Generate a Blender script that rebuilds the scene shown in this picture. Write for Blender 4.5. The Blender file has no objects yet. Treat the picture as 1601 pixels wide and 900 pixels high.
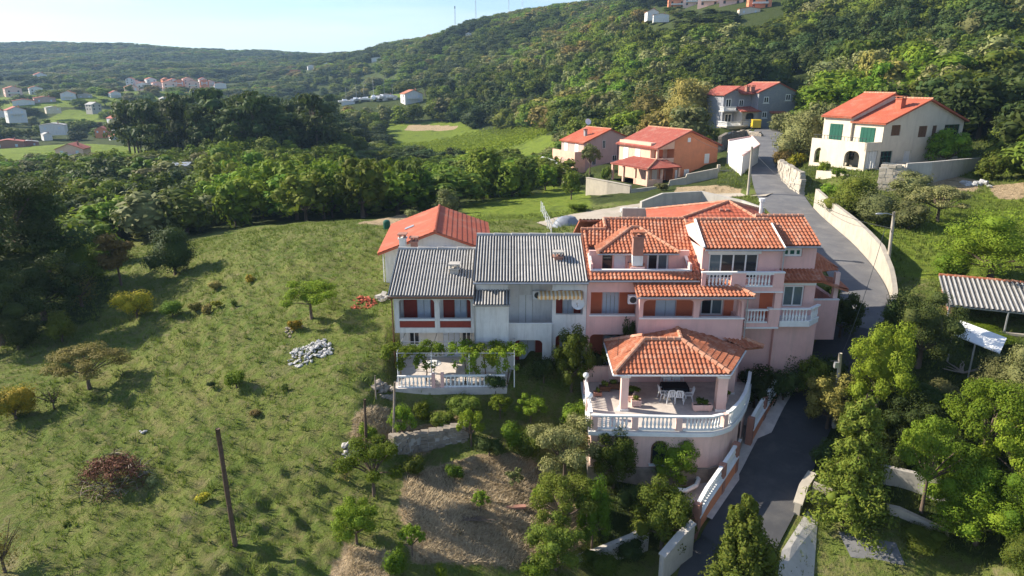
import bpy, math, random
import numpy as np
from mathutils import Vector, Matrix

random.seed(7); RNG = np.random.default_rng(11)
SC = bpy.context.scene
COL = SC.collection
R = math.radians
# ------------------------------------------------------------------ camera
F, PITCH, ZC = 1067.0, R(17.0), 18.4            # focal length in photo pixels (1601 x 900), pitch, camera height
CP, SP = math.cos(PITCH), math.sin(PITCH)
cam_d = bpy.data.cameras.new('camera'); cam = bpy.data.objects.new('camera', cam_d); COL.objects.link(cam)
cam.location = (0, 0, ZC); cam.rotation_euler = (math.pi/2 - PITCH, 0, 0)
cam_d.sensor_width = 36; cam_d.lens = 36*F/1601; cam_d.clip_start = .5; cam_d.clip_end = 12000
SC.camera = cam
# ------------------------------------------------------------------ world and sun
SUN_AZ, SUN_EL = R(-74), R(31)                  # azimuth from +Y towards +X
W = bpy.data.worlds.new('World'); SC.world = W; W.use_nodes = True
wn, wl = W.node_tree.nodes, W.node_tree.links
bg = wn['Background']; sky = wn.new('ShaderNodeTexSky'); sky.sky_type = 'NISHITA'; sky.sun_disc = False
sky.sun_elevation = SUN_EL; sky.sun_rotation = SUN_AZ; sky.air_density = 1.0; sky.dust_density = .35; sky.ozone_density = 1.6
tint = wn.new('ShaderNodeMix'); tint.data_type = 'RGBA'; tint.blend_type = 'MULTIPLY'; tint.inputs[0].default_value = 1; tint.inputs[7].default_value = (.86, .94, 1.07, 1); wl.new(sky.outputs[0], tint.inputs[6])
wtc = wn.new('ShaderNodeTexCoord'); wmp = wn.new('ShaderNodeMapping'); wmp.inputs['Scale'].default_value = (2.2, 2.2, 22); wl.new(wtc.outputs['Generated'], wmp.inputs[0])   # thin cloud streaks
wno = wn.new('ShaderNodeTexNoise'); wno.inputs['Scale'].default_value = 1.6; wno.inputs['Detail'].default_value = 7; wl.new(wmp.outputs[0], wno.inputs['Vector'])
wra = wn.new('ShaderNodeValToRGB'); wra.color_ramp.elements[0].position = .42; wra.color_ramp.elements[0].color = (0, 0, 0, 1); wra.color_ramp.elements[1].position = .78; wra.color_ramp.elements[1].color = (.45, .45, .45, 1); wl.new(wno.outputs[0], wra.inputs[0])
cl = wn.new('ShaderNodeMix'); cl.data_type = 'RGBA'; wl.new(wra.outputs[0], cl.inputs[0]); wl.new(tint.outputs[2], cl.inputs[6]); cl.inputs[7].default_value = (7.0, 7.3, 7.6, 1); wl.new(cl.outputs[2], bg.inputs[0]); bg.inputs[1].default_value = .086
sun_d = bpy.data.lights.new('sun', 'SUN'); sun = bpy.data.objects.new('sun', sun_d); COL.objects.link(sun)
sun_d.energy = 5.0; sun_d.angle = R(.5); sun_d.color = (1, .90, .74)
S = Vector((math.sin(SUN_AZ)*math.cos(SUN_EL), math.cos(SUN_AZ)*math.cos(SUN_EL), math.sin(SUN_EL)))
sun.rotation_euler = S.to_track_quat('Z', 'Y').to_euler(); sun.location = (-40, 30, 60)
SC.view_settings.view_transform = 'Standard'; SC.view_settings.look = 'None'
SC.view_settings.exposure = 1.03; SC.view_settings.gamma = 1
SC.cycles.max_bounces = 5; SC.cycles.diffuse_bounces = 3; SC.cycles.transparent_max_bounces = 8; SC.cycles.volume_bounces = 0
SC.cycles.use_denoising = True

# ------------------------------------------------------------------ pixel <-> world (survey of the photograph)
def ray(u, v):
    k = (v-450)/F
    return ((u-800.5)/F, CP-k*SP, -SP-k*CP)
def at(u, v, Y):
    d = ray(u, v); t = Y/d[1]
    return Vector((d[0]*t, Y, ZC+d[2]*t))
def onz(u, v, z):
    d = ray(u, v); t = (z-ZC)/d[2]
    return Vector((d[0]*t, d[1]*t, z))
def dep(u, v, t):
    d = ray(u, v)
    return Vector((d[0]*t, d[1]*t, ZC+d[2]*t))
def pix(p):
    x, y, z = p[0], p[1], p[2]-ZC
    t = y*CP-z*SP; yd = (-y*SP-z*CP)
    return 800.5+F*x/t, 450+F*yd/t
def ax(u, v, Y): return at(u, v, Y).x
def az(v, Y): return at(800, v, Y).z

# ------------------------------------------------------------------ objects
def tag(o, label=None, cat=None, group=None, kind=None):
    if label: o['label'] = label
    if cat: o['category'] = cat
    if group: o['group'] = group
    if kind: o['kind'] = kind
    return o
ORG = {}
def thing(name, label, cat, loc=(0, 0, 0), rz=0, group=None):
    o = bpy.data.objects.new(name, None); COL.objects.link(o); o.empty_display_size = .3
    o.location = loc; o.rotation_euler = (0, 0, rz)
    ORG[o.name] = Vector(loc)
    return tag(o, label, cat, group)
def kids(o): return [c for c in bpy.data.objects if c.parent == o]
def copy_tree(o, parent=None):
    c = o.copy(); COL.objects.link(c)
    if parent: c.parent = parent
    for ch in o.children: copy_tree(ch, c)
    return c
class MB:
    """collects faces, then becomes ONE mesh object"""
    def __init__(s): s.v = []; s.f = []; s.m = []; s.cm = 0; s.cut = []
    def add(s, vs, fs, mat=None):
        b = len(s.v); s.cut.append((b, len(s.f))); s.v += [tuple(p) for p in vs]
        s.f += [tuple(i+b for i in f) for f in fs]; s.m += [s.cm if mat is None else mat]*len(fs); return s
    def box(s, x0, x1, y0, y1, z0, z1, mat=None):
        if x0 > x1: x0, x1 = x1, x0
        if y0 > y1: y0, y1 = y1, y0
        if z0 > z1: z0, z1 = z1, z0
        return s.add([(x0,y0,z0),(x1,y0,z0),(x1,y1,z0),(x0,y1,z0),(x0,y0,z1),(x1,y0,z1),(x1,y1,z1),(x0,y1,z1)],
                     [(0,3,2,1),(4,5,6,7),(0,1,5,4),(1,2,6,5),(2,3,7,6),(3,0,4,7)], mat)
    def obox(s, c, size, rz=0, tilt=None, mat=None):
        a, b, d = size[0]/2, size[1]/2, size[2]/2
        M = Matrix.Rotation(rz, 3, 'Z')
        if tilt: M = M @ Matrix.Rotation(tilt[0], 3, 'X') @ Matrix.Rotation(tilt[1], 3, 'Y')
        c = Vector(c)
        P = [c + M @ Vector(p) for p in [(-a,-b,-d),(a,-b,-d),(a,b,-d),(-a,b,-d),(-a,-b,d),(a,-b,d),(a,b,d),(-a,b,d)]]
        return s.add(P, [(0,3,2,1),(4,5,6,7),(0,1,5,4),(1,2,6,5),(2,3,7,6),(3,0,4,7)], mat)
    def prism(s, pts, z0, z1, mat=None):
        n = len(pts); V = [(p[0], p[1], z0 if len(p) < 3 else p[2]+z0) for p in pts]+[(p[0], p[1], z1 if len(p) < 3 else p[2]+z1) for p in pts]
        return s.add(V, [tuple(range(n-1, -1, -1)), tuple(range(n, 2*n))]+[(i, (i+1) % n, (i+1) % n+n, i+n) for i in range(n)], mat)
    def ext(s, pts, d, mat=None):
        """polygon of 3-D points extruded along vector d"""
        n = len(pts); d = Vector(d); V = [Vector(p) for p in pts]; V += [p+d for p in V]
        return s.add(V, [tuple(range(n-1, -1, -1)), tuple(range(n, 2*n))]+[(i, (i+1) % n, (i+1) % n+n, i+n) for i in range(n)], mat)
    def tube(s, path, rad, n=6, mat=None, caps=True):
        path = [Vector(p) for p in path]
        if not hasattr(rad, '__len__'): rad = [rad]*len(path)
        V = []; Fc = []
        for i, p in enumerate(path):
            d = (path[min(i+1, len(path)-1)]-path[max(i-1, 0)]).normalized()
            a = d.cross(Vector((0, 0, 1)) if abs(d.z) < .9 else Vector((1, 0, 0))).normalized(); b = d.cross(a)
            V += [p+(a*math.cos(q)+b*math.sin(q))*rad[i] for q in [2*math.pi*j/n for j in range(n)]]
        for i in range(len(path)-1):
            for j in range(n):
                Fc.append((i*n+j, i*n+(j+1) % n, (i+1)*n+(j+1) % n, (i+1)*n+j))
        if caps: Fc += [tuple(range(n)), tuple(range(len(path)*n-1, (len(path)-1)*n-1, -1))]
        return s.add(V, Fc, mat)
    def lathe(s, c, prof, n=10, mat=None):
        V = []; Fc = []
        for r, z in prof: V += [(c[0]+r*math.cos(2*math.pi*j/n), c[1]+r*math.sin(2*math.pi*j/n), c[2]+z) for j in range(n)]
        for i in range(len(prof)-1):
            for j in range(n): Fc.append((i*n+j, i*n+(j+1) % n, (i+1)*n+(j+1) % n, (i+1)*n+j))
        Fc += [tuple(range(n-1, -1, -1)), tuple(range((len(prof)-1)*n, len(prof)*n))]
        return s.add(V, Fc, mat)
    def blob(s, c, r, seed=0, rough=.15, seg=8, ring=5, mat=None):
        rr = random.Random(seed); V = []; Fc = []
        if not hasattr(r, '__len__'): r = (r, r, r)
        V.append((c[0], c[1], c[2]-r[2]))
        for i in range(1, ring):
            ph = math.pi*i/ring-math.pi/2
            for j in range(seg):
                q = 2*math.pi*j/seg; k = 1+rr.uniform(-rough, rough)
                V.append((c[0]+r[0]*k*math.cos(ph)*math.cos(q), c[1]+r[1]*k*math.cos(ph)*math.sin(q), c[2]+r[2]*k*math.sin(ph)))
        V.append((c[0], c[1], c[2]+r[2])); L = len(V)-1
        for j in range(seg): Fc.append((0, 1+(j+1) % seg, 1+j)); Fc.append((L, L-seg+j, L-seg+(j+1) % seg))
        for i in range(ring-2):
            for j in range(seg): Fc.append((1+i*seg+j, 1+i*seg+(j+1) % seg, 1+(i+1)*seg+(j+1) % seg, 1+(i+1)*seg+j))
        return s.add(V, Fc, mat)
    def mesh(s, name, mat, org=None, smooth=False):
        me = bpy.data.meshes.new(name)
        o = Vector(org) if org is not None else Vector((0, 0, 0))
        v = s.v if org is None else [(p[0]-o.x, p[1]-o.y, p[2]-o.z) for p in s.v]
        me.from_pydata(v, [], s.f)
        for m in (mat if isinstance(mat, (list, tuple)) else [mat]): me.materials.append(m)
        if isinstance(mat, (list, tuple)): me.polygons.foreach_set('material_index', s.m)
        if smooth: me.polygons.foreach_set('use_smooth', [True]*len(me.polygons))
        me.update(); return me
    def build(s, name, mat, parent=None, kind=None, smooth=False, local=False, label=None):
        """local: coordinates already relative to the thing; otherwise world coordinates"""
        og = None if (parent is None or local) else ORG[parent.name]
        o = bpy.data.objects.new(name, s.mesh(name, mat, og, smooth)); COL.objects.link(o)
        if parent is not None:
            o.parent = parent; ORG[o.name] = ORG[parent.name]
        else: ORG[o.name] = Vector((0, 0, 0))
        if kind: o['kind'] = kind
        if label: o['label'] = label
        return o
def each(mb, name, mat, parent, **k):
    """every piece collected in mb becomes a part of its own"""
    ends = mb.cut[1:]+[(len(mb.v), len(mb.f))]; out = []
    for (v0, f0), (v1, f1) in zip(mb.cut, ends):
        q = MB(); q.add(mb.v[v0:v1], [tuple(i-v0 for i in f) for f in mb.f[f0:f1]]); out.append(q.build(name, mat, parent, **k))
    return out
def inst(name, me, parent, loc, rz=0, sc=None, kind=None):
    """an alike piece that shares its mesh; loc in the same space as its parent's other parts (world minus the thing's base)"""
    o = bpy.data.objects.new(name, me); COL.objects.link(o); o.parent = parent
    if parent is not None:
        o.location = Vector(loc)-ORG[parent.name]; ORG[o.name] = ORG[parent.name]
    else: o.location = loc
    o.rotation_euler = (0, 0, rz) if not hasattr(rz, '__len__') else rz
    if sc: o.scale = sc if hasattr(sc, '__len__') else (sc, sc, sc)
    return o

# ------------------------------------------------------------------ materials
def newmat(name):
    m = bpy.data.materials.new(name); m.use_nodes = True
    return m, m.node_tree.nodes, m.node_tree.links, m.node_tree.nodes['Principled BSDF']
def ramp(n, l, src, stops):
    r = n.new('ShaderNodeValToRGB'); e = r.color_ramp.elements
    while len(e) < len(stops): e.new(.5)
    for i, (p, c) in enumerate(stops):
        e[i].position = p; e[i].color = (*c, 1) if hasattr(c, '__len__') else (c, c, c, 1)
    l.new(src, r.inputs[0]); return r.outputs[0]
def noise(n, l, vec, scale, detail=5, rough=.6, dist=0):
    t = n.new('ShaderNodeTexNoise'); t.inputs['Scale'].default_value = scale; t.inputs['Detail'].default_value = detail
    t.inputs['Roughness'].default_value = rough; t.inputs['Distortion'].default_value = dist
    if vec is not None: l.new(vec, t.inputs['Vector'])
    return t.outputs[0]
def mix(n, l, fac, a, b, mode='MIX'):
    m = n.new('ShaderNodeMix'); m.data_type = 'RGBA'; m.blend_type = mode
    for sock, val in ((m.inputs[0], fac), (m.inputs[6], a), (m.inputs[7], b)):
        if hasattr(val, 'default_value') or hasattr(val, 'is_linked'): l.new(val, sock)
        else: sock.default_value = val if not hasattr(val, '__len__') else (*val, 1)
    return m.outputs[2]
def bump(n, l, h, strength, dist, bsdf):
    b = n.new('ShaderNodeBump'); b.inputs['Strength'].default_value = strength; b.inputs['Distance'].default_value = dist
    l.new(h, b.inputs['Height']); l.new(b.outputs[0], bsdf.inputs['Normal'])
def M(name, c, c2=None, scale=3, rough=.85, bmp=.2, bscale=40, bdist=.02, wear=None, wscale=.6, spec=.25, streak=False, metal=0):
    """painted / plastered / stony surface: two tones, a stain layer with a shape of its own, fine relief"""
    m, n, l, b = newmat(name)
    tc = n.new('ShaderNodeTexCoord').outputs['Object']
    c2 = c2 or tuple(x*.82 for x in c)
    col = mix(n, l, ramp(n, l, noise(n, l, tc, scale), [(.32, 0), (.68, 1)]), c, c2)
    if wear:
        vec = tc
        if streak:
            mp = n.new('ShaderNodeMapping'); mp.inputs['Scale'].default_value = (3, 3, .35); l.new(tc, mp.inputs[0]); vec = mp.outputs[0]
        col = mix(n, l, ramp(n, l, noise(n, l, vec, wscale, 8, .7), [(.5, 0), (.72, .58 if streak else .75)]), col, wear)
    l.new(col, b.inputs['Base Color']); b.inputs['Roughness'].default_value = rough; b.inputs['Specular IOR Level'].default_value = spec
    b.inputs['Metallic'].default_value = metal
    if bmp: bump(n, l, noise(n, l, tc, bscale, 4), bmp, bdist, b)
    return m
def leafmat(name, dark, light, warm, tr=.28, nscale=.5, vary=True):
    m, n, l, b = newmat(name)
    oi = n.new('ShaderNodeObjectInfo'); tc = n.new('ShaderNodeTexCoord').outputs['Object']
    ge = n.new('ShaderNodeNewGeometry')
    col = mix(n, l, ramp(n, l, noise(n, l, tc, nscale, 3), [(.3, 0), (.7, 1)]), dark, light)
    col = mix(n, l, ramp(n, l, ge.outputs['Random Per Island'], [(0, 0), (1, .55)]), col, warm)
    hv = n.new('ShaderNodeHueSaturation'); l.new(col, hv.inputs['Color'])
    mr = n.new('ShaderNodeMapRange'); l.new(oi.outputs['Random'], mr.inputs[0]); mr.inputs[3].default_value = .475 if vary else .5; mr.inputs[4].default_value = .52 if vary else .5
    l.new(mr.outputs[0], hv.inputs['Hue'])
    ml = n.new('ShaderNodeMath'); ml.operation = 'MULTIPLY'; l.new(oi.outputs['Random'], ml.inputs[0]); ml.inputs[1].default_value = 7.31
    fr = n.new('ShaderNodeMath'); fr.operation = 'FRACT'; l.new(ml.outputs[0], fr.inputs[0])
    mv = n.new('ShaderNodeMapRange'); l.new(fr.outputs[0], mv.inputs[0]); mv.inputs[3].default_value = .66 if vary else 1; mv.inputs[4].default_value = 1.45 if vary else 1
    l.new(mv.outputs[0], hv.inputs['Value'])
    b.inputs['Roughness'].default_value = .65; b.inputs['Specular IOR Level'].default_value = .1
    l.new(hv.outputs[0], b.inputs['Base Color'])
    t = n.new('ShaderNodeBsdfTranslucent'); tcol = mix(n, l, .5, hv.outputs[0], (.16, .22, .02)); l.new(tcol, t.inputs[0])
    mx = n.new('ShaderNodeMixShader'); mx.inputs[0].default_value = tr
    l.new(b.outputs[0], mx.inputs[1]); l.new(t.outputs[0], mx.inputs[2])
    l.new(mx.outputs[0], n['Material Output'].inputs[0]); return m
MAT = {}
def build_materials():
    W_ = MAT
    W_['white_plaster'] = M('white_plaster', (.74, .73, .71), (.66, .65, .63), 2, wear=(.42, .40, .37), wscale=.9, streak=True)
    W_['white_paint'] = M('white_paint', (.8, .8, .79), (.72, .72, .71), 3, .6, .1)
    W_['pink_plaster'] = M('pink_plaster', (.80, .50, .45), (.72, .44, .40), 1.5, wear=(.54, .36, .32), wscale=.8, streak=True)
    W_['pale_pink'] = M('pale_pink', (.80, .55, .48), (.74, .50, .44), 2, wear=(.52, .37, .32), wscale=.9, streak=True)
    W_['salmon'] = M('salmon_plaster', (.70, .27, .14), (.62, .235, .125), 1.5, wear=(.5, .21, .12))
    W_['apricot'] = M('apricot_plaster', (.78, .50, .38), (.71, .44, .32), 1.5, wear=(.58, .38, .3))
    W_['cream'] = M('cream_plaster', (.66, .59, .48), (.59, .52, .42), 1, wear=(.46, .41, .34), wscale=.5, streak=True)
    W_['mauve'] = M('mauve_plaster', (.55, .40, .36), (.49, .36, .32), 1, wear=(.38, .29, .27), wscale=.5, streak=True)
    W_['grey_stone'] = M('grey_stone', (.30, .31, .34), (.23, .24, .27), 4, bmp=.6, bscale=9, wear=(.40, .38, .36))
    W_['brick'] = M('bare_brick', (.40, .20, .15), (.33, .17, .13), 5, bmp=.5, bscale=14)
    W_['red_shutter'] = M('red_shutter', (.30, .055, .04), (.24, .045, .035), 4, .5, .1)
    W_['coral_shutter'] = M('coral_panel', (.62, .17, .085), (.55, .15, .08), 3, .6, .1)
    W_['blue_shutter'] = M('pale_blue_shutter', (.62, .68, .76), (.56, .62, .71), 4, .5, .1)
    W_['green_shutter'] = M('green_shutter', (.02, .11, .075), (.015, .085, .06), 6, .45, .1)
    W_['brown_wood'] = M('brown_wood', (.16, .085, .05), (.11, .06, .035), 8, .7, .3)
    W_['pole_wood'] = M('weathered_pole_wood', (.13, .085, .06), (.075, .05, .035), 6, .85, .5, 20)
    W_['concrete'] = M('concrete', (.48, .45, .41), (.40, .375, .345), 1.2, wear=(.27, .25, .23), wscale=.7, bmp=.4, bscale=12, streak=True)
    W_['pale_concrete'] = M('pale_concrete', (.46, .41, .34), (.37, .33, .275), 1, wear=(.24, .215, .18), wscale=.5, streak=True)
    W_['rubble'] = M('rubble_stone', (.34, .295, .24), (.21, .18, .15), 2.2, bmp=.5, bscale=10)
    W_['white_stone'] = M('white_limestone', (.50, .49, .48), (.36, .36, .36), 3, bmp=.6, bscale=8)
    W_['tile'] = M('clay_tile', (.44, .155, .08), (.31, .105, .058), 5, .8, .3, 30, wear=(.58, .36, .26), wscale=1.6)
    W_['tile_cap'] = M('ridge_tile', (.55, .28, .18), (.45, .20, .12), 6, .8, .3, 30, wear=(.64, .48, .38), wscale=2)
    W_['red_roof'] = M('red_roof_tile', (.48, .125, .068), (.38, .095, .055), 1.2, .75, .2, 25, wear=(.50, .24, .16), wscale=.6)
    W_['old_red_roof'] = M('old_red_roof_tile', (.40, .11, .08), (.31, .085, .065), 3, .8, .2, 25, wear=(.45, .25, .19), wscale=1)
    W_['corrugated'] = M('corrugated_sheet', (.42, .41, .40), (.31, .305, .30), 1.6, .75, .2, 30, wear=(.20, .195, .195), wscale=1.1, streak=True)
    W_['groove'] = M('shaded_groove', (.075, .072, .072), (.12, .115, .11), 2, .85, .2, 30)  # shade between the corrugation crests is put into the trough colour
    W_['asphalt'] = M('asphalt', (.16, .16, .165), (.115, .115, .125), .45, .9, .5, 60, wear=(.235, .225, .215), wscale=.5)
    W_['shaded_asphalt'] = M('shaded_asphalt', (.075, .076, .082), (.055, .056, .062), .45, .9, .5, 60, wear=(.12, .115, .11), wscale=.5)  # darker asphalt copy for the lower road, its shade put into the colour
    W_['gravel'] = M('gravel_track', (.46, .40, .33), (.37, .32, .26), .5, .95, .6, 25, wear=(.27, .27, .17), wscale=.4)
    W_['paving'] = M('stone_paving', (.62, .56, .51), (.48, .43, .40), 1.6, .8, .3, 30, wear=(.36, .31, .30), wscale=1.3)
    W_['metal'] = M('grey_metal', (.45, .46, .48), (.38, .39, .41), 3, .45, .1, metal=.6)
    W_['dark_metal'] = M('dark_metal', (.06, .065, .07), None, 3, .5, .1, metal=.4)
    W_['white_plastic'] = M('white_plastic', (.8, .81, .83), (.75, .76, .78), 3, .35, 0, spec=.5)
    W_['black_cloth'] = M('dark_tablecloth', (.012, .013, .02), None, 3, .8, .2)
    W_['blue_cloth'] = M('blue_cushion', (.03, .06, .22), None, 3, .8, .2)
    W_['bark'] = M('bark', (.15, .11, .085), (.09, .068, .05), 5, .95, .8, 12)
    W_['pale_bark'] = M('pale_bark', (.32, .28, .24), (.22, .19, .16), 5, .95, .6, 12)
    W_['dry_wood'] = M('dead_wood', (.36, .30, .25), (.25, .20, .16), 6, .95, .4, 15)
    W_['soil'] = M('soil', (.18, .12, .08), (.12, .08, .055), 3, .95, .6, 12)
    W_['tarp'] = M('grey_tarpaulin', (.25, .28, .33), (.19, .21, .26), 2, .5, .4, 6)
    W_['yellow_paint'] = M('yellow_paint', (.72, .50, .03), (.66, .46, .03), 2, .35, 0, spec=.5)
    W_['rubber'] = M('rubber', (.02, .02, .02), None, 3, .8, 0)
    W_['awning'] = stripes('striped_awning', (.76, .66, .48), (.66, .36, .12), 1.25)
    m, n, l, b = newmat('window_glass'); b.inputs['Base Color'].default_value = (.02, .025, .03, 1); b.inputs['Roughness'].default_value = .06
    b.inputs['Specular IOR Level'].default_value = .6; W_['glass'] = m
    m, n, l, b = newmat('curtained_glass'); tc = n.new('ShaderNodeTexCoord').outputs['Object']
    wv = n.new('ShaderNodeTexWave'); wv.inputs['Scale'].default_value = 4; wv.inputs['Distortion'].default_value = 1.5; l.new(tc, wv.inputs[0])
    l.new(mix(n, l, wv.outputs['Fac'], (.16, .2, .22), (.05, .08, .1)), b.inputs['Base Color']); b.inputs['Roughness'].default_value = .1; W_['curtain'] = m
    m, n, l, b = newmat('lamp_globe_glass'); b.inputs['Base Color'].default_value = (.85, .85, .84, 1); b.inputs['Roughness'].default_value = .25; W_['globe'] = m
    W_['leaf_mid'] = leafmat('leaf_mid_green', (0.0572, 0.0977, 0.0153), (0.1145, 0.1654, 0.0229), (0.1622, 0.1654, 0.0255))
    W_['leaf_dark'] = leafmat('leaf_dark_green', (0.0240, 0.0482, 0.0138), (0.0515, 0.0822, 0.0207), (0.0773, 0.0879, 0.0229), .15)
    W_['leaf_lime'] = leafmat('leaf_fresh_green', (0.0853, 0.1725, 0.0172), (0.1524, 0.2587, 0.023), (0.2316, 0.2875, 0.023), .38)
    W_['leaf_grass'] = leafmat('leaf_bright_green', (0.0802, 0.1496, 0.0153), (0.1430, 0.2363, 0.0191), (0.2099, 0.2520, 0.0255), .32)
    W_['leaf_olive'] = leafmat('leaf_olive_grey', (0.1050, 0.1292, 0.0485), (0.1908, 0.2048, 0.0790), (0.2576, 0.2363, 0.0892), .2)
    W_['leaf_gold'] = leafmat('leaf_olive_gold', (0.1352, 0.1275, 0.033), (0.2465, 0.2025, 0.0525), (0.318, 0.24, 0.075), .2)
    W_['leaf_yellow'] = leafmat('leaf_yellow_flower', (0.0954, 0.135, 0.018), (0.2385, 0.225, 0.0225), (0.6, 0.39, 0.015), .2)
    W_['leaf_brown'] = leafmat('leaf_rust_brown', (.09, .035, .02), (.16, .06, .035), (.16, .09, .06), .1)
    W_['grass'] = leafmat('grass_blade', (.09, .145, .025), (.155, .215, .04), (.25, .25, .075), .3, .2, False)
    W_['straw'] = leafmat('straw_blade', (.42, .32, .19), (.58, .46, .30), (.62, .51, .35), .15, .3, False)
    W_['vine_leaf'] = leafmat('vine_leaf', (.18, .25, .02), (.26, .33, .025), (.30, .34, .03), .35, .3, False)
    W_['herb'] = leafmat('meadow_herb', (.07, .12, .02), (.11, .16, .03), (.15, .17, .05), .3, .3, False)
def stripes(name, a, bcol, scale):
    m, n, l, b = newmat(name); tc = n.new('ShaderNodeTexCoord').outputs['Object']
    wv = n.new('ShaderNodeTexWave'); wv.inputs['Scale'].default_value = scale; wv.bands_direction = 'X'; l.new(tc, wv.inputs[0])
    l.new(mix(n, l, ramp(n, l, wv.outputs['Fac'], [(.45, 0), (.55, 1)]), a, bcol), b.inputs['Base Color']); b.inputs['Roughness'].default_value = .8
    return m
build_materials()
# ------------------------------------------------------------------ terrain: surveyed heights, thin-plate interpolated
CT = [(u, v, None, z) for u, v, z in [          # (photo pixel, height)
 (100,890,-2.2),(368,853,-2),(540,890,-2.6),(20,700,-1.8),(250,700,-1.3),(450,700,-1),(555,780,-2.1),(300,600,-.1),(100,600,-1.1),(-60,600,-1.6),(-100,800,-2.4),
 (450,600,.6),(585,660,-.2),(487,550,1.4),(585,560,1.5),(600,480,2.5),(400,480,1.8),(250,480,.1),(100,500,-1.2),(-60,500,-1.8),(568,420,3.1),(420,420,2.7),(300,425,1),
 (200,440,-.2),(560,364,3.7),(450,362,3.0),(320,375,.3),(180,380,-1.2),(50,400,-2.5),(-100,400,-3),(380,352,.2),
 (780,790,-3.0),(640,800,-2.3),(900,800,-3.7),(780,890,-3.9),(650,890,-3.0),(930,890,-5.0),(700,650,-.9),(850,650,-1.1),(650,708,-2.2),(850,730,-2.9),(620,612,.1),(850,600,0),
 (1000,745,-3.2),(1000,800,-4),(1000,880,-5.2),(1120,740,-3.1),(1200,600,-.9),
 (1300,875,-4.2),(1500,890,-4),(1400,790,-2.5),(1580,800,-2.2),(1400,700,-1.4),(1580,660,.0),(1450,600,.8),(1580,575,.9),(1450,520,2.2),(1400,470,3.1),(1480,430,3.8),(1700,700,1),(1700,500,3.6),
 (1420,420,3.7),(1320,340,5.0),(1450,350,5.6),(1590,400,4.6),(1400,310,6.2),(1590,290,7.4),(1750,330,7.5),(1560,250,8.6),
 (760,335,2.6),(700,345,3.2),(830,342,3.5),(880,335,3.7),(950,328,4.1),(890,300,1.2),(830,300,1.0),(980,305,3.4),(1050,285,4.2),(1130,290,5.4),(1230,300,5.6),(1225,330,5.0),(900,268,1.5),(860,255,.5),
 (1150,240,6.6),(1200,225,7.4),(1195,205,8.1),(1110,200,7.4),(1270,210,8.4),(1300,260,7.3),(740,300,-.5),(620,330,-1),(500,320,-2.4),(1020,235,3.5)]]
CT += [(u, v, t, None) for u, v, t in [         # (photo pixel, distance)
 (200,335,110),(50,330,120),(-150,330,120),(620,268,180),(400,262,170),(200,262,190),(-150,255,240),(110,254,233),(0,225,300),(300,222,290),(100,190,390),(-200,190,390),(80,165,450),(250,155,520),(60,132,650),(300,120,760),
 (0,98,1000),(200,98,1000),(380,104,1000),(-300,100,1000),(0,73,1250),(200,76,1250),(130,74,1250),(330,82,1300),(460,88,1350),(-300,70,1250),(520,90,1300),(450,135,700),(560,168,420),(720,207,300),(620,205,310),(740,228,240),(660,238,225),
 (800,240,190),(870,235,165),(720,48,700),(800,42,600),(600,82,950),(850,44,550),(950,31,450),(1100,-2,380),(1400,-50,330),(1620,-110,300),(1900,-150,300),(700,138,420),(620,150,520),(800,110,400),(900,112,330),(850,190,250),(940,190,200),
 (1000,180,200),(1100,100,260),(1050,38,330),(1300,118,190),(1500,138,140),(1590,70,170),(1590,205,105),(1750,200,105),(1750,80,160),(1200,150,180),(1250,60,260)]]
def _ctl():
    P = []
    for u, v, t, z in CT:
        P.append(onz(u, v, z) if t is None else dep(u, v, t))
    for th in (-1.6, -.8, 0, .8): P += [Vector((th*3000, 3000, 45)), Vector((th*2000, 2000, 62 if th < .5 else 70))]
    P += [Vector((2600, 2000, 80)), Vector((900, 800, 70)), Vector((600, 500, 75)), Vector((420, 330, 62)), Vector((200, 110, 26)), Vector((-500, 300, -9)), Vector((-300, 120, -8)), Vector((-130, 60, -4)),
          Vector((-60, 12, -3)), Vector((-15, 10, -4)), Vector((10, 10, -8)), Vector((40, 12, -5)), Vector((90, 40, 6)), Vector((14, 18, -7.0)), Vector((25, 14, -6)), Vector((-30, 6, -4)), Vector((30, 6, -6))]
    return np.array(P)
_CP = _ctl()
def _warp(X, Y):
    Yc = np.maximum(Y, 4.0)
    return np.stack([1.3*X/Yc, 1.0*np.log(Yc)], -1)
_Q = _warp(_CP[:, 0], _CP[:, 1])
def _phi(d2): return .5*d2*np.log(d2+1e-9)
def _solve():
    n = len(_Q); D = ((_Q[:, None]-_Q[None])**2).sum(-1); A = np.zeros((n+3, n+3))
    A[:n, :n] = _phi(D)+np.eye(n)*2e-4; A[:n, n] = 1; A[:n, n+1:] = _Q; A[n, :n] = 1; A[n+1:, :n] = _Q.T
    return np.linalg.solve(A, np.r_[_CP[:, 2], 0, 0, 0])
_w = _solve()
def tps(X, Y):
    X = np.atleast_1d(np.asarray(X, float)); Y = np.atleast_1d(np.asarray(Y, float)); out = np.zeros(len(X))
    for i in range(0, len(X), 40000):
        q = _warp(X[i:i+40000], Y[i:i+40000]); D = ((q[:, None]-_Q[None])**2).sum(-1)
        out[i:i+40000] = _phi(D) @ _w[:-3]+_w[-3]+q @ _w[-2:]
    return out
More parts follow.
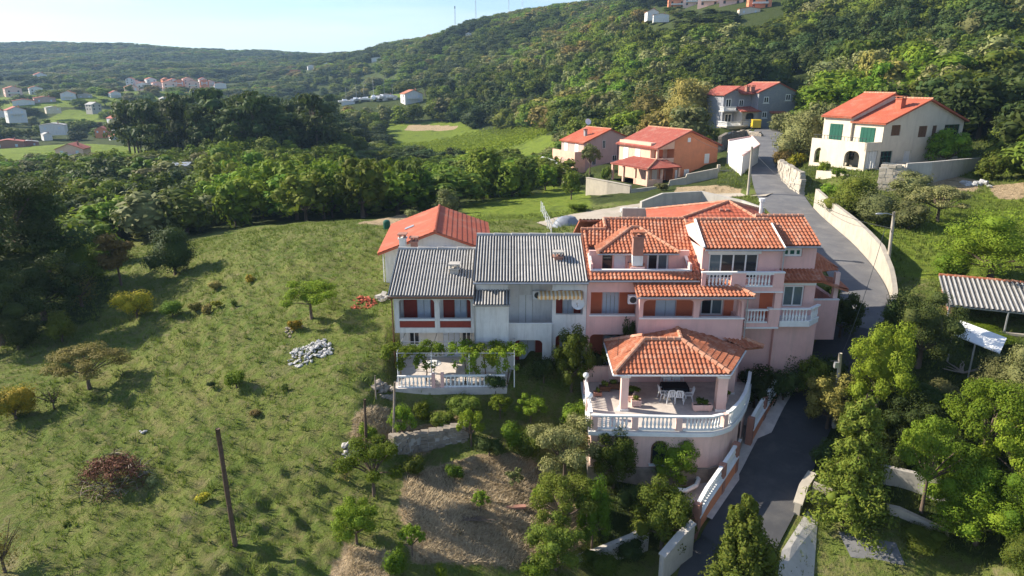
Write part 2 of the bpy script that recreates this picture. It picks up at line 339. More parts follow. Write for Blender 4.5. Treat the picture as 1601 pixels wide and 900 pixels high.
def poly_sd(X, Y, poly):
    """signed distance to a polygon (negative inside)"""
    d = np.full(len(X), 1e9); ins = np.zeros(len(X), bool); n = len(poly)
    for i in range(n):
        ax_, ay = poly[i][0], poly[i][1]; bx, by = poly[(i+1) % n][0], poly[(i+1) % n][1]
        ex, ey = bx-ax_, by-ay; t = np.clip(((X-ax_)*ex+(Y-ay)*ey)/(ex*ex+ey*ey+1e-12), 0, 1)
        d = np.minimum(d, np.hypot(X-ax_-t*ex, Y-ay-t*ey))
        c = ((ay > Y) != (by > Y)) & (X < (bx-ax_)*(Y-ay)/((by-ay) if by != ay else 1e-12)+ax_); ins ^= c
    return np.where(ins, -d, d)
def line_d(X, Y, pts):
    """distance to a polyline, with height and half width interpolated along it"""
    d = np.full(len(X), 1e9); z = np.zeros(len(X)); w = np.zeros(len(X))
    for a, b in zip(pts[:-1], pts[1:]):
        ex, ey = b[0]-a[0], b[1]-a[1]; t = np.clip(((X-a[0])*ex+(Y-a[1])*ey)/(ex*ex+ey*ey), 0, 1)
        dd = np.hypot(X-a[0]-t*ex, Y-a[1]-t*ey); k = dd < d
        d[k] = dd[k]; z[k] = (a[2]+(b[2]-a[2])*t)[k]; w[k] = (a[3]+(b[3]-a[3])*t)[k]
    return d, z, w
def smooth_line(ctrl, n=14):
    out = []
    for i in range(len(ctrl)-1):
        p0, p1, p2, p3 = (np.array(ctrl[max(i-1, 0)]), np.array(ctrl[i]), np.array(ctrl[i+1]), np.array(ctrl[min(i+2, len(ctrl)-1)]))
        for j in range(n):
            t = j/n; out.append(tuple(.5*(2*p1+(p2-p0)*t+(2*p0-5*p1+4*p2-p3)*t*t+(3*p1-p0-3*p2+p3)*t**3)))
    out.append(tuple(ctrl[-1])); return out
def px3(u, v, z, w): p = onz(u, v, z); return (p.x, p.y, z, w)
ROAD = smooth_line([(6.0, 17, -6.9, 1.9), px3(1120,925,-4.9,1.9), px3(1152,850,-3.8,1.75), px3(1203,760,-3.1,1.75), px3(1238,685,-2.4,1.75), px3(1290,590,-.8,1.75), px3(1335,505,1.3,1.8), px3(1345,452,3.0,1.9), px3(1300,385,4.1,2.1),
              px3(1228,318,5.2,2.6), px3(1204,262,6.5,2.7), px3(1196,228,7.4,2.8), px3(1200,208,8.1,2.8), (62, 168, 8.4, 2.6)])
TRACK = smooth_line([px3(1205,303,5.55,1.7), px3(1120,306,4.7,1.7), px3(1040,318,4.2,1.9), px3(950,333,4.0,2.2), px3(890,345,3.6,2.4), px3(850,352,3.4,1.6)])
DRIVE = smooth_line([px3(1085,800,-3.55,1.0), px3(1125,745,-3.15,1.0), px3(1165,690,-2.7,1.1), px3(1195,630,-1.7,1.2), px3(1212,600,-1.2,1.3)])
_HW = [(random.Random(k).uniform(0, 3.14), random.Random(k+50).uniform(3.2, 8.0), random.Random(k+90).uniform(0, 6.28)) for k in range(14)]
def _hummock(X, Y):
    z = sum(np.sin(f*(X*math.cos(a)+Y*math.sin(a))+p) for a, f, p in _HW)*.018
    return np.where(z > 0, z*1.8, z*.8)*(1.0+.8*np.sin(X*.23+1)*np.sin(Y*.19))
PADS = []                                        # (polygon, height, blend)
def H(X, Y):
    X = np.atleast_1d(np.asarray(X, float)); Y = np.atleast_1d(np.asarray(Y, float))
    z = tps(X, Y)
    # gentle natural unevenness
    z += np.where(Y < 120, 1, 0)*.10*(np.sin(X*.9+1.3*np.sin(Y*.35))*np.sin(Y*.7+X*.23)+.5*np.sin(X*2.1+Y*1.3)*np.sin(Y*1.9-X*.4))
    fld = np.clip((80-Y)/15, 0, 1)*np.clip((-6.5-X)/3, 0, 1)*np.clip((Y-18)/4, 0, 1)     # sheep terracettes along the contours of the meadow
    z += fld*.10*np.sin(6.283*(z/.42+.35*np.sin(X*.31)+.3*np.sin(Y*.27+X*.1)))
    z += fld*.75*_hummock(X, Y)
    far = np.clip((Y-180)/300, 0, 1); z += far*(3.5*np.sin(X*.021+Y*.008)*np.sin(Y*.017-X*.006)+2.0*np.sin(X*.05-Y*.03))
    for poly, h, bl in PADS:
        xs = [p[0] for p in poly]; ys = [p[1] for p in poly]
        k = (X > min(xs)-bl) & (X < max(xs)+bl) & (Y > min(ys)-bl) & (Y < max(ys)+bl)
        if k.any():
            d = poly_sd(X[k], Y[k], poly); f = np.clip(1-d/bl, 0, 1); f = f*f*(3-2*f); z[k] = z[k]*(1-f)+h*f
    for ln, bl in ((TRACK, 2.0), (DRIVE, .8), (ROAD, 1.5)):
        k = (X > min(p[0] for p in ln)-8) & (X < max(p[0] for p in ln)+8) & (Y < max(p[1] for p in ln)+8) & (Y > min(p[1] for p in ln)-8)
        if k.any():
            d, rz, w = line_d(X[k], Y[k], ln); f = np.clip(1-(d-w-.3)/bl, 0, 1); f = f*f*(3-2*f); z[k] = z[k]*(1-f)+(rz-.10)*f
    return z
def h1(x, y): return float(H([x], [y])[0])
def ground(u, v, tmax=2500):
    """where the photo pixel's ray meets the ground"""
    d = ray(u, v); ts = np.geomspace(18, tmax, 260)
    g = ZC+d[2]*ts-H(d[0]*ts, d[1]*ts); i = np.argmax(g < 0)
    if g[i] >= 0: i = len(ts)-1
    a, b = ts[max(i-1, 0)], ts[i]
    ts = np.linspace(a, b, 24); g = ZC+d[2]*ts-H(d[0]*ts, d[1]*ts); i = int(np.argmax(g < 0)) if (g < 0).any() else 23
    t = ts[i]; return Vector((d[0]*t, d[1]*t, ZC+d[2]*t))
def gpoly(*uv): return [tuple(ground(u, v))[:2] for u, v in uv]
# level building plots
E0 = onz(985, 297, 3.3)                          # front corner of the salmon house's garden wall
PADS += [([onz(616,606,.4)[:2], onz(798,604,.4)[:2], (1.0, 43.6), (-8, 43.6)], .4, .5)]
PADS += [([(onz(920,262,3.3)).xy, onz(985,297,3.3).xy, onz(1052,288,3.3).xy, onz(1120,270,3.3).xy, onz(1105,262,3.3).xy, onz(990,245,3.3).xy], 3.3, 1.2)]
PADS += [([(40,80),(46,76),(64,84),(60,98),(42,96)], 7.5, 2.5)]
PADS += [([onz(1130,200,8.2).xy, onz(1262,195,8.2).xy, onz(1258,180,8.2).xy, onz(1130,183,8.2).xy], 8.2, 4)]

def ter_grid(th0, th1, nth, y0, y1, ny):
    th = np.linspace(th0, th1, nth); ys = np.geomspace(y0, y1, ny)
    X = np.outer(ys, th); Y = np.repeat(ys[:, None], nth, 1)
    return X, Y
ZONES = {}
def zone_fields(X, Y):
    """material zones painted by place: straw/bare, wood floor, bright meadow"""
    def inside(polys, soft):
        f = np.zeros(len(X))
        for p in polys:
            xs = [q[0] for q in p]; ys = [q[1] for q in p]; k = (X > min(xs)-soft) & (X < max(xs)+soft) & (Y > min(ys)-soft) & (Y < max(ys)+soft)
            if k.any(): f[k] = np.maximum(f[k], np.clip(.5-poly_sd(X[k], Y[k], p)/soft, 0, 1))
        return f
    s = inside(ZONES['straw'], 1.2); m = inside(ZONES['meadow'], 3)
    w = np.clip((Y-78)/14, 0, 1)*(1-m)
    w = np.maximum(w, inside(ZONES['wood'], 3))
    return s, w, m
def build_terrain():
    ZONES['straw'] = [gpoly((640,725),(830,715),(915,760),(915,840),(860,885),(650,880),(625,800))[:], gpoly((590,640),(720,650),(690,690),(612,700)), gpoly((560,640),(608,640),(600,720),(545,720)), gpoly((540,850),(620,870),(600,930),(500,930)),
                      gpoly((640,332),(720,338),(700,352),(600,352),(560,350)), gpoly((1400,262),(1540,285),(1520,300),(1400,285)), gpoly((1545,290),(1601,285),(1601,310),(1560,310)), gpoly((1060,292),(1160,296),(1140,310),(1050,312)),
                      gpoly((640,195),(715,197),(712,203),(632,204))]
    ZONES['meadow'] = [gpoly((598,188),(748,190),(748,214),(598,220)), gpoly((600,215),(760,205),(870,212),(880,245),(760,250),(610,240)), gpoly((-100,232),(90,226),(230,232),(190,262),(-100,275)), gpoly((720,318),(860,300),(920,325),(840,345),(740,345)),
                       gpoly((0,152),(330,148),(330,168),(0,172)), gpoly((100,172),(240,170),(200,190),(60,192)), gpoly((1280,330),(1480,320),(1640,270),(1640,440),(1480,440),(1390,425)), gpoly((850,290),(920,300),(920,325),(860,320)),
                       gpoly((600,200),(640,195),(640,215),(600,215)), gpoly((450,145),(640,150),(640,158),(450,155))]
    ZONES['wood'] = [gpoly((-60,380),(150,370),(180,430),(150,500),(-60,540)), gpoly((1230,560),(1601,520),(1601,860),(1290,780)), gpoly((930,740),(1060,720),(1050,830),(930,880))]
    ny, nth = 660, 420
    u = np.linspace(-1, 1, nth); th = .95*u+.75*u**5
    ys = np.geomspace(9, 4200, ny)
    X = np.outer(ys, th).ravel(); Y = np.repeat(ys, nth)
    Z = H(X, Y)
    me = bpy.data.meshes.new('ground'); n = len(X)
    idx = np.arange(n).reshape(ny, nth)
    q = np.stack([idx[:-1, :-1], idx[:-1, 1:], idx[1:, 1:], idx[1:, :-1]], -1).reshape(-1, 4)
    me.vertices.add(n); me.vertices.foreach_set('co', np.stack([X, Y, Z], -1).ravel())
    me.loops.add(q.size); me.loops.foreach_set('vertex_index', q.ravel())
    me.polygons.add(len(q)); me.polygons.foreach_set('loop_start', np.arange(len(q))*4); me.polygons.foreach_set('loop_total', np.full(len(q), 4))
    me.polygons.foreach_set('use_smooth', np.ones(len(q), bool)); me.update()
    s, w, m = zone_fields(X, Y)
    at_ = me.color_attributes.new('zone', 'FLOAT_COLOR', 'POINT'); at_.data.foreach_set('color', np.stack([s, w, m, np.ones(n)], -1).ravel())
    o = bpy.data.objects.new('ground', me); COL.objects.link(o); o['kind'] = 'structure'
    mt, nn, l, b = newmat('ground_cover')
    tc = nn.new('ShaderNodeTexCoord').outputs['Object']; at2 = nn.new('ShaderNodeAttribute'); at2.attribute_name = 'zone'
    sp = nn.new('ShaderNodeSeparateColor'); l.new(at2.outputs['Color'], sp.inputs[0])
    n1 = noise(nn, l, tc, .22, 7, .65); n2 = noise(nn, l, tc, 1.4, 8, .7); n3 = noise(nn, l, tc, 7, 6, .7)
    grass = mix(nn, l, ramp(nn, l, n1, [(.36, 0), (.64, 1)]), (.10, .15, .028), (.175, .205, .05))
    grass = mix(nn, l, ramp(nn, l, n2, [(.44, 0), (.62, .85)]), grass, (.20, .185, .075))
    grass = mix(nn, l, ramp(nn, l, n3, [(.55, 0), (.75, .8)]), grass, (.065, .09, .022))
    n4 = noise(nn, l, tc, .55, 8, .72, .6); grass = mix(nn, l, ramp(nn, l, n4, [(.56, 0), (.68, .75)]), grass, (.235, .20, .115))
    straw = mix(nn, l, ramp(nn, l, n3, [(.35, 0), (.65, 1)]), (.32, .23, .135), (.54, .42, .27))
    straw = mix(nn, l, ramp(nn, l, n2, [(.52, 0), (.66, .8)]), straw, (.10, .085, .035))
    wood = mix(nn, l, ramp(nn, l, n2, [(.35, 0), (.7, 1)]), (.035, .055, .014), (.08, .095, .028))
    mead = mix(nn, l, ramp(nn, l, n2, [(.4, 0), (.6, 1)]), (.125, .185, .022), (.20, .245, .035))
    mead = mix(nn, l, ramp(nn, l, n1, [(.52, 0), (.66, .7)]), mead, (.075, .105, .025))
    def thr(sock):                               # ragged edges between covers
        a = nn.new('ShaderNodeMath'); a.operation = 'ADD'; l.new(sock, a.inputs[0]); l.new(n2, a.inputs[1]); return ramp(nn, l, a.outputs[0], [(.85, 0), (1.1, 1)])
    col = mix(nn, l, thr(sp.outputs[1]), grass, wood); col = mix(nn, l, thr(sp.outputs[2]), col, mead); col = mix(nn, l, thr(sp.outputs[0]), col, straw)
    l.new(col, b.inputs['Base Color']); b.inputs['Roughness'].default_value = .95; b.inputs['Specular IOR Level'].default_value = .1
    ad = nn.new('ShaderNodeMath'); ad.operation = 'MULTIPLY_ADD'; l.new(n2, ad.inputs[0]); ad.inputs[1].default_value = 2.5; l.new(n3, ad.inputs[2])
    bump(nn, l, ad.outputs[0], .9, .22, b)
    me.materials.append(mt)
    return o
def ribbon(name, line, mat, dz, nw=5, wob=0):
    mb = MB(); V = []; rr = random.Random(3)
    for i, p in enumerate(line):
        a = line[max(i-1, 0)]; b = line[min(i+1, len(line)-1)]; dx, dy = b[0]-a[0], b[1]-a[1]; L = math.hypot(dx, dy); nx, ny = dy/L, -dx/L
        w = p[3]+rr.uniform(-wob, wob)
        for j in range(nw):
            s = -1+2*j/(nw-1); cam_ = .05*(1-s*s); V.append((p[0]+nx*w*s, p[1]+ny*w*s, p[2]+dz+cam_))
    Fc = [(i*nw+j, i*nw+j+1, (i+1)*nw+j+1, (i+1)*nw+j) for i in range(len(line)-1) for j in range(nw-1)]
    mb.add(V, Fc); o = mb.build(name, mat, None, 'structure', True); return o
GROUND = build_terrain()
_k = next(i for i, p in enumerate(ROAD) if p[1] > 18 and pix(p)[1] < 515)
ribbon('road', ROAD[_k:], MAT['asphalt'], 0)
ribbon('road', ROAD[:_k+1], MAT['shaded_asphalt'], 0)
ribbon('driveway', DRIVE, MAT['paving'], -.02)
ribbon('gravel_track', TRACK, MAT['gravel'], -.012, 5, .15)
# ------------------------------------------------------------------ building kit
def V3(p): return Vector(p)
def wave_roof(mb, poly, pitch=.30, amp=.05, course=.38, step=.03, thick=.12, samples=6, mat=None, power=.8, groove=None):
    """rolled or corrugated covering on a planar convex polygon whose first edge is the eave; flat deck below it"""
    P = [Vector(p) for p in poly]; u = (P[1]-P[0]).normalized()
    n = Vector((0, 0, 0))
    for i in range(1, len(P)-1): n += (P[i]-P[0]).cross(P[i+1]-P[0])
    n.normalize()
    if n.z < 0: n = -n
    w = n.cross(u); Q = [((p-P[0]).dot(u), (p-P[0]).dot(w)) for p in P]
    if sum(q[1] for q in Q) < 0: w = -w; Q = [(a, -b) for a, b in Q]
    s0, s1 = min(q[0] for q in Q), max(q[0] for q in Q); rmax = max(q[1] for q in Q)
    nc = max(2, int((s1-s0)/pitch*samples)); ss = np.linspace(s0+1e-4, s1-1e-4, nc+1)
    lo, hi = [], []
    for s in ss:
        rs = []
        for i in range(len(Q)):
            (a, b), (c, d) = Q[i], Q[(i+1) % len(Q)]
            if min(a, c) <= s <= max(a, c):
                rs += [b, d] if abs(c-a) < 1e-6 else [b+(d-b)*(s-a)/(c-a)]
        lo.append(min(rs)); hi.append(max(rs))
    nr = max(1, int(round(rmax/course))) if course else 1
    rows = []
    for k in range(nr): rows += [(k*rmax/nr, step), ((k+1)*rmax/nr-.004, 0)]
    V = []; Fc = []
    for i, s in enumerate(ss):
        h = amp*(.5+.5*math.cos(2*math.pi*(s-s0)/pitch))**power
        for r, st in rows:
            rr = min(max(r, lo[i]), hi[i]); V.append(P[0]+u*s+w*rr+n*(h+st+.015))
    m = len(rows)
    for i in range(nc):
        for j in range(m-1):
            r0, r1 = rows[j][0], rows[j+1][0]
            if r1 <= min(lo[i], lo[i+1]) or r0 >= max(hi[i], hi[i+1]): continue
            Fc.append((i*m+j, (i+1)*m+j, (i+1)*m+j+1, i*m+j+1))
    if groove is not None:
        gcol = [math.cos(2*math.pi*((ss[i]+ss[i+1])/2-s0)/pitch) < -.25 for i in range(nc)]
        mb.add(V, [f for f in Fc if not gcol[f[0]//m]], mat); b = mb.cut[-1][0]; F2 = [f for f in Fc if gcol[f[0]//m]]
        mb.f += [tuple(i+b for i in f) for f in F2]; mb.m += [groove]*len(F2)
    else: mb.add(V, Fc, mat)
    mb.ext(P, n*(-thick), mat)
def ridge(mb, a, b, r=.12, seg=.4):
    """overlapping half-round ridge tiles"""
    a, b = Vector(a), Vector(b); n = max(1, int((b-a).length/seg)); pts = []; rad = []
    for i in range(n): pts += [a+(b-a)*(i/n), a+(b-a)*((i+.96)/n)]; rad += [r*1.12, r*.88]
    mb.tube(pts, rad, 7)
class Face:
    """a wall plane of a house: s along it, o outwards, z up"""
    def __init__(f, parent, O, ang=0): f.p = parent; f.O = Vector(O); f.a = ang; f.x = Vector((math.cos(ang), math.sin(ang), 0)); f.n = Vector((math.sin(ang), -math.cos(ang), 0))
    def P(f, s, o, z): return f.O+f.x*s+f.n*o+Vector((0, 0, z))
    def box(f, mb, s0, s1, o0, o1, z0, z1, mat=None):
        if s0 > s1: s0, s1 = s1, s0
        if z0 > z1: z0, z1 = z1, z0
        if o0 > o1: o0, o1 = o1, o0
        p = f.P; return mb.add([p(s0,o1,z0),p(s1,o1,z0),p(s1,o0,z0),p(s0,o0,z0),p(s0,o1,z1),p(s1,o1,z1),p(s1,o0,z1),p(s0,o0,z1)],
                               [(0,3,2,1),(4,5,6,7),(0,1,5,4),(1,2,6,5),(2,3,7,6),(3,0,4,7)], mat)
    def wall(f, mb, s0, s1, z0, z1, holes=(), th=.25, o=0, r=0, mat=None):
        """wall with real openings; r rounds the upper corners of the holes"""
        ss = sorted({s0, s1, *[min(max(q, s0), s1) for h in holes for q in h[:2]]}); zs = sorted({z0, z1, *[min(max(q, z0), z1) for h in holes for q in h[2:4]]})
        for a, b in zip(ss[:-1], ss[1:]):
            run = None
            for c, d in zip(zs[:-1], zs[1:]):
                hit = any(h[0]-1e-6 <= a and b <= h[1]+1e-6 and h[2]-1e-6 <= c and d <= h[3]+1e-6 for h in holes)
                if hit:
                    if run: f.box(mb, a, b, o-th, o, run[0], run[1], mat); run = None
                else: run = (run[0], d) if run else (c, d)
            if run: f.box(mb, a, b, o-th, o, run[0], run[1], mat)
        for h in holes:
            rr = h[4] if len(h) > 4 else r
            if rr:
                for sx, cx in ((h[0], 1), (h[1], -1)):
                    arc = [(sx+cx*rr*(1-math.cos(q)), h[3]-rr*(1-math.sin(q))) for q in np.linspace(0, math.pi/2, 6)]
                    pts = [f.P(s_, o-.003, z_) for s_, z_ in [(sx-cx*.004, h[3]+.004)]+arc]
                    mb.ext(pts, f.n*(-th+.006), mat)
    def window(f, s0, s1, z0, z1, n=2, o=-.1, frame='white_paint', glass='glass', fw=.06, rows=1, parent=None, name='window'):
        mb = MB()
        f.box(mb, s0, s1, o-.05, o, z0, z0+fw); f.box(mb, s0, s1, o-.05, o, z1-fw, z1)
        for i in range(n+1):
            c = s0+(s1-s0)*i/n; c = min(max(c, s0+fw/2), s1-fw/2); f.box(mb, c-fw/2, c+fw/2, o-.05, o+.004, z0+fw, z1-fw)
        for j in range(1, rows):
            c = z0+(z1-z0)*j/rows; f.box(mb, s0+fw, s1-fw, o-.05, o-.004, c-fw/3, c+fw/3)
        w = mb.build(name, MAT[frame], parent or f.p)
        for i in range(n):
            g = MB(); a = s0+(s1-s0)*i/n+.02; b = s0+(s1-s0)*(i+1)/n-.02; f.box(g, a, b, o-.045, o-.025, z0+.02, z1-.02)
            g.build('pane', MAT[glass if isinstance(glass, str) else glass[i % len(glass)]], w)
        return w
    def shutters(f, s0, s1, z0, z1, n=2, o=-.06, mat='blue_shutter', name='shutter', slats=0):
        for i in range(n):
            a = s0+(s1-s0)*i/n+.012; b = s0+(s1-s0)*(i+1)/n-.012; mb = MB(); f.box(mb, a, b, o-.04, o, z0, z1)
            if slats:
                hh = (z1-z0-.16)/slats
                for k in range(slats): f.box(mb, a+.06, b-.06, o, o+.018, z0+.08+k*hh, z0+.08+k*hh+hh*.6)
            else:
                for q0, q1 in ((.06, .47), (.53, .94)): f.box(mb, a+.07, b-.07, o, o+.014, z0+(z1-z0)*q0, z0+(z1-z0)*q1)
            mb.build(name, MAT[mat], f.p)
    def slab(f, s0, s1, o0, o1, z0, z1, name, mat, **k):
        mb = MB(); f.box(mb, s0, s1, o0, o1, z0, z1); return mb.build(name, MAT[mat], f.p, **k)
_BAL = {}
def bal_mesh(h, r=.075):
    key = (round(h, 2), r)
    if key not in _BAL:
        mb = MB(); mb.lathe((0, 0, 0), [(r*.8, 0), (r*.8, .08*h), (r*.5, .14*h), (r*1.0, .34*h), (r*.95, .42*h), (r*.45, .72*h), (r*.5, .86*h), (r*.8, .9*h), (r*.8, h)], 8)
        _BAL[key] = mb.mesh('baluster', MAT['white_paint'], None, True)
    return _BAL[key]
def balustrade(parent, path, h=.85, gap=.22, rail='white_paint', w=.2, ends=.12, base=.09, r=.075, cap=.09, name='rail'):
    """rails along a polyline of 3-D points with turned balusters between"""
    pts = [Vector(p) for p in path]; mb = MB()
    for z0, z1, ww in ((0, base, w*.9), (h-cap, h, w)):
        for a, b in zip(pts[:-1], pts[1:]):
            d = (b-a); L = Vector((d.x, d.y, 0)).normalized(); q = Vector((-L.y, L.x, 0))*(ww/2); e = L*.004
            mb.add([a-q+Vector((0,0,z0)), b-q+Vector((0,0,z0)), b+q+Vector((0,0,z0)), a+q+Vector((0,0,z0)), a-q+Vector((0,0,z1)), b-q+Vector((0,0,z1)), b+q+Vector((0,0,z1)), a+q+Vector((0,0,z1))],
                   [(0,3,2,1),(4,5,6,7),(0,1,5,4),(1,2,6,5),(2,3,7,6),(3,0,4,7)])
    each(mb, name, MAT[rail], parent)
    tot = sum((b-a).length for a, b in zip(pts[:-1], pts[1:])); n = max(1, int((tot-2*ends)/gap)); me = bal_mesh(h-base-cap, r)
    for i in range(n):
        d = ends+(i+.5)*(tot-2*ends)/n
        for a, b in zip(pts[:-1], pts[1:]):
            L = (b-a).length
            if d <= L: inst('baluster', me, parent, a+(b-a)*(d/L)+Vector((0, 0, base))); break
            d -= L
def ac_unit(f, s, o, z, w=.8, h=.55):
    mb = MB(); f.box(mb, s-w/2, s+w/2, o, o+.3, z, z+h); a = mb.build('air_conditioner', MAT['white_plastic'], f.p)
    g = MB(); c = f.P(s-.1, o+.3, z+h/2); ring = [c+f.x*(.21*math.cos(q))+Vector((0, 0, .21*math.sin(q))) for q in np.linspace(0, 2*math.pi, 13)[:-1]]
    g.ext(ring, f.n*.015); g.build('fan_grille', MAT['dark_metal'], a)
def dish(name, label, c, aim, r=.45, mat='white_plastic', base=None):
    """satellite dish on a bracket"""
    t = thing(name, label, 'satellite dish', base or c); mb = MB(); A = Vector(aim).normalized(); a = A.cross(Vector((0, 0, 1))).normalized(); b = A.cross(a); V = [Vector(c)-A*.12]; n = 16; Fc = []
    for k, (rr, dd) in enumerate(((.4, -.10), (.75, -.05), (1, 0))):
        V += [Vector(c)+(a*math.cos(q)+b*math.sin(q))*r*rr+A*dd for q in [2*math.pi*j/n for j in range(n)]]
    for j in range(n):
        Fc.append((0, 1+j, 1+(j+1) % n))
        for k in range(2): Fc.append((1+k*n+j, 1+(k+1)*n+j, 1+(k+1)*n+(j+1) % n, 1+k*n+(j+1) % n))
    mb.add(V, Fc); mb.build('reflector', MAT[mat], t, smooth=True)
    m2 = MB(); m2.tube([Vector(c)-A*.1-Vector((0, 0, r*.7)), Vector(c)+A*.42-Vector((0, 0, .1))], .018, 5); m2.tube([Vector(c)+A*.42-Vector((0, 0, .14)), Vector(c)+A*.42+Vector((0, 0, 0))], .045, 6); m2.build('feed_arm', MAT['metal'], t)
    m3 = MB(); m3.tube([Vector(c)-A*.12, Vector(c)-A*.25-Vector((0, 0, .1)), Vector(base or c)], .03, 6); m3.build('bracket', MAT['metal'], t)
    return t
def chimney(parent, c, w, d, h, mat='white_plaster', cap='tile_cap', rz=0, name='chimney'):
    mb = MB(); mb.obox((c[0], c[1], c[2]+h/2), (w, d, h), rz); mb.obox((c[0], c[1], c[2]+h+.05), (w+.16, d+.16, .08), rz)
    ch = mb.build(name, MAT[mat], parent)
    m2 = MB()
    for sx in (-1, 1):
        for sy in (-1, 1):
            q = Matrix.Rotation(rz, 3, 'Z') @ Vector((sx*(w/2-.06), sy*(d/2-.06), 0)); m2.obox((c[0]+q.x, c[1]+q.y, c[2]+h+.2), (.1, .1, .22), rz)
    m2.obox((c[0], c[1], c[2]+h+.35), (w+.2, d+.2, .08), rz); m2.build('chimney_cap', MAT[cap], ch)
    return ch

# ------------------------------------------------------------------ the white house on the left, lower roof (world coordinates; front faces the camera)
Y0 = 41.0
def r1(x, y): return 580+x/2.903, 310+y/2.903
def r2(x, y): return 880+x/3.6, 310+y/3.6
def r3(x, y): return 880+x/3.6, 490+y/3.6
def rect(rf, x0, x1, y0, y1, Y):
    a = at(*rf(x0, y1), Y); b = at(*rf(x1, y0), Y); return a.x, b.x, a.z, b.z    # s0, s1, z0, z1
def house_a():
    t = thing('terraced_house', 'white terraced house with the lower grey corrugated roof and red brown loggia panels', 'house', (-5, 43, .4))
    f = Face(t, (0, Y0, 0)); xl, xr = -7.5, -2.42; zs, zt, ze = 2.86, 5.1, 5.42
    mb = MB()
    f.wall(mb, xl, xr, zs, ze+.1, [(-7.18, -4.92, 3.2, zt, .22), (-4.6, -2.62, 3.2, zt, .22)], .22)
    # red brown panels sit in the parapet openings
    mb.box(xl, xl+.22, Y0+.23, 42.5, zs, ze); mb.box(xl, xr, Y0+.24, 42.48, zs, 3.06)
    f.wall(mb, xl, xr, zs+.2, ze, [(-6.2, -5.35, 3.07, 5.0), (-3.75, -2.98, 3.07, 5.0)], .25, -1.5)
    mb.box(xl, xl+.25, 42.76, 50, -.4, ze); mb.box(xr-.2, xr, 42.76, 50, -.4, ze+.2); mb.box(xl+.25, xr-.2, 49.75, 50, -.4, ze)
    f.wall(mb, xl+.25, xr-.2, -.4, zs-.01, [(-6.9, -6.2, 1.3, 2.35), (-4.62, -3.5, .45, 2.3), (-3.35, -2.75, 1.2, 2.3)], .25, -1.78)
    mb.box(xl+.252, xr-.202, 42.77, 49.74, 2.6, 2.85)
    # gable ends
    for x in (xl, xr-.2): mb.ext([(x, 41.2, ze+.11), (x, 50, ze+.11), (x, 45.4, 7.08)], (.2, 0, 0))
    mb.build('wall', MAT['white_plaster'], t)
    for a, b in ((-7.18, -4.92), (-4.6, -2.62)): f.slab(a, b, -.16, -.06, 3.2, 3.68, 'parapet_panel', 'red_shutter'); f.slab(a, b, -.2, .06, 3.69, 3.82, 'handrail', 'white_paint')
    for a, b, c, d in ((-7.2, -6.2, -5.35, -4.9), (-4.6, -3.75, -2.98, -2.6)):
        f.shutters(b, c, 3.08, 4.99, 2, -1.44, 'blue_shutter', slats=14)
        f.slab(a+.1, b-.03, -1.5, -1.44, 3.1, 5.05, 'wall_panel', 'red_shutter'); f.slab(c+.03, d-.1, -1.5, -1.44, 3.1, 5.05, 'wall_panel', 'red_shutter')
    f.window(-6.9, -6.2, 1.3, 2.35, 2, -1.85); f.shutters(-4.62, -3.5, .47, 2.28, 3, -1.82, 'blue_shutter', 'door_leaf', 16); f.window(-3.35, -2.75, 1.2, 2.3, 2, -1.85, 'white_paint')
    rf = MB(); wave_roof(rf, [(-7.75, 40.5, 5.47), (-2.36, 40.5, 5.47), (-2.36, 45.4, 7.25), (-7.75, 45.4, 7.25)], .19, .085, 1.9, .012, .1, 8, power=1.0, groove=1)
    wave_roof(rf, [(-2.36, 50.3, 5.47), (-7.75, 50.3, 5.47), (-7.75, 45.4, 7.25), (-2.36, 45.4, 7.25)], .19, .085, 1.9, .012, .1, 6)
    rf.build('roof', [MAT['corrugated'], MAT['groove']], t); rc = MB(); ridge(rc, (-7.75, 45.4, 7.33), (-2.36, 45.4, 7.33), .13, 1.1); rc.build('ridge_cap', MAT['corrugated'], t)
    g = MB(); g.tube([(-7.75, 40.43, 5.4), (-2.4, 40.43, 5.4)], .07, 6); g.tube([(-7.58, 40.5, 5.35), (-7.58, 40.9, 5.1), (-7.58, 40.93, .5)], .05, 6); each(g, 'gutter', MAT['brown_wood'], t)
    chimney(t, (-3.75, 42.9, 6.1), .55, .55, .5, 'concrete', 'concrete')
    chimney(t, (-7.9, 48.2, 5.2), .45, .6, 2.2, 'white_plaster', 'brick'); chimney(t, (-7.05, 48.0, 5.2), .45, .45, 2.0, 'brick', 'brick')
    # low white balustrade of the patio belongs to the house
    return t
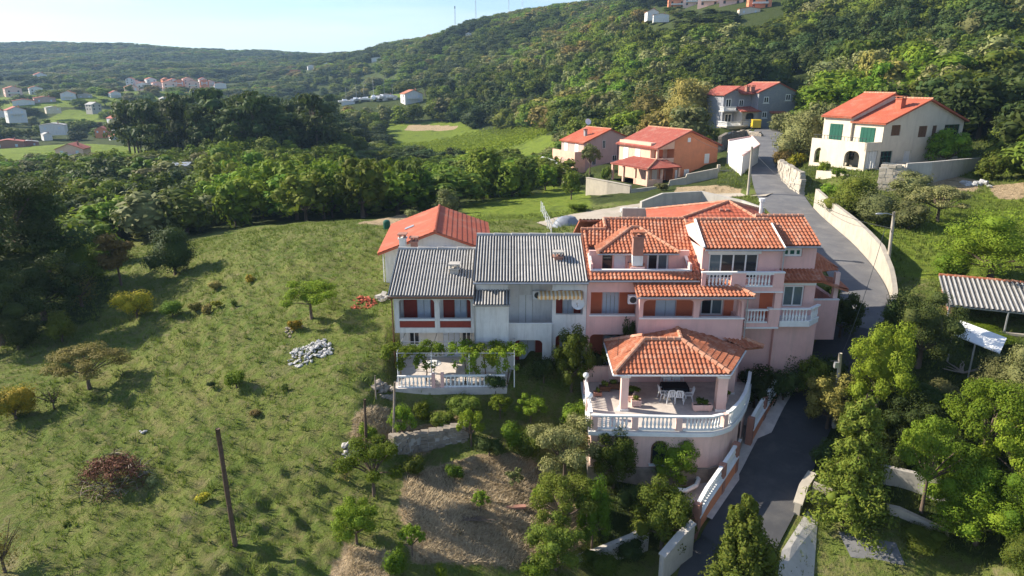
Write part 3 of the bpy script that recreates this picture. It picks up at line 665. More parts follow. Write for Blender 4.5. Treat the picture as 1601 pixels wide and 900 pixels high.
def house_b():
    t = thing('terraced_house', 'white middle terraced house with the higher corrugated roof and a striped awning', 'house', (1.2, 43, .4))
    f = Face(t, (0, Y0, 0)); mb = MB(); xl, xr = -2.4, 4.72; ze = 6.35
    # projecting stair wall on the left
    mb.box(-2.35, -.2+2.0-2.0, 40.35, 42.6, -.5, 5.0)
    # parapet and wall below the open balcony, arched opening
    f.wall(mb, -.19, 2.55-.02, -.5, 3.55, [(.15, 1.95, -.2, 2.45, .3)], .3, .25)
    mb.box(-.19, 2.5, 41.06, 42.4, 2.5, 2.72)
    # loggia on the right
    f.wall(mb, 2.55, xr, -.5, ze-.1, [(2.78, 4.5, 4.1, 5.72, .18), (2.8, 4.5, -.2, 2.72, .3)], .25)
    mb.box(2.56, xr, 41.27, 42.4, 2.8, 3.05)
    f.wall(mb, -2.35, xr, -.5, ze-.15, [(.45, 1.35, 2.75, 4.95), (3.35, 4.0, 3.07, 5.15), (.6, 1.5, 0, 2.0), (3.2, 4.1, 0, 2.2)], .3, -1.45)
    mb.box(xl+.06, xl+.3, 42.78, 50.2, -.5, ze-.15); mb.box(xr-.25, xr, 42.78, 50.2, -.5, ze-.15); mb.box(xl+.31, xr-.26, 49.95, 50.2, -.5, ze-.15)
    for x in (xl+.06, xr-.25): mb.ext([(x, 41.3, ze-.14), (x, 50.2, ze-.14), (x, 45.5, 8.02)], (.22, 0, 0))
    mb.build('wall', MAT['white_plaster'], t)
    f.slab(-.25, 2.58, .2, .3, 3.56, 3.62, 'coping', 'white_paint')
    f.shutters(.45, 1.35, 2.76, 4.94, 2, -1.5, 'white_paint', 'door_leaf'); f.shutters(3.35, 4.0, 3.08, 5.14, 2, -1.5, 'blue_shutter', slats=12)
    f.slab(2.8, 3.3, -1.44, -1.38, 3.1, 5.7, 'wall_panel', 'red_shutter'); f.slab(4.05, 4.5, -1.44, -1.38, 3.1, 5.7, 'wall_panel', 'red_shutter')
    f.shutters(.6, 1.5, .02, 1.98, 2, -1.5, 'blue_shutter', 'door_leaf'); f.slab(1.55, 2.4, -1.44, -1.36, .1, 2.3, 'wall_panel', 'red_shutter'); f.slab(-.1, .5, -1.44, -1.36, .1, 2.3, 'wall_panel', 'red_shutter')
    f.shutters(3.2, 4.1, .02, 2.18, 2, -1.5, 'blue_shutter', 'door_leaf', 12); f.slab(2.75, 3.15, -1.44, -1.36, 0, 2.4, 'wall_panel', 'red_shutter'); f.slab(4.15, 4.5, -1.44, -1.36, 0, 2.4, 'wall_panel', 'red_shutter')
    ac_unit(f, 1.75, -1.44, 4.75)
    aw = MB(); aw.add([at(*r1(762, 420), 41.0)+Vector((0, .0, .02)), at(*r1(957, 420), 41.0)+Vector((0, 0, .02)), at(*r1(960, 443), 40.2), at(*r1(757, 443), 40.2), at(*r1(762, 420), 41.0)+Vector((0, 0, -.02)), at(*r1(957, 420), 41.0)+Vector((0, 0, -.02)), at(*r1(960, 443), 40.2)-Vector((0, 0, .03)), at(*r1(757, 443), 40.2)-Vector((0, 0, .03))],
           [(0,1,2,3),(7,6,5,4),(0,4,5,1),(1,5,6,2),(2,6,7,3),(3,7,4,0)])
    a, b = at(*r1(757, 443), 40.2), at(*r1(960, 443), 40.2); n = 20
    for i in range(n):
        x0, x1 = a.x+(b.x-a.x)*i/n, a.x+(b.x-a.x)*(i+1)/n; aw.box(x0, x1, 40.17, 40.19, a.z-.2-.05*(i % 2), a.z-.01)
    awn = aw.build('awning', MAT['awning'], t); ar = MB()
    ar.tube([a+Vector((.1, .02, -.02)), (a.x+.15, 40.9, a.z-.35)], .02, 5); ar.tube([b+Vector((-.1, .02, -.02)), (b.x-.15, 40.9, a.z-.35)], .02, 5); each(ar, 'awning_arm', MAT['metal'], awn)
    rf = MB(); P = [(-2.4, 40.5, 6.39), (4.76, 40.5, 6.39), (4.76, 45.5, 8.2), (-2.4, 45.5, 8.2)]
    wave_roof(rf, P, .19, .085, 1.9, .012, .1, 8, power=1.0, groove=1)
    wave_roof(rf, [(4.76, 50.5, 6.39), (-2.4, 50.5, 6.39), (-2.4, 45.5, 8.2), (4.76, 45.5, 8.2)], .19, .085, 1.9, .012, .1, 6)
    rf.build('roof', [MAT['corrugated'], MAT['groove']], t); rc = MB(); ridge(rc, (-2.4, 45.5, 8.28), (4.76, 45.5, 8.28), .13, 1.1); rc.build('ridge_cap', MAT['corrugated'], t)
    r2_ = MB(); wave_roof(r2_, [(-2.42, 40.05, 5.03), (-.12, 40.05, 5.03), (-.12, 41.5, 5.55), (-2.42, 41.5, 5.55)], .19, .08, 1.5, .012, .1, 8, groove=1); r2_.build('lean_to_roof', [MAT['corrugated'], MAT['groove']], t)
    s2 = MB(); s2.box(-2.3, -.25, 41.5, 42.4, 4.9, 6.1); s2.build('upper_wall', MAT['white_plaster'], t)
    g = MB(); g.tube([(-2.4, 40.43, 6.32), (4.74, 40.43, 6.32)], .07, 6); g.tube([(-2.33, 40.3, 4.9), (-2.33, 40.28, .3)], .045, 6); each(g, 'gutter', MAT['metal'], t)
    chimney(t, (2.98, 42.9, 6.9), .5, .5, .5, 'brick', 'concrete')
    return t
def tiles(mb, poly, **k): wave_roof(mb, poly, .25, .065, .36, .035, .12, 6, **k)
def house_c():
    t = thing('pink_house', 'large pink terraced house with clay tile roofs, white balconies and a roof terrace', 'house', (11, 43, 0))
    f = Face(t, (0, Y0, 0)); mb = MB(); dk = MB()
    # ---- left part, two storeys under the big roof
    o1 = rect(r2, 147, 420, 528, 660, Y0)
    f.wall(mb, 4.74, 8.3, -.6, 6.3, [(4.98, 8.0, o1[2], o1[3]), (5.0, 8.0, -.3, 2.75, .3)], .25)
    f.wall(mb, 4.74, 8.3, -.6, 6.2, [(5.9, 6.95, 3.1, 5.35)], .25, -1.3)
    mb.box(4.99, 8.3, 41.26, 42.29, 2.85, 3.06)
    f.slab(4.9, 8.05, -.26, .05, o1[2]-.03, o1[2]+.06, 'coping', 'white_paint')
    f.shutters(5.9, 6.95, 3.1, 5.34, 4, -1.32, 'blue_shutter'); f.slab(5.0, 5.85, -1.3, -1.24, 3.1, 5.6, 'wall_panel', 'coral_shutter'); f.slab(7.0, 8.0, -1.3, -1.24, 3.1, 5.6, 'wall_panel', 'coral_shutter')
    f.slab(5.0, 6.0, -1.29, -1.2, -.3, 2.6, 'wall_panel', 'coral_shutter'); f.shutters(6.1, 7.2, -.3, 2.2, 2, -1.2, 'blue_shutter', 'door_leaf')
    mb.box(4.76, 5.0, 42.56, 51, -.6, 6.3); mb.box(5.01, 20.3, 50.8, 51, -.6, 6.3)
    # ---- the big roof with its cut-in terrace
    def rz_(y): return 6.45+.4*(y-40.7)
    def rp(x, y, d=0): return (x, y, rz_(y)+d)
    xa, xb, xc = 4.72, 6.45, 12.05
    rf = MB(); yt0, yt1 = 41.45, 43.6
    tx0, tx1 = at(*r2(168, 418), yt0).x, at(*r2(712, 418), yt0).x
    tiles(rf, [rp(xa, 40.7), rp(xc-.35, 40.7), rp(xc-.2, yt0), rp(xa, yt0)]); tiles(rf, [rp(xa, yt0+.01), rp(tx0, yt0+.01), rp(tx0, 45.9), rp(xa, 45.9)])
    tiles(rf, [rp(tx1, yt0+.01), rp(xc-.2, yt0+.01), rp(xc-.1, yt1), rp(tx1, yt1)]); tiles(rf, [rp(tx0+.01, yt1+.6), rp(xc-.1, yt1+.01), rp(xc, 47.1), rp(xb, 47.1), rp(tx0+.01, 45.9)])
    wave_roof(rf, [(xc, 51.4, 7.2), (xa, 51.4, 7.2), (xa, 47.1, 9.0), (xc, 47.1, 9.0)], .25, .065, .36, .035)
    mb.box(tx0-.2, tx1+.2, yt0+.16, 42.9, 6.1, 6.25)                          # terrace floor
    f.wall(mb, tx0-.1, tx1+.3, 6.2, 7.8, [(at(*r2(220, 400), 42.9).x, at(*r2(276, 400), 42.9).x, 6.26, 7.62), (at(*r2(285, 400), 42.9).x, at(*r2(350, 400), 42.9).x, 6.26, 7.62), (at(*r2(472, 400), 42.9).x, at(*r2(592, 400), 42.9).x, 6.26, 7.6)], .25, -1.9)
    mb.box(tx0-.14, tx0-.005, yt0, 43.2, 6.1, 7.3); mb.box(tx1+.01, tx1+.14, yt0, 43.2, 6.1, 7.3); mb.box(tx0, tx1, yt0+.01, yt0+.15, 6.1, 6.86)
    cp = MB(); cp.box(tx0-.15, tx1+.15, yt0-.05, yt0+.2, 6.87, 6.94); each(cp, 'terrace_coping', MAT['white_paint'], t)
    cp = MB(); cp.ext([(tx0-.17, yt0+.21, 6.9), (tx0-.17, 43.1, 7.5), (tx0+.03, 43.1, 7.5), (tx0+.03, yt0+.21, 6.9)], (0, 0, .07)); cp.ext([(tx1-.03, yt0+.21, 6.9), (tx1-.03, 43.1, 7.5), (tx1+.17, 43.1, 7.5), (tx1+.17, yt0+.21, 6.9)], (0, 0, .07)); each(cp, 'terrace_coping', MAT['white_paint'], t)
    X_ = lambda x: at(*r2(x, 400), 42.9).x
    f.window(X_(220), X_(276), 6.27, 7.62, 1, -2.0, 'brown_wood'); f.shutters(X_(285), X_(350), 6.27, 7.62, 1, -1.93, 'blue_shutter', 'door_leaf'); f.window(X_(472), X_(592), 6.27, 7.6, 2, -2.0, 'white_paint', ('glass', 'curtain'), .12)
    # dormer roof over the terrace doors
    eL, eR = at(*r2(196, 300), 42.3).x, at(*r2(655, 300), 42.3).x; zE = 7.78; aL, aR, yA, zA = eL+2.55, eL+3.15, 45.3, 8.75
    tiles(rf, [(eL, 42.3, zE), (eR, 42.3, zE), (aR, yA, zA), (aL, yA, zA)]); tiles(rf, [(eL, 44.1, zE), (eL, 42.31, zE), (aL-.01, yA, zA), (aL-.3, 46.3, zA)]); tiles(rf, [(eR, 42.31, zE), (eR, 44.1, zE), (aR+.3, 46.3, zA), (aR+.01, yA, zA)])
    rf.build('roof', MAT['tile'], t)
    rc = MB(); ridge(rc, (xb, 47.1, 9.08), (xc, 47.1, 9.08)); ridge(rc, (xa, 45.9, 8.6), (xb, 45.9, 8.6)); ridge(rc, (eL, 42.3, zE+.08), (aL, yA, zA+.08)); ridge(rc, (eR, 42.3, zE+.08), (aR, yA, zA+.08)); ridge(rc, (aL, yA, zA+.1), (aR, yA, zA+.1)); ridge(rc, (xb-.05, 45.95, 8.7), (xb-.05, 47.1, 9.1))
    ridge(rc, (xc+.02, 41.4, 6.85), (xc+.02, 47.1, 9.06), .1); rc.build('ridge_cap', MAT['tile_cap'], t)
    gt = MB(); gt.tube([(xa, 40.62, 6.4), (xc-.4, 40.62, 6.4)], .06, 6); gt.tube([(eL, 42.22, zE-.06), (eR, 42.22, zE-.06)], .05, 6); each(gt, 'gutter', MAT['metal'], t)
    cx = at(*r2(420, 300), 42.0).x
    bs = MB(); bs.box(cx-.45, cx+.45, 41.62, 42.88, 6.2, 7.05); bs.build('chimney_breast', MAT['pink_plaster'], t); cp = MB(); wave_roof(cp, [(cx-.5, 41.5, 6.72), (cx+.5, 41.5, 6.72), (cx+.5, 42.0, 7.2), (cx-.5, 42.0, 7.2)], .31, .06, .4, .03); cp.build('chimney_skirt', MAT['tile'], t)
    cw = MB(); cw.box(cx-.33, cx+.33, 41.75, 42.25, 7.1, 7.75); cw.build('chimney_base', MAT['white_plaster'], t)
    chimney(t, (cx, 42.0, 7.76), .66, .52, 1.15, 'brick', 'tile')
    # ---- right part, three storeys
    w4 = rect(r2, 818, 1107, 312, 412, 41.5); u0, u1 = 11.95, at(1221, 400, 41.5).x
    mb.box(u0, u0+.25, 41.76, 50, 5, 8.3); mb.ext([(u0, 41.6, 8.31), (u0, 50, 7.7), (u0, 44.1, 9.42)], (.2, 0, 0))
    f.wall(mb, u0, u1, -3, 8.35, [(w4[0], w4[1], 6.3, w4[3]), (10.2+1.85, 14.0, 3.2, 5.6)], .25, -.5)
    f.window(w4[0], w4[1], 6.3, w4[3], 4, -.62, 'white_paint', ('curtain', 'glass', 'glass', 'glass'), .09)
    f.slab(w4[0]-.1, w4[1]+.1, -.5, -.44, w4[3]+.02, w4[3]+.24, 'lintel', 'white_paint')
    rf = MB(); xL, xR = 11.92, at(1227, 389, 41).x
    tiles(rf, [(xL-.05, 40.95, 8.4), (xR, 40.95, 8.4), (xR, 44.1, 9.55), (xL+.1, 44.1, 9.55)])
    x2L, x2R = xR-.6, at(1283, 384, 42).x
    tiles(rf, [(xR+.02, 41.95, 8.36), (x2R, 41.95, 8.36), (x2R, 45.0, 9.62), (x2L, 45.0, 9.62), (x2L+.58, 44.0, 9.22)])
    tiles(rf, [(xR, 50.2, 7.6), (xL, 50.2, 7.6), (xL+.1, 44.1, 9.55), (xR, 44.1, 9.55)]); tiles(rf, [(x2R, 50.2, 7.6), (x2L+.5, 50.2, 7.6), (x2L+.5, 45, 9.62), (x2R, 45, 9.62)])
    rf.build('roof', MAT['tile'], t, label='clay tile roof of the taller right part')
    rc = MB(); ridge(rc, (xL, 44.1, 9.63), (xR, 44.1, 9.63)); ridge(rc, (x2L, 45, 9.7), (x2R, 45, 9.7)); rc.build('ridge_cap', MAT['tile_cap'], t)
    vg = MB(); vg.tube([(xL-.06, 40.95, 8.5), (xL+.08, 44.1, 9.65)], .09, 5); vg.tube([(xR+.02, 40.95, 8.45), (xR+.02, 43.6, 9.45)], .07, 5); each(vg, 'verge', MAT['white_paint'], t)
    gt = MB(); gt.tube([(xL, 40.88, 8.32), (xR, 40.88, 8.32)], .06, 6); gt.tube([(xR, 41.88, 8.28), (x2R, 41.88, 8.28)], .06, 6); gt.tube([(u1+.1, 41.3, 8.2), (u1+.1, 41.32, 3.5)], .045, 6); each(gt, 'gutter', MAT['metal'], t)
    # balcony of the top storey
    b0, b1 = at(*r2(782, 450), 40.45).x, at(*r2(1246, 450), 40.45).x; zb = 6.1; ba = [at(*r2(x, 450), 40.45).x for x in (805, 950, 1030, 1185)]
    for s0, s1 in ((b0, ba[0]), (ba[1], ba[2]), (ba[3], b1)): mb.box(s0, s1, 40.42, 40.6, zb, zb+.88)
    mb.box(b1-.16, b1-.005, 40.61, 41.6, zb, zb+.88); mb.box(b0+.01, b1-.01, 40.43, 41.5, zb-.28, zb-.01); 
    balustrade(t, [(ba[0], 40.5, zb), (ba[1], 40.5, zb)], .88, .2); balustrade(t, [(ba[2], 40.5, zb), (ba[3], 40.5, zb)], .88, .2)
    cp = MB(); cp.box(b0-.03, b1+.03, 40.38, 40.63, zb+.89, zb+.97); cp.build('coping', MAT['white_paint'], t); cp = MB(); cp.box(b0, b1+.02, 40.39, 41.48, zb-.36, zb-.285); cp.build('slab_edge', MAT['white_paint'], t)
    # loggia under it
    l0, l1 = at(*r2(1030, 600), 40.5).x, at(*r2(1226, 600), 40.5).x; zl = 3.72; cz = at(*r2(1160, 600), 40.5).x
    mb.box(cz+.05, l1, 40.45, 40.75, zl, zl+.9); mb.box(l1-.42, l1-.005, 40.46, 40.8, zl+.91, zb-.37); mb.box(l0, l1-.005, 40.47, 41.49, zl-.26, zl-.01)
    balustrade(t, [(l0, 40.55, zl), (cz, 40.55, zl)], .9, .2); cp = MB(); cp.box(cz, l1+.02, 40.42, 40.78, zl+.905, zl+.97); cp.build('coping', MAT['white_paint'], t)
    cp = MB(); cp.box(l0, l1, 40.42, 41.48, zl-.36, zl-.27); cp.build('slab_edge', MAT['white_paint'], t)
    f.slab(at(*r2(1108, 560), 41.5).x, at(*r2(1197, 560), 41.5).x, -.5, -.46, zl, zb-.5, 'wall_panel', 'coral_shutter'); f.window(12.6, 13.6, zl, 5.55, 1, -.62, 'brown_wood')
    # ---- far right part
    e0, e1 = u1+.01, at(1276, 400, 42.5).x; we = rect(r2, 1237, 1352, 281, 327, 42.5)
    f.wall(mb, e0, e1, -1.5, 8.3, [(we[0], we[1], we[2], we[3])], .25, -1.5)
    f.window(we[0], we[1], we[2], we[3], 3, -1.58, 'white_paint', 'green_shutter', .14)
    mb.box(e1-.25, e1, 42.76, 50, -1.5, 8.3)
    rf = MB(); tiles(rf, [(e0-.05, 41.35, 6.18), (e1+.35, 41.35, 6.18), (e1+.35, 42.49, 6.68), (e0-.05, 42.49, 6.68)]); rf.build('pent_roof', MAT['tile'], t)
    wl = rect(r2, 1236, 1362, 492, 583, 42.0); f.wall(mb, e0, e1, -1.5, 6.1, [(wl[0], wl[1], wl[2]-.3, wl[3])], .25, -1.0+.02); f.window(wl[0], wl[1], wl[2]-.3, wl[3], 2, -1.08, 'white_paint', 'curtain', .09)
    f.slab(e0, e1, -.98, -.93, 5.75, 5.95, 'lintel', 'white_paint')
    c0, c1, c2 = at(*r2(1226, 640), 40.6).x, at(*r2(1396, 640), 40.6).x, at(*r2(1450, 620), 41.4).x
    fl = MB(); fl.prism([(c0, 40.6), (c1, 40.6), (c2, 41.5), (c2, 41.99), (c0, 41.99)], zl-.3, zl-.005); fl.build('balcony_slab', MAT['white_paint'], t)
    balustrade(t, [(c0, 40.68, zl), (c1-.02, 40.68, zl)], .92, .19); balustrade(t, [(c1+.02, 40.72, zl), (c2-.06, 41.5, zl)], .92, .19)
    mb.box(e0, e1, 41.2, 41.98, -2, zl-.31)
    # ---- arched porch in front
    f2 = Face(t, (0, 39.8, 0)); A = rect(r2, 450, 742, 572, 672, 39.8); B = rect(r2, 766, 1012, 572, 672, 39.8); p0, p1 = at(*r2(430, 620), 39.8).x, at(*r2(1022, 620), 39.8).x
    f2.wall(mb, p0, p1, -.2, 5.72, [(A[0], A[1], A[2], A[3], .3), (B[0], B[1], B[2], B[3], .3)], .28)
    f2.slab(p0+.02, p1+.05, -.3, .06, A[2]-.08, A[2]+.02, 'coping', 'white_paint')
    mb.box(p0, p0+.28, 40.09, 40.98, -.2, 5.7); mb.box(p1-.28, p1, 40.09, 40.1+.3, -.2, 5.7); mb.box(p1-.28, p1-.01, 40.41, 41.4, -.2, A[2]-.1); mb.box(p0+.29, p1-.29, 40.09, 41.6, 3.2, 3.5)
    f2.wall(mb, p0+.29, p1, -.2, 6.1, [(at(*r2(523, 600), 41.4).x, at(*r2(636, 600), 41.4).x, 3.5, 5.6), (at(*r2(778, 600), 41.4).x, at(*r2(903, 600), 41.4).x, 3.9, 5.6)], .2, -1.6)
    f2.shutters(at(*r2(523, 600), 41.4).x, at(*r2(636, 600), 41.4).x, 3.52, 5.58, 2, -1.68, 'blue_shutter', 'door_leaf'); f2.window(at(*r2(778, 600), 41.4).x, at(*r2(903, 600), 41.4).x, 3.9, 5.6, 2, -1.72, 'white_paint', ('glass', 'curtain'), .09)
    f2.slab(A[0], at(*r2(520, 600), 41.4).x, -1.6, -1.56, 3.5, 5.65, 'wall_panel', 'coral_shutter'); f2.slab(at(*r2(640, 600), 41.4).x, at(*r2(760, 600), 41.4).x, -1.6, -1.56, 3.5, 5.65, 'wall_panel', 'coral_shutter'); f2.slab(at(*r2(907, 600), 41.4).x, B[1], -1.6, -1.56, 3.5, 5.65, 'wall_panel', 'coral_shutter')
    q0, q1 = at(*r2(420, 556), 39.35).x, at(*r2(1082, 556), 39.35).x
    rf = MB(); tiles(rf, [(q0, 39.35, 5.8), (q1, 39.35, 5.8), (q1-1.3, 41.0, 6.28), (q0, 41.0, 6.28)]); tiles(rf, [(q1, 39.36, 5.8), (q1, 41.4, 5.8), (q1-1.29, 41.0, 6.28)]); rf.build('porch_roof', MAT['tile'], t)
    rc = MB(); ridge(rc, (q1, 39.35, 5.88), (q1-1.3, 41, 6.36)); ridge(rc, (q0, 41, 6.34), (q1-1.3, 41, 6.34), .08); rc.build('ridge_cap', MAT['tile_cap'], t)
    gt = MB(); gt.tube([(q0, 39.28, 5.74), (q1, 39.28, 5.74)], .055, 6); gt.tube([(p1+.12, 39.7, 5.7), (p1+.12, 39.72, 3)], .045, 6); each(gt, 'gutter', MAT['metal'], t)
    ac_unit(Face(t, (0, Y0, 0)), at(*r2(402, 520), 41).x, 0.01, 4.9)
    # ---- side entrance on the road side
    sx = e1+.02; rf = MB(); P1 = at(*r2(1556, 366), 44.0)
    tiles(rf, [(P1.x, 44.0, 6.25), (P1.x+.4, 48.2, 6.25), (sx, 48.2, 7.7), (sx, 44.0, 7.7)]); tiles(rf, [(sx, 43.0, 6.3), (P1.x, 43.98, 6.24), (sx, 43.98, 7.68)])
    wave_roof(rf, [(P1.x+.5, 43.2, 5.0), (P1.x+.9, 45.5, 5.0), (sx+1.1, 45.5, 5.6), (sx+1.1, 43.2, 5.6)], .25, .065, .36, .035); rf.build('side_porch_roof', MAT['tile'], t)
    mb.box(sx, P1.x, 43.3, 43.5, 1.5, 4.3); mb.box(P1.x-.3, P1.x, 43.51, 48, 1.5, 4.3); co = MB(); co.box(P1.x-.34, P1.x-.04, 43.52, 43.82, 4.31, 6.15); co.box(P1.x-.1, P1.x+.2, 47.6, 47.9, 3.5, 6.15); each(co, 'column', MAT['pale_pink'], t)
    cp = MB(); cp.box(sx, P1.x+.03, 43.27, 43.53, 4.31, 4.38); cp.build('coping', MAT['white_paint'], t)
    mb.box(sx, sx+1.5, 46, 46.2, 1.5, 6.2)
    mb.build('wall', MAT['pink_plaster'], t)
    return t
house_a(); house_b(); house_c()
dish('satellite_dish', 'white satellite dish on the loggia of the middle white house', at(*r1(940, 475), 40.75), (-.25, -.9, .35), .42, base=at(*r1(940, 500), 40.98))
# ------------------------------------------------------------------ covered terrace in front of the pink house
def terrace():
    t = thing('terrace_pavilion', 'pink garden terrace with a hipped clay tile roof and a curved white balustrade', 'terrace', (8, 37, 0))
    fr = [onz(921.7, 671, 0).xy, onz(1085, 674, 0).xy]
    cur = [onz(u, v, 0).xy for u, v in ((1113,673.5),(1130,669.5),(1143,664),(1158,648),(1166,633),(1171.5,615),(1174,596))]
    back = [Vector((14.6, 39.95)), Vector((4.45, 39.95))]
    edge = fr+cur
    poly = edge+back
    def inset(pts, d):
        out = []; n = len(pts)
        for i in range(n):
            a, b, c = Vector(pts[i-1]), Vector(pts[i]), Vector(pts[(i+1) % n]); e1 = (b-a).normalized(); e2 = (c-b).normalized()
            nn = (Vector((-e1.y, e1.x))+Vector((-e2.y, e2.x))); nn.normalize(); k = max(.5, nn.dot(Vector((-e1.y, e1.x)))); out.append(b+nn*(d/k))
        return out
    ip = inset(poly, .22)
    fl = MB(); fl.prism([tuple(p) for p in ip], -.1, .0); fl.build('floor', MAT['paving'], t)
    sl = MB(); sl.prism([tuple(p) for p in inset(poly, -.06)], -.34, -.104); sl.build('slab_edge', MAT['white_paint'], t)
    wl = MB(); wp = inset(poly, .12); wl.prism([tuple(p) for p in wp], -2.35, -.345); wl.build('wall', MAT['pale_pink'], t)
    pl = MB(); pl.prism([tuple(p) for p in inset(poly, -.02)], -4.6, -2.352); pl.build('plinth', MAT['rubble'], t)
    # arched windows in the wall
    def arch(p, nrm, w, z0, z1):
        nrm = Vector((nrm[0], nrm[1], 0)).normalized(); s = Vector((-nrm.y, nrm.x, 0)); c = Vector((p[0], p[1], 0))
        pts = [c-s*w/2+Vector((0, 0, z0)), c+s*w/2+Vector((0, 0, z0))]+[c+s*(w/2*math.cos(q))+Vector((0, 0, z1-w/2+w/2*math.sin(q))) for q in np.linspace(0, math.pi, 9)]
        m = MB(); m.ext([q+nrm*.02 for q in pts], nrm*-.1); fw = m.build('arched_window', MAT['brown_wood'], t); g = MB(); cc = c+Vector((0, 0, (z0+z1)/2)); g.ext([cc+(q-cc)*.84+nrm*.03 for q in pts], nrm*-.02); g.build('pane', MAT['glass'], fw)
        sm = MB(); q0 = c+nrm*.06+Vector((0, 0, z0-.05)); sm.obox(q0, (w+.2, .2, .08), math.atan2(s.y, s.x)); sm.build('sill', MAT['white_paint'], t)
    a, b = Vector(wp[5]), Vector(wp[6]); e = (b-a).normalized(); arch((a+b)/2, (e.y, -e.x), .62, -2.1, -.75)
    arch((Vector(wp[0])*.32+Vector(wp[1])*.68), (0, -1), .9, -2.1, -.7)
    # balustrade
    bp = [Vector((p[0], p[1], 0)) for p in inset(poly, .1)]
    H_ = .86; posts = MB()
    def post(p, w=.32, ang=0): posts.obox((p.x, p.y, H_/2-.02), (w, .26, H_-.1), ang)
    A, B = bp[0], bp[1]; L = (B-A).length; d = (B-A)/L
    cuts = [0, .62/1.0, .0]; segs = [(.35, 2.15), (2.6, 4.55), (5.0, L)]
    for p in (.17, 2.37, 4.77): post(A+d*p)
    for s0, s1 in segs[:2]: balustrade(t, [A+d*s0, A+d*s1], H_, .2, r=.085)
    curp = [A+d*segs[2][0]]+bp[1:9]
    acc = 0; mid = None
    balustrade(t, curp[:4], H_, .2, r=.085); q = (curp[4]-curp[3]).normalized(); post(curp[3]+q*.2, .36, math.atan2(q.y, q.x))
    balustrade(t, [curp[3]+q*.4]+curp[4:], H_, .2, r=.085)
    for s in (.17, 2.37, 4.77): pass
    mb = MB()
    for s0, s1 in ((-.02, .345), (2.155, 2.595), (4.555, 4.995)): mb.add([], []); mb.obox(A+d*((s0+s1)/2)+Vector((0, 0, H_-.045)), (s1-s0, .2, .09), math.atan2(d.y, d.x))
    mb.cut = [c for i, c in enumerate(mb.cut) if i % 2]; each(mb, 'post_cap', MAT['white_paint'], t)
    # left side: pink parapet with two lamp posts
    lp = [bp[0]+Vector((.0, .3, 0)), bp[10]]
    sd = MB(); q0, q1 = lp; q = (q1-q0); ang = math.atan2(q.y, q.x)
    balustrade(t, [q0, q0+q*.28], H_, .2, r=.085); balustrade(t, [q0+q*.36, q0+q*.66], H_, .2, r=.085)
    posts.obox(q0+q*.32+Vector((0, 0, H_/2)), (.3, .26, H_), ang); posts.obox(q0+q*.7+Vector((0, 0, H_/2)), (.3, .26, H_), ang)
    each(posts, 'post', MAT['pale_pink'], t)
    pb = MB(); pb.box(4.65, 8.0, 39.75, 39.94, .001, 1.0); pb.build('parapet', MAT['pale_pink'], t); pb = MB(); pb.box(4.6, 8.0, 39.72, 39.95, 1.002, 1.07); pb.build('coping', MAT['pale_pink'], t)
    for k, (u, v) in enumerate(((919, 587), (923, 619))):
        Y = (37.95, 35.2)[k]; c = at(u, v, Y); x = q0.x+(q1.x-q0.x)*(Y-q0.y)/(q1.y-q0.y)
        lt = thing('globe_lamp', ('white globe lamp on the left rail of the terrace, farther from the corner', 'white globe lamp on the left rail of the terrace, nearer the front corner')[k], 'lamp', (x, Y, H_))
        m = MB(); m.lathe((x, Y, H_), [(.09, 0), (.09, .03), (.035, .06), (.03, .2), (.07, .22), (.07, .25)], 8); m.build('stem', MAT['white_paint'], lt); g = MB(); g.blob((x, Y, H_+.42), .19, 0, 0, 14, 9); g.build('globe', MAT['globe'], lt, smooth=True)
    # columns
    cols = [at(*r3(340, 545), 36.0).xy, at(*r3(880, 548), 36.0).xy, Vector((13.35, 38.2)), Vector((6.3, 39.7))]
    for i, c in enumerate(cols):
        w = .42 if i != 1 else .56
        cm = MB(); cm.obox((c.x, c.y, 1.05), (w, w, 2.1), -.05*i); co = cm.build('column', MAT['pale_pink'], t); k = MB(); k.obox((c.x, c.y, 2.16), (w+.14, w+.14, .12), -.05*i); k.obox((c.x, c.y, .06), (w+.1, w+.1, .11), -.05*i); each(k, 'column_trim', MAT['white_paint'], co)
    # beam and roof
    e = 2.45; zr = 3.56
    FL, FR, BL = (5.8, 35.5, e), (12.32, 35.5, e), (5.9, 40.4, e); AL, AR, AB = (7.85, 37.9, zr), (10.05, 37.9, zr), (10.35, 40.5, zr); BR = (14.36, 39.1, e)
    bm = MB(); bm.box(6.0, 12.1, 35.75, 36.05, 2.225, 2.42); bm.box(6.02, 6.3, 36.06, 40.2, 2.225, 2.42); bm.ext([(11.8, 36.06, 2.225), (12.1, 36.06, 2.225), (14.0, 39.2, 2.225), (13.7, 39.2, 2.225)], (0, 0, .19)); each(bm, 'beam', MAT['white_paint'], t)
    rf = MB(); tiles(rf, [FL, FR, AR, AL]); tiles(rf, [BL, (5.8, 35.51, e), (7.84, 37.9, zr), (7.9, 38.5, zr)]); tiles(rf, [(12.33, 35.51, e), BR, (AB[0]+.02, 40.5, zr), (AR[0]+.01, 37.9, zr)])
    wave_roof(rf, [(7.2, 40.6, 2.95), (7.2, 38.0, 2.95), (AR[0]-.01, 37.92, zr), (AB[0]-.01, 40.5, zr)], .25, .065, .36, .035, .08)
    tiles(rf, [(BL[0], 40.4, e), (7.9, 38.51, zr), (7.2, 40.4, 2.9)])
    xr = at(1195, 543, 39.4).x; tiles(rf, [(14.3, 39.15, e+.02), (xr, 39.5, e+.02), (12.1, 40.95, zr-.05), (11.2, 40.95, zr-.1)])
    rf.build('roof', MAT['tile'], t)
    rc = MB(); z1 = Vector((0, 0, .1))
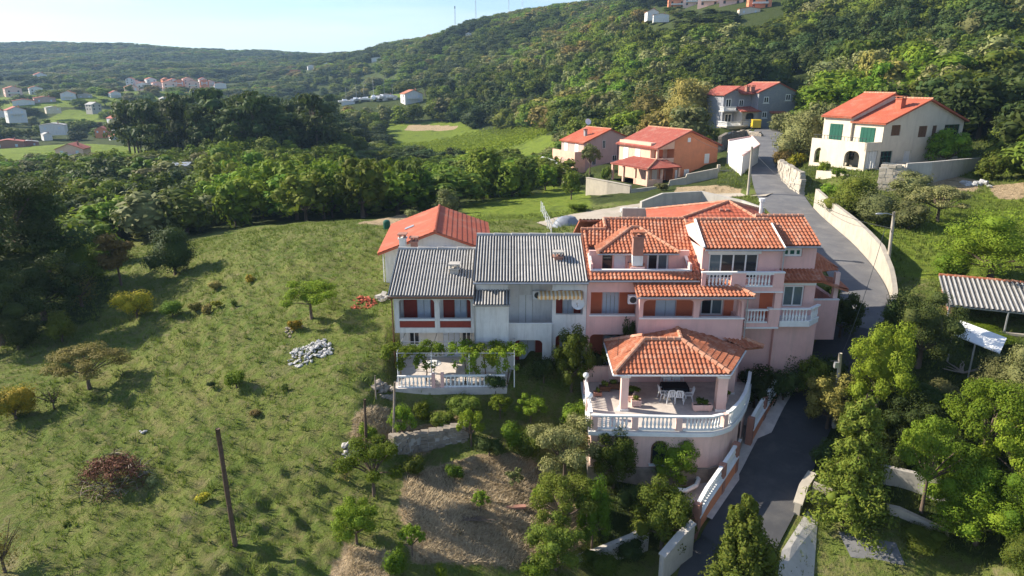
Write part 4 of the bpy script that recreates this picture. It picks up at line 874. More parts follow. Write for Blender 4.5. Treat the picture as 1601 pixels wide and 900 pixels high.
    for a, b in ((FL, AL), (FR, AR), (AL, AR), (AR, AB), (BL, (7.9, 38.5, zr)), ((xr, 39.5, e), (12.1, 40.95, zr-.05))): ridge(rc, Vector(a)+z1, Vector(b)+z1, .13)
    rc.build('ridge_cap', MAT['tile_cap'], t)
    gt = MB(); gt.tube([(5.72, 35.43, e-.06), (12.36, 35.43, e-.06)], .05, 6); gt.tube([(5.74, 35.45, e-.06), (5.84, 40.4, e-.06)], .05, 6); gt.tube([(12.4, 35.5, e-.06), (14.42, 39.1, e-.06)], .05, 6); each(gt, 'gutter', MAT['white_paint'], t)
    mm = MB(); p = at(*r3(308, 250), 37.5); mm.tube([p, p+Vector((0, 0, 1.25))], .02, 5); mm.build('roof_pipe', MAT['dark_metal'], t)
    return t
terrace()
def chair(kind):
    t = thing('plastic_chair', 'x', 'chair', (0, 0, 0), 0, 'white plastic chairs on the terrace'); ORG[t.name] = Vector((0, 0, 0))
    m = MB(); m.prism([(-.24, -.22), (.24, -.22), (.21, .22), (-.21, .22)], .40, .44); m.build('seat', MAT['white_plastic'], t)
    b = MB()
    for i in range(4):
        s = -.15+.1*i; b.add([], []); b.ext([(s-.028, .23, .46), (s+.028, .23, .46), (s+.03, .31, .82), (s-.03, .31, .82)], (0, .025, 0))
    b.ext([(-.22, .20, .44), (-.17, .21, .44), (-.17, .30, .8), (-.13, .32, .86), (.13, .32, .86), (.17, .30, .8), (.17, .21, .44), (.22, .20, .44), (.23, .29, .8), (.16, .32, .92), (-.16, .32, .92), (-.23, .29, .8)], (0, .03, 0))
    b.build('backrest', MAT['white_plastic'], t)
    for sx in (-1, 1):
        for y0, y1 in ((-.19, -.24), (.19, .27)):
            l = MB(); l.tube([(sx*.22, y0, .42), (sx*.25, y1, 0)], [.028, .022], 5); l.build('leg', MAT['white_plastic'], t)
        a = MB(); a.tube([(sx*.24, -.22, .42), (sx*.27, -.22, .62), (sx*.27, -.1, .65), (sx*.26, .27, .66)], .024, 5); a.build('armrest', MAT['white_plastic'], t)
    return t
def chairs():
    c0 = chair(0); rr = random.Random(4)
    spots = [(*r3(600, 497), math.pi+.1, 'front left chair at the dark terrace table, back to the viewer'), (*r3(652, 500), math.pi-.15, 'front right chair at the dark terrace table, back to the viewer'), (*r3(703, 490), math.pi/2-.1+math.pi, 'chair standing at the right end of the dark terrace table'),
             (*r3(563, 480), math.pi/2+.1, 'chair standing at the left end of the dark terrace table'), (*r3(588, 440), 0, 'rear left chair behind the dark terrace table'), (*r3(642, 440), .05, 'rear right chair behind the dark terrace table')]
    for i, (u, v, a, lb) in enumerate(spots):
        o = c0 if i == 0 else copy_tree(c0); p = onz(u, v, .003)
        o.location = (p.x, p.y, .003); o.rotation_euler.z = a; o['label'] = 'white plastic '+lb
    for i, (x, lb) in enumerate(((570, 'leftmost'), (612, 'second from left'), (652, 'rightmost'))):
        o = copy_tree(c0); p = onz(*r3(x, 388), .003); o.location = (p.x, p.y, .003); o.rotation_euler.z = math.pi+rr.uniform(-.2, .2); o['label'] = 'white plastic chair in the back row under the terrace roof, '+lb
    p = onz(*r3(625, 465), 0); t = thing('terrace_table', 'long table under a dark cloth in the middle of the terrace', 'table', (p.x, p.y, .003))
    m = MB(); m.box(p.x-.75, p.x+.75, p.y-.42, p.y+.42, .70, .74); m.build('tabletop', MAT['white_plastic'], t)
    for sx in (-1, 1):
        for sy in (-1, 1):
            l = MB(); l.box(p.x+sx*.66-.03, p.x+sx*.66+.03, p.y+sy*.34-.03, p.y+sy*.34+.03, .003, .7); l.build('leg', MAT['white_plastic'], t)
    k = MB(); c = [(p.x-.78, p.y-.45), (p.x+.78, p.y-.45), (p.x+.78, p.y+.45), (p.x-.78, p.y+.45)]; k.prism(c, .742, .752); n = 30
    for i in range(4):
        a, b = Vector(c[i]), Vector(c[(i+1) % 4]); e = (b-a); nn = Vector((e.y, -e.x)).normalized(); V = []
        for j in range(n+1):
            q = a+e*(j/n); w = .02+.02*math.sin(j*1.3); V += [(q.x, q.y, .75), (q.x+nn.x*w, q.y+nn.y*w, .5)]
        k.add(V, [(2*j, 2*j+1, 2*j+3, 2*j+2) for j in range(n)])
    o = k.build('tablecloth', MAT['black_cloth']); tag(o, 'dark cloth spread over the long terrace table', 'tablecloth')
    p = onz(*r3(620, 372), 0); t = thing('terrace_table', 'plain white table in the shade at the back of the terrace', 'table', (p.x, p.y, .003))
    m = MB(); m.box(p.x-.8, p.x+.8, p.y+.1, p.y+.8, .70, .74); m.build('tabletop', MAT['white_plastic'], t)
    for sx in (-1, 1):
        for y in (.16, .74): l = MB(); l.box(p.x+sx*.7-.03, p.x+sx*.7+.03, p.y+y-.03, p.y+y+.03, .003, .7); l.build('leg', MAT['white_plastic'], t)
chairs()
PLANTERS = []
def planter(u, v, L, ang, label, mat='pale_pink', h=.42, w=.38):
    p = onz(u, v, .004); t = thing('planter', label, 'planter', (p.x, p.y, .004)); m = MB()
    M_ = Matrix.Rotation(ang, 3, 'Z')
    def q(x, y, z): r = M_ @ Vector((x, y, 0)); return (p.x+r.x, p.y+r.y, z)
    a, b = L/2, w/2
    V = [q(sx*a*k, sy*b*k, z) for z, k in ((.07, .92), (h, 1.0)) for sx, sy in ((-1,-1),(1,-1),(1,1),(-1,1))]+[q(sx*(a-.05), sy*(b-.05), z) for z in (h, h-.06) for sx, sy in ((-1,-1),(1,-1),(1,1),(-1,1))]
    Fc = [(3,2,1,0)]+[(i, (i+1) % 4, (i+1) % 4+4, i+4) for i in range(4)]+[(4+i, 4+(i+1) % 4, 8+(i+1) % 4, 8+i) for i in range(4)]+[(8+i, 8+(i+1) % 4, 12+(i+1) % 4, 12+i) for i in range(4)]
    m.add(V, Fc); m.build('box', MAT[mat], t); s = MB(); s.add(V[12:16], [(0, 1, 2, 3)]); s.build('soil', MAT['soil'], t)
    for sx in (-1, 1): ft = MB(); ft.obox(Vector(q(sx*a*.7, 0, .037)), (.08, w*.8, .066), ang); ft.build('foot', MAT[mat], t)
    PLANTERS.append((p, L, ang, h)); return t
planter(*r3(782, 545), 1.15, 0, 'pink planter box at the foot of the right terrace column')
planter(*r3(385, 470), 1.6, 1.25, 'long pink planter box behind the left terrace column'); planter(*r3(411, 520), .6, 0, 'small pink planter box near the left terrace column')
planter(*r3(940, 420), 1.0, 1.0, 'pink planter box near the right balustrade under the eave'); planter(*r3(912, 490), .9, 1.15, 'pink planter box right behind the right terrace column')
planter(*r3(285, 425), .8, 0, 'brown planter box on the left by the terrace back wall', 'brown_wood', .4); planter(*r3(235, 435), .7, 0, 'brown planter box in the left back corner of the terrace', 'brown_wood', .35)
planter(*r3(195, 462), .5, 0, 'low red clay trough by the left terrace rail', 'brick', .28)

# ------------------------------------------------------------------ walls, fences, pavements
def wall_line(name, label, pts, h, th, mat, cap=None, cat='wall', sink=.6, caph=.07, capw=.08):
    """free-standing or retaining wall along [(x, y, z base)]; h: height or list of heights; every straight run is a part"""
    P = [Vector(p) for p in pts]; hs = h if hasattr(h, '__len__') else [h]*len(P)
    t = thing(name, label, cat, tuple(P[0])); nb = []
    for i, p in enumerate(P):
        a = P[max(i-1, 0)]; b = P[min(i+1, len(P)-1)]; d = (b-a); d.z = 0; d.normalize(); nb.append(Vector((-d.y, d.x, 0))*(th/2))
    m = MB(); c = MB()
    L = []; 
    for i, p in enumerate(P):
        zt = Vector((0, 0, hs[i])); zb = Vector((0, 0, -sink)); L.append([p-nb[i]+zb, p+nb[i]+zb, p+nb[i]+zt, p-nb[i]+zt])
    V = [q for r in L for q in r]; n = len(P)
    m.add(V, [(4*i+j, 4*i+(j+1) % 4, 4*i+4+(j+1) % 4, 4*i+4+j) for i in range(n-1) for j in range(4)]+[(3, 2, 1, 0), (4*n-4, 4*n-3, 4*n-2, 4*n-1)]); m.build('wall_body', MAT[mat], t)
    if cap:
        V = []
        for i, p in enumerate(P):
            e = nb[i]*(1+2*capw/th); zt = Vector((0, 0, hs[i]+.002)); zc = zt+Vector((0, 0, caph)); V += [p-e+zt, p+e+zt, p+e+zc, p-e+zc]
        c.add(V, [(4*i+j, 4*i+(j+1) % 4, 4*i+4+(j+1) % 4, 4*i+4+j) for i in range(n-1) for j in range(4)]+[(3, 2, 1, 0), (4*n-4, 4*n-3, 4*n-2, 4*n-1)]); c.build('coping', MAT[cap], t)
    return t
def stone_wall(label, pts, h, th=.5, st=.34, mat='rubble', name='stone_wall', seed=1):
    """dry or mortared rubble: courses of separate uneven stones, too small to pick apart, as one part"""
    rr = random.Random(seed); P = [Vector(p) for p in pts]; hs = h if hasattr(h, '__len__') else [h]*len(P); t = thing(name, label, 'wall', tuple(P[0])); m = MB(); k = MB()
    for (a, b), (h0, h1_) in zip(zip(P[:-1], P[1:]), zip(hs[:-1], hs[1:])):
        d = b-a; L = d.length; ang = math.atan2(d.y, d.x); nrm = Vector((-math.sin(ang), math.cos(ang), 0)); hm = max(h0, h1_)+.4
        nr = max(2, int(hm/(st*.62)))
        for j in range(nr):
            s = -rr.random()*st*.5
            while s < L:
                w = st*rr.uniform(.6, 1.5); f = min(max((s+w/2)/L, 0), 1); z = -.4+(j+.5)*hm/nr
                if z < h0+(h1_-h0)*f: m.obox(a+d*f+Vector((0, 0, z))+nrm*rr.uniform(-.05, .05), (w*.93, th*rr.uniform(.9, 1.1), hm/nr*rr.uniform(.82, .98)), ang+rr.uniform(-.06, .06), (rr.uniform(-.06, .06), rr.uniform(-.06, .06)))
                s += w
        q = nrm*(th*.42); zb = Vector((0, 0, -.5)); k.add([a-q+zb, b-q+zb, b+q+zb, a+q+zb, a-q+Vector((0,0,h0-.06)), b-q+Vector((0,0,h1_-.06)), b+q+Vector((0,0,h1_-.06)), a+q+Vector((0,0,h0-.06))], [(0,3,2,1),(4,5,6,7),(0,1,5,4),(1,2,6,5),(2,3,7,6),(3,0,4,7)])
    m.build('stones', MAT[mat], t, 'stuff'); k.build('mortar', MAT['concrete'], t); return t
def gp(u, v, dz=0): p = ground(u, v); return Vector((p.x, p.y, p.z+dz))
def road_side(v0, v1, off, n=9):
    """points along the road's left or right edge between two photo heights"""
    pr = [(pix(p)[1], p) for p in ROAD if p[1] > 18]; out = []
    for v in np.linspace(v0, v1, n):
        j = min(range(len(pr)), key=lambda i: abs(pr[i][0]-v)); i = min(max(j, 1), len(pr)-2); a, b, p = pr[i-1][1], pr[i+1][1], pr[j][1]
        d = Vector((b[0]-a[0], b[1]-a[1], 0)).normalized(); L = Vector((-d.y, d.x, 0)); s = 1 if off > 0 else -1
        q = Vector(p[:3])+L*(s*p[3]+off)
        if not out or (q-out[-1]).length > .3: out.append(q)
    return out
def road_walls():
    for k, (v0, v1, hw, lb) in enumerate(((868, 752, .95, 'lower orange brown roadside wall with white balustrade along the garden'), (706, 640, .85, 'short orange brown roadside wall with white balustrade right of the terrace'), (600, 512, 1.05, 'upper orange brown roadside wall with white balustrade right of the pink house'))):
        P = road_side(v0, v1, .35, 7); t = wall_line('roadside_wall', lb, P, hw, .28, 'salmon', 'white_paint', 'wall', .7)
        T = [p+Vector((0, 0, hw+.08)) for p in P]; balustrade(t, T, .72, .2, r=.075)
        for i in (0, len(P)//2, len(P)-1):
            m = MB(); p = P[i]; d = P[min(i+1, len(P)-1)]-P[max(i-1, 0)]; m.obox(p+Vector((0, 0, (hw+.85)/2-.3)), (.36, .36, hw+.85+.6), math.atan2(d.y, d.x)); m.build('pillar', MAT['brick'], t, label=None)
    # sunlit retaining wall on the far side of the road
    P = road_side(478, 322, -.25, 14); hs = [.5+1.5*min(1, i/5) for i in range(len(P))]
    wall_line('retaining_wall', 'long pale retaining wall beside the road right of the pink house', P, hs, .35, 'pale_concrete', None)
    P2 = [P[-1]+Vector((.15, -.1, 0)), gp(1270, 329), gp(1290, 337), gp(1300, 343)]; 
    wall_line('garden_wall', 'short grey wall closing the hedge bed above the road bend', [P[-2]+Vector((.5, 0, 0)), P[-2]+Vector((5.5, -.8, 0))], 1.9, .3, 'concrete')
road_walls()
wall_line('garden_wall', 'low beige wall at the driveway mouth right of the lower road', [onz(1243, 818, -3.9), onz(1252, 790, -3.45), onz(1266, 768, -3.2)], 1.15, .3, 'pale_concrete', 'pale_concrete')
wall_line('retaining_wall', 'shaded beige retaining wall under the trees on the lower right', [onz(1268, 782, -3.2), onz(1330, 812, -3.6), onz(1400, 828, -3.6), onz(1478, 856, -3.9)], [1.1, 1.3, 1.3, 1.0], .3, 'pale_concrete')
wall_line('retaining_wall', 'long grey retaining wall in the shade on the far right', [onz(1365, 742, -1.9), onz(1440, 760, -1.9), onz(1601, 800, -1.7), onz(1700, 830, -1.7)], .7, .3, 'concrete')
wall_line('garden_wall', 'grey concrete wall below the orchard beside the lower road', [onz(1081, 852, -3.9), onz(1060, 872, -4.3), onz(1032, 905, -4.9)], 1.3, .25, 'concrete', 'concrete')
wall_line('garden_wall', 'low grey wall curving under the orchard trees at the bottom', [onz(1012, 845, -4.4), onz(985, 862, -4.8), onz(930, 885, -5.2), onz(870, 905, -5.5)], 1.0, .25, 'concrete')
kb = MB(); kc = [onz(u, v, -3.05) for u, v in ((1052,768),(1072,770),(1088,762),(1092,752),(1086,746))]; kb.tube([p+Vector((0, 0, .12)) for p in kc], .13, 6)
tag(kb.build('bed_kerb', MAT['white_paint']), 'curved white kerb round the planting bed below the terrace', 'kerb')
stone_wall('low dry stone wall holding the upper garden terrace', [gp(614, 703), gp(650, 700), gp(690, 693), gp(728, 684)], [.9, .95, 1.0, 1.0], .5, .34, seed=2)
# concrete apron and strip at the lower right
for nm, pts, mat in (('concrete_apron', ((1222, 862), (1262, 800), (1278, 818), (1272, 905), (1215, 905)), 'concrete'), ('gravel_yard', ((1310, 832), (1400, 850), (1415, 885), (1330, 872)), 'asphalt')):
    m = MB(); V = [gp(u, v, .045) for u, v in pts]; c = sum(V, Vector())/len(V); V2 = [c]+[c+(p-c)*k for k in (.5, 1) for p in V]
    V2 = [Vector((p.x, p.y, h1(p.x, p.y)+.05)) for p in V2]; n = len(V); m.add(V2, [(0, 1+i, 1+(i+1) % n) for i in range(n)]+[(1+i, 1+n+i, 1+n+(i+1) % n, 1+(i+1) % n) for i in range(n)]); m.build(nm, MAT[mat], None, 'structure')
def patio():
    t = thing('patio_fence', 'low white balustrade fence along the patio under the vines', 'fence', (-4, 38.2, .4)); z = .4
    a, g0, g1, b = onz(622, 606, z), onz(678, 606, z), onz(692, 605, z), onz(790, 604, z)
    for p, q in ((a, g0), (g1, b)): balustrade(t, [p, q], .8, .24, r=.07, w=.14)
    m = MB()
    for p in (g0, g1): m.box(p.x-.1, p.x+.1, p.y-.1, p.y+.1, z-.3, z+.95)
    each(m, 'post', MAT['pink_plaster'], t)
    fl = MB(); fl.prism([(a.x-.2, a.y-.2), (b.x+.1, b.y-.2), (b.x+.6, 42.7), (-7.4, 42.7)], z-.8, z+.03); fl.build('patio', MAT['paving'], None, 'structure')
    p = onz(*r1(285, 795), z+.04); tt = thing('patio_table', 'small white garden table on the patio behind the fence', 'table', tuple(p)); m = MB(); m.lathe(p, [(.5, .68), (.52, .7), (.52, .73), (.5, .74)], 14); m.build('tabletop', MAT['white_plastic'], tt); m = MB(); m.lathe(p, [(.25, 0), (.06, .05), (.05, .4), (.1, .68)], 8); m.build('stem', MAT['white_plastic'], tt)
    # pergola wires and posts for the vines
    pg = thing('pergola', 'thin white pergola frame carrying the vines over the patio', 'pergola', (-4, 38.3, z)); top = 2.15; m = MB()
    xs = [a.x, -4.9, -2.6, b.x+.55]
    for x in xs: m.tube([(x, 38.35, z-.1), (x, 38.35, z+top)], .035, 6)
    each(m, 'post', MAT['white_paint'], pg); m = MB()
    m.tube([(xs[0], 38.35, z+top), (xs[-1], 38.35, z+top)], .03, 5); m.tube([(xs[0], 40.2, z+top), (xs[-1], 40.2, z+top)], .03, 5)
    for x in xs: m.tube([(x, 38.35, z+top+.03), (x, 42.4, z+top+.03)], .025, 5)
    each(m, 'rail', MAT['metal'], pg); return xs, z+top
PERG = patio()
# ------------------------------------------------------------------ detached houses, each built about its own base
def lthing(name, label, cat, loc, rz, group=None):
    t = thing(name, label, cat, tuple(loc), rz, group); ORG[t.name] = Vector((0, 0, 0)); return t
def gable_box(mb, w, d, h, rise, y0=0, x0=None, base=-1.5, th=None):
    """solid gabled body, gable facing -y, ridge along y"""
    a = -w/2 if x0 is None else x0; b = a+w; c = (a+b)/2
    mb.ext([(a, y0, base), (b, y0, base), (b, y0, h), (c, y0, h+rise), (a, y0, h)], (0, d, 0))
def gable_roof(mb, w, d, h, rise, y0=0, x0=None, oh=.35, ohy=.3, th=.16, wave=None):
    a = -w/2 if x0 is None else x0; b = a+w; c = (a+b)/2; sl = rise/(w/2); k = oh*sl
    L = [(a-oh, y0-ohy, h-k+.03), (a-oh, y0+d+ohy, h-k+.03), (c, y0+d+ohy, h+rise+.03), (c, y0-ohy, h+rise+.03)]; Rr = [(b+oh, y0+d+ohy, h-k+.03), (b+oh, y0-ohy, h-k+.03), (c, y0-ohy, h+rise+.03), (c, y0+d+ohy, h+rise+.03)]
    for P in (L, Rr):
        if wave: wave_roof(mb, P, wave, .06, .45, .04, th, 4)
        else: wave_roof(mb, P, .36, .03, .42, .025, th, 4)
    return (c, y0-ohy, h+rise+.1), (c, y0+d+ohy, h+rise+.1)
def roofs(t, specs, mat, capmat='tile_cap', r=.11):
    for sp in specs:
        rf = MB(); a, b = gable_roof(rf, **sp); o = rf.build('roof', MAT[mat], t); rc = MB(); ridge(rc, a, b, r); rc.build('ridge_cap', MAT[capmat], t)
def red_gable_house():
    t = lthing('house', 'single storey white house with red gable roof behind the corrugated roofs', 'house', (-6.0, 52.2, 2.9), R(4)); w, d, h = 8.0, 10.5, 2.7
    m = MB(); gable_box(m, w, d, h, 1.5); m.build('wall', MAT['white_plaster'], t); roofs(t, [dict(w=w, d=d, h=h, rise=1.5, oh=.5, ohy=.45)], 'red_roof', 'red_roof')
    f = Face(t, (0, 0, 0)); ac_unit(f, -.3, .01, 2.35, .75, .5); ac_unit(f, .95, .01, 2.35, .75, .5)
    sk = MB(); sk.obox((-2.4, 5.2, h+.72), (.8, .55, .08), .1, (0, -.36)); sk.build('skylight', MAT['metal'], t)
    f2 = Face(t, (-w/2, d, 0), -math.pi/2); f2.window(3, 4.2, 1, 2.2, 2, .02); f2.window(6.5, 7.7, 1, 2.2, 2, .02)
    b = MB(); b.tube([(-w/2-.12, -.02, 2.5), (-w/2-.12, -.02, 0)], .05, 6); b.build('downpipe', MAT['white_paint'], t)
red_gable_house()
def red_hip_house():
    t = thing('house', 'low house with a flat red hipped roof peeking out behind the pink house', 'house', (16, 56, 5.0)); c = [(10.5, 51.8, 7.2), (20.5, 51.8, 7.2), (22.3, 60.5, 7.2), (12, 60.5, 7.2)]; a = (17.9, 56, 8.72)
    rf = MB()
    for i in range(4): wave_roof(rf, [c[i], c[(i+1) % 4], a], .36, .025, .45, .022, .12, 4)
    rf.build('roof', MAT['red_roof'], t); rc = MB()
    for p in c: ridge(rc, Vector(p)+Vector((0, 0, .07)), Vector(a)+Vector((0, 0, .07)), .12, .5)
    rc.build('ridge_cap', MAT['tile_cap'], t); m = MB(); m.prism([(11.2, 52.3), (20.1, 52.3), (21.7, 60), (12.4, 60)], 1.5, 7.0); m.build('wall', MAT['salmon'], t)
    f = Face(t, (11.2, 52.3, 0)); f.window(2, 3.4, 5.2, 6.4, 2, .02); f.window(6, 7.4, 5.2, 6.4, 2, .02)
    ch = MB(); ch.tube([(21.2, 57.5, 7.4), (21.2, 57.5, 8.5)], .16, 8); ch.build('flue', MAT['white_paint'], t); ch = MB(); ch.tube([(21.2, 57.5, 8.5), (21.2, 57.5, 8.75)], .26, 8); ch.build('flue_cowl', MAT['white_paint'], t)
    for x in (16.9, 17.4): v = MB(); v.obox((x, 54.6, 8.3), (.28, .3, .14), 0); v.build('roof_vent', MAT['brick'], t)
    wl = MB(); wl.box(10.3, 17, 63, 63.25, 4.6, 6.9); wl.build('yard_wall', MAT['concrete'], t)
red_hip_house()
def salmon_house():
    w, d, h, rise = 12.2, 9.5, 5.3, 2.3
    t = lthing('house', 'two storey salmon orange house with dark red roof and a columned porch', 'house', (27.3, 107.2, 3.3), R(28)); f = Face(t, (0, 0, 0)); m = MB(); xl = -w/2
    m.ext([(xl+3.3, 0, -2), (w/2, 0, -2), (w/2, 0, h), (0, 0, h+rise), (xl+3.3, 0, h+rise*3.3/6.1)], (0, d, 0)); m.build('wall', MAT['salmon'], t)
    m = MB(); m.box(xl, xl+3.29, 1.6, d, -2, h); m.box(xl, xl+3.29, 1.6, d-.01, h, h+.5); m.build('recessed_wall', MAT['apricot'], t)
    m = MB(); m.ext([(xl, .02, h-.35), (xl+3.29, .02, h-.35), (xl+3.29, .02, h+rise*3.29/6.1), (xl, .02, h)], (0, .25, 0)); m.box(xl, xl+.3, .02, .3, 2.6, h-.36); m.box(xl, xl+3.29, .02, 1.59, 2.35, 2.6); m.build('loggia_frame', MAT['apricot'], t)
    m = MB(); m.box(xl+.02, xl+3.28, .0, .15, 2.61, 3.6); m.box(xl+.0, xl+.15, .16, 1.58, 2.61, 3.6); m.build('balcony_parapet', MAT['apricot'], t)
    f.shutters(xl+.8, xl+2.4, 2.62, 4.8, 2, -1.55, 'coral_shutter', 'door_leaf'); f.shutters(xl+.5, xl+1.5, .05, 2.1, 2, -1.55, 'white_paint', 'door_leaf'); f.slab(xl+1.9, xl+2.9, -1.59, -1.55, .05, 2.2, 'door', 'coral_shutter')
    roofs(t, [dict(w=w, d=d, h=h, rise=rise, oh=.45, ohy=.5)], 'old_red_roof')
    g = f.window
    f.shutters(3.4, 4.4, 2.4, 3.9, 2, .04, 'white_paint'); f.shutters(-.3, .3, 5.85, 6.5, 1, .04, 'white_paint'); f.shutters(-2.4, -1.5, .2, 1.7, 2, .04, 'white_paint'); f.shutters(-.6, .4, .2, 1.7, 2, .04, 'white_paint'); f.shutters(3.6, 4.6, 0, 1.3, 2, .04, 'white_paint')
    fl = Face(t, (xl, d, 0), -math.pi/2)
    for s in (1.2, 4.2): fl.shutters(s, s+1.3, 2.7, 4.7, 2, .05, 'white_paint')
    # porch wrapping the corner
    pw = MB(); px0, px1, py0, py1 = xl-3.6, xl+2.6, -2.4, 6.5
    wave_roof(pw, [(px0-.3, py0-.3, 2.55), (px1, py0-.3, 2.55), (px1-1.2, 1.55, 3.5), (xl-.05, .0, 3.5)], .36, .05, .42, .03, .14, 4); wave_roof(pw, [(px0-.3, py1, 2.55), (px0-.3, py0-.28, 2.55), (xl-.06, .02, 3.5), (xl-.06, py1-1, 3.5)], .36, .05, .42, .03, .14, 4); pw.build('porch_roof', MAT['old_red_roof'], t)
    rc = MB(); ridge(rc, (px0-.3, py0-.3, 2.62), (xl-.05, 0, 3.57), .1); rc.build('ridge_cap', MAT['tile_cap'], t)
    cm = MB()
    for x, y in ((px0, py0), (px0+2.6, py0), (px1-.3, py0), (px0, py0+2.9), (px0, py0+5.8), (px0, py1-.3)): cm.box(x, x+.32, y, y+.32, 0, 2.45)
    each(cm, 'column', MAT['apricot'], t); fl_ = MB(); fl_.box(px0-.2, px1, py0-.2, py1, -.9, .0); fl_.build('porch_floor', MAT['paving'], t); b = MB(); b.box(px0+.33, px0+2.58, py0+.05, py0+.2, .01, .9); b.box(px0+.05, px0+.2, py0+.33, py0+2.88, .01, .9); b.build('porch_parapet', MAT['apricot'], t)
    s_ = MB(); s_.box(w/2, w/2+1.6, 1.0, 4, -2, 1.2); s_.build('outbuilding', MAT['salmon'], t)
salmon_house()
def mauve_house():
    w, d, h, rise = 12.0, 7.5, 5.2, 2.2
    p = dep(952, 262, 131); t = lthing('house', 'pale brown gabled house with orange roof and an arched loggia on its sunny side', 'house', (p.x, p.y, 2.0), R(30)); f = Face(t, (0, 0, 0)); m = MB(); gable_box(m, w, d, h, rise, base=-2.5); m.build('wall', MAT['mauve'], t); roofs(t, [dict(w=w, d=d, h=h, rise=rise, oh=.4)], 'red_roof')
    for s, z0, z1, hw in ((-1.4, 3.9, 5.4, .35), (1.2, 1.4, 2.5, .5), (3.6, 1.2, 2.7, .6), (4.6, 1.2, 2.7, .3), (-3.6, .9, 2.4, .45)): f.window(s-hw, s+hw, z0, z1, 2, .03)
    pp = MB(); pp.tube([(1.9, -.07, 5.2), (1.9, -.07, -1)], .06, 6); pp.build('downpipe', MAT['brown_wood'], t)
    fl = Face(t, (-w/2-2.4, d-.5, 0), -math.pi/2); m = MB(); fl.wall(m, 0, d, -2.5, 3.6, [(.5, 2.2, 0, 2.3, .8), (2.7, 4.4, 0, 2.3, .8), (4.9, 6.5, 0, 2.3, .75)], .25); m.box(-w/2-2.15, -w/2-.01, -.5, -.3, -2.5, 3.6); m.box(-w/2-2.14, -w/2-.01, -.29, d-.5, 2.5, 2.7); m.build('loggia', MAT['apricot'], t)
    fw = Face(t, (-w/2, d, 0), -math.pi/2); fw.shutters(1.0, 2.2, 2.8, 4.8, 2, .05, 'white_paint'); fw.shutters(4.6, 5.8, 2.8, 4.8, 2, .05, 'white_paint'); fw.shutters(2.6, 4.0, 0, 2.1, 2, .05, 'white_paint')
    chimney(t, (-3.6, 3.0, 6.1), .5, .5, .9, 'grey_stone', 'dark_metal')
    q = Matrix.Rotation(R(30), 3, 'Z') @ Vector((.4, d+.2, 7.9)); c = Vector((p.x, p.y, 2.0))+q; dish('satellite_dish', 'satellite dish on a mast behind the roof of the pale brown house', c+Vector((0, 0, .5)), (.25, -.85, .4), .62, base=c-Vector((0, 0, .8)))
mauve_house()
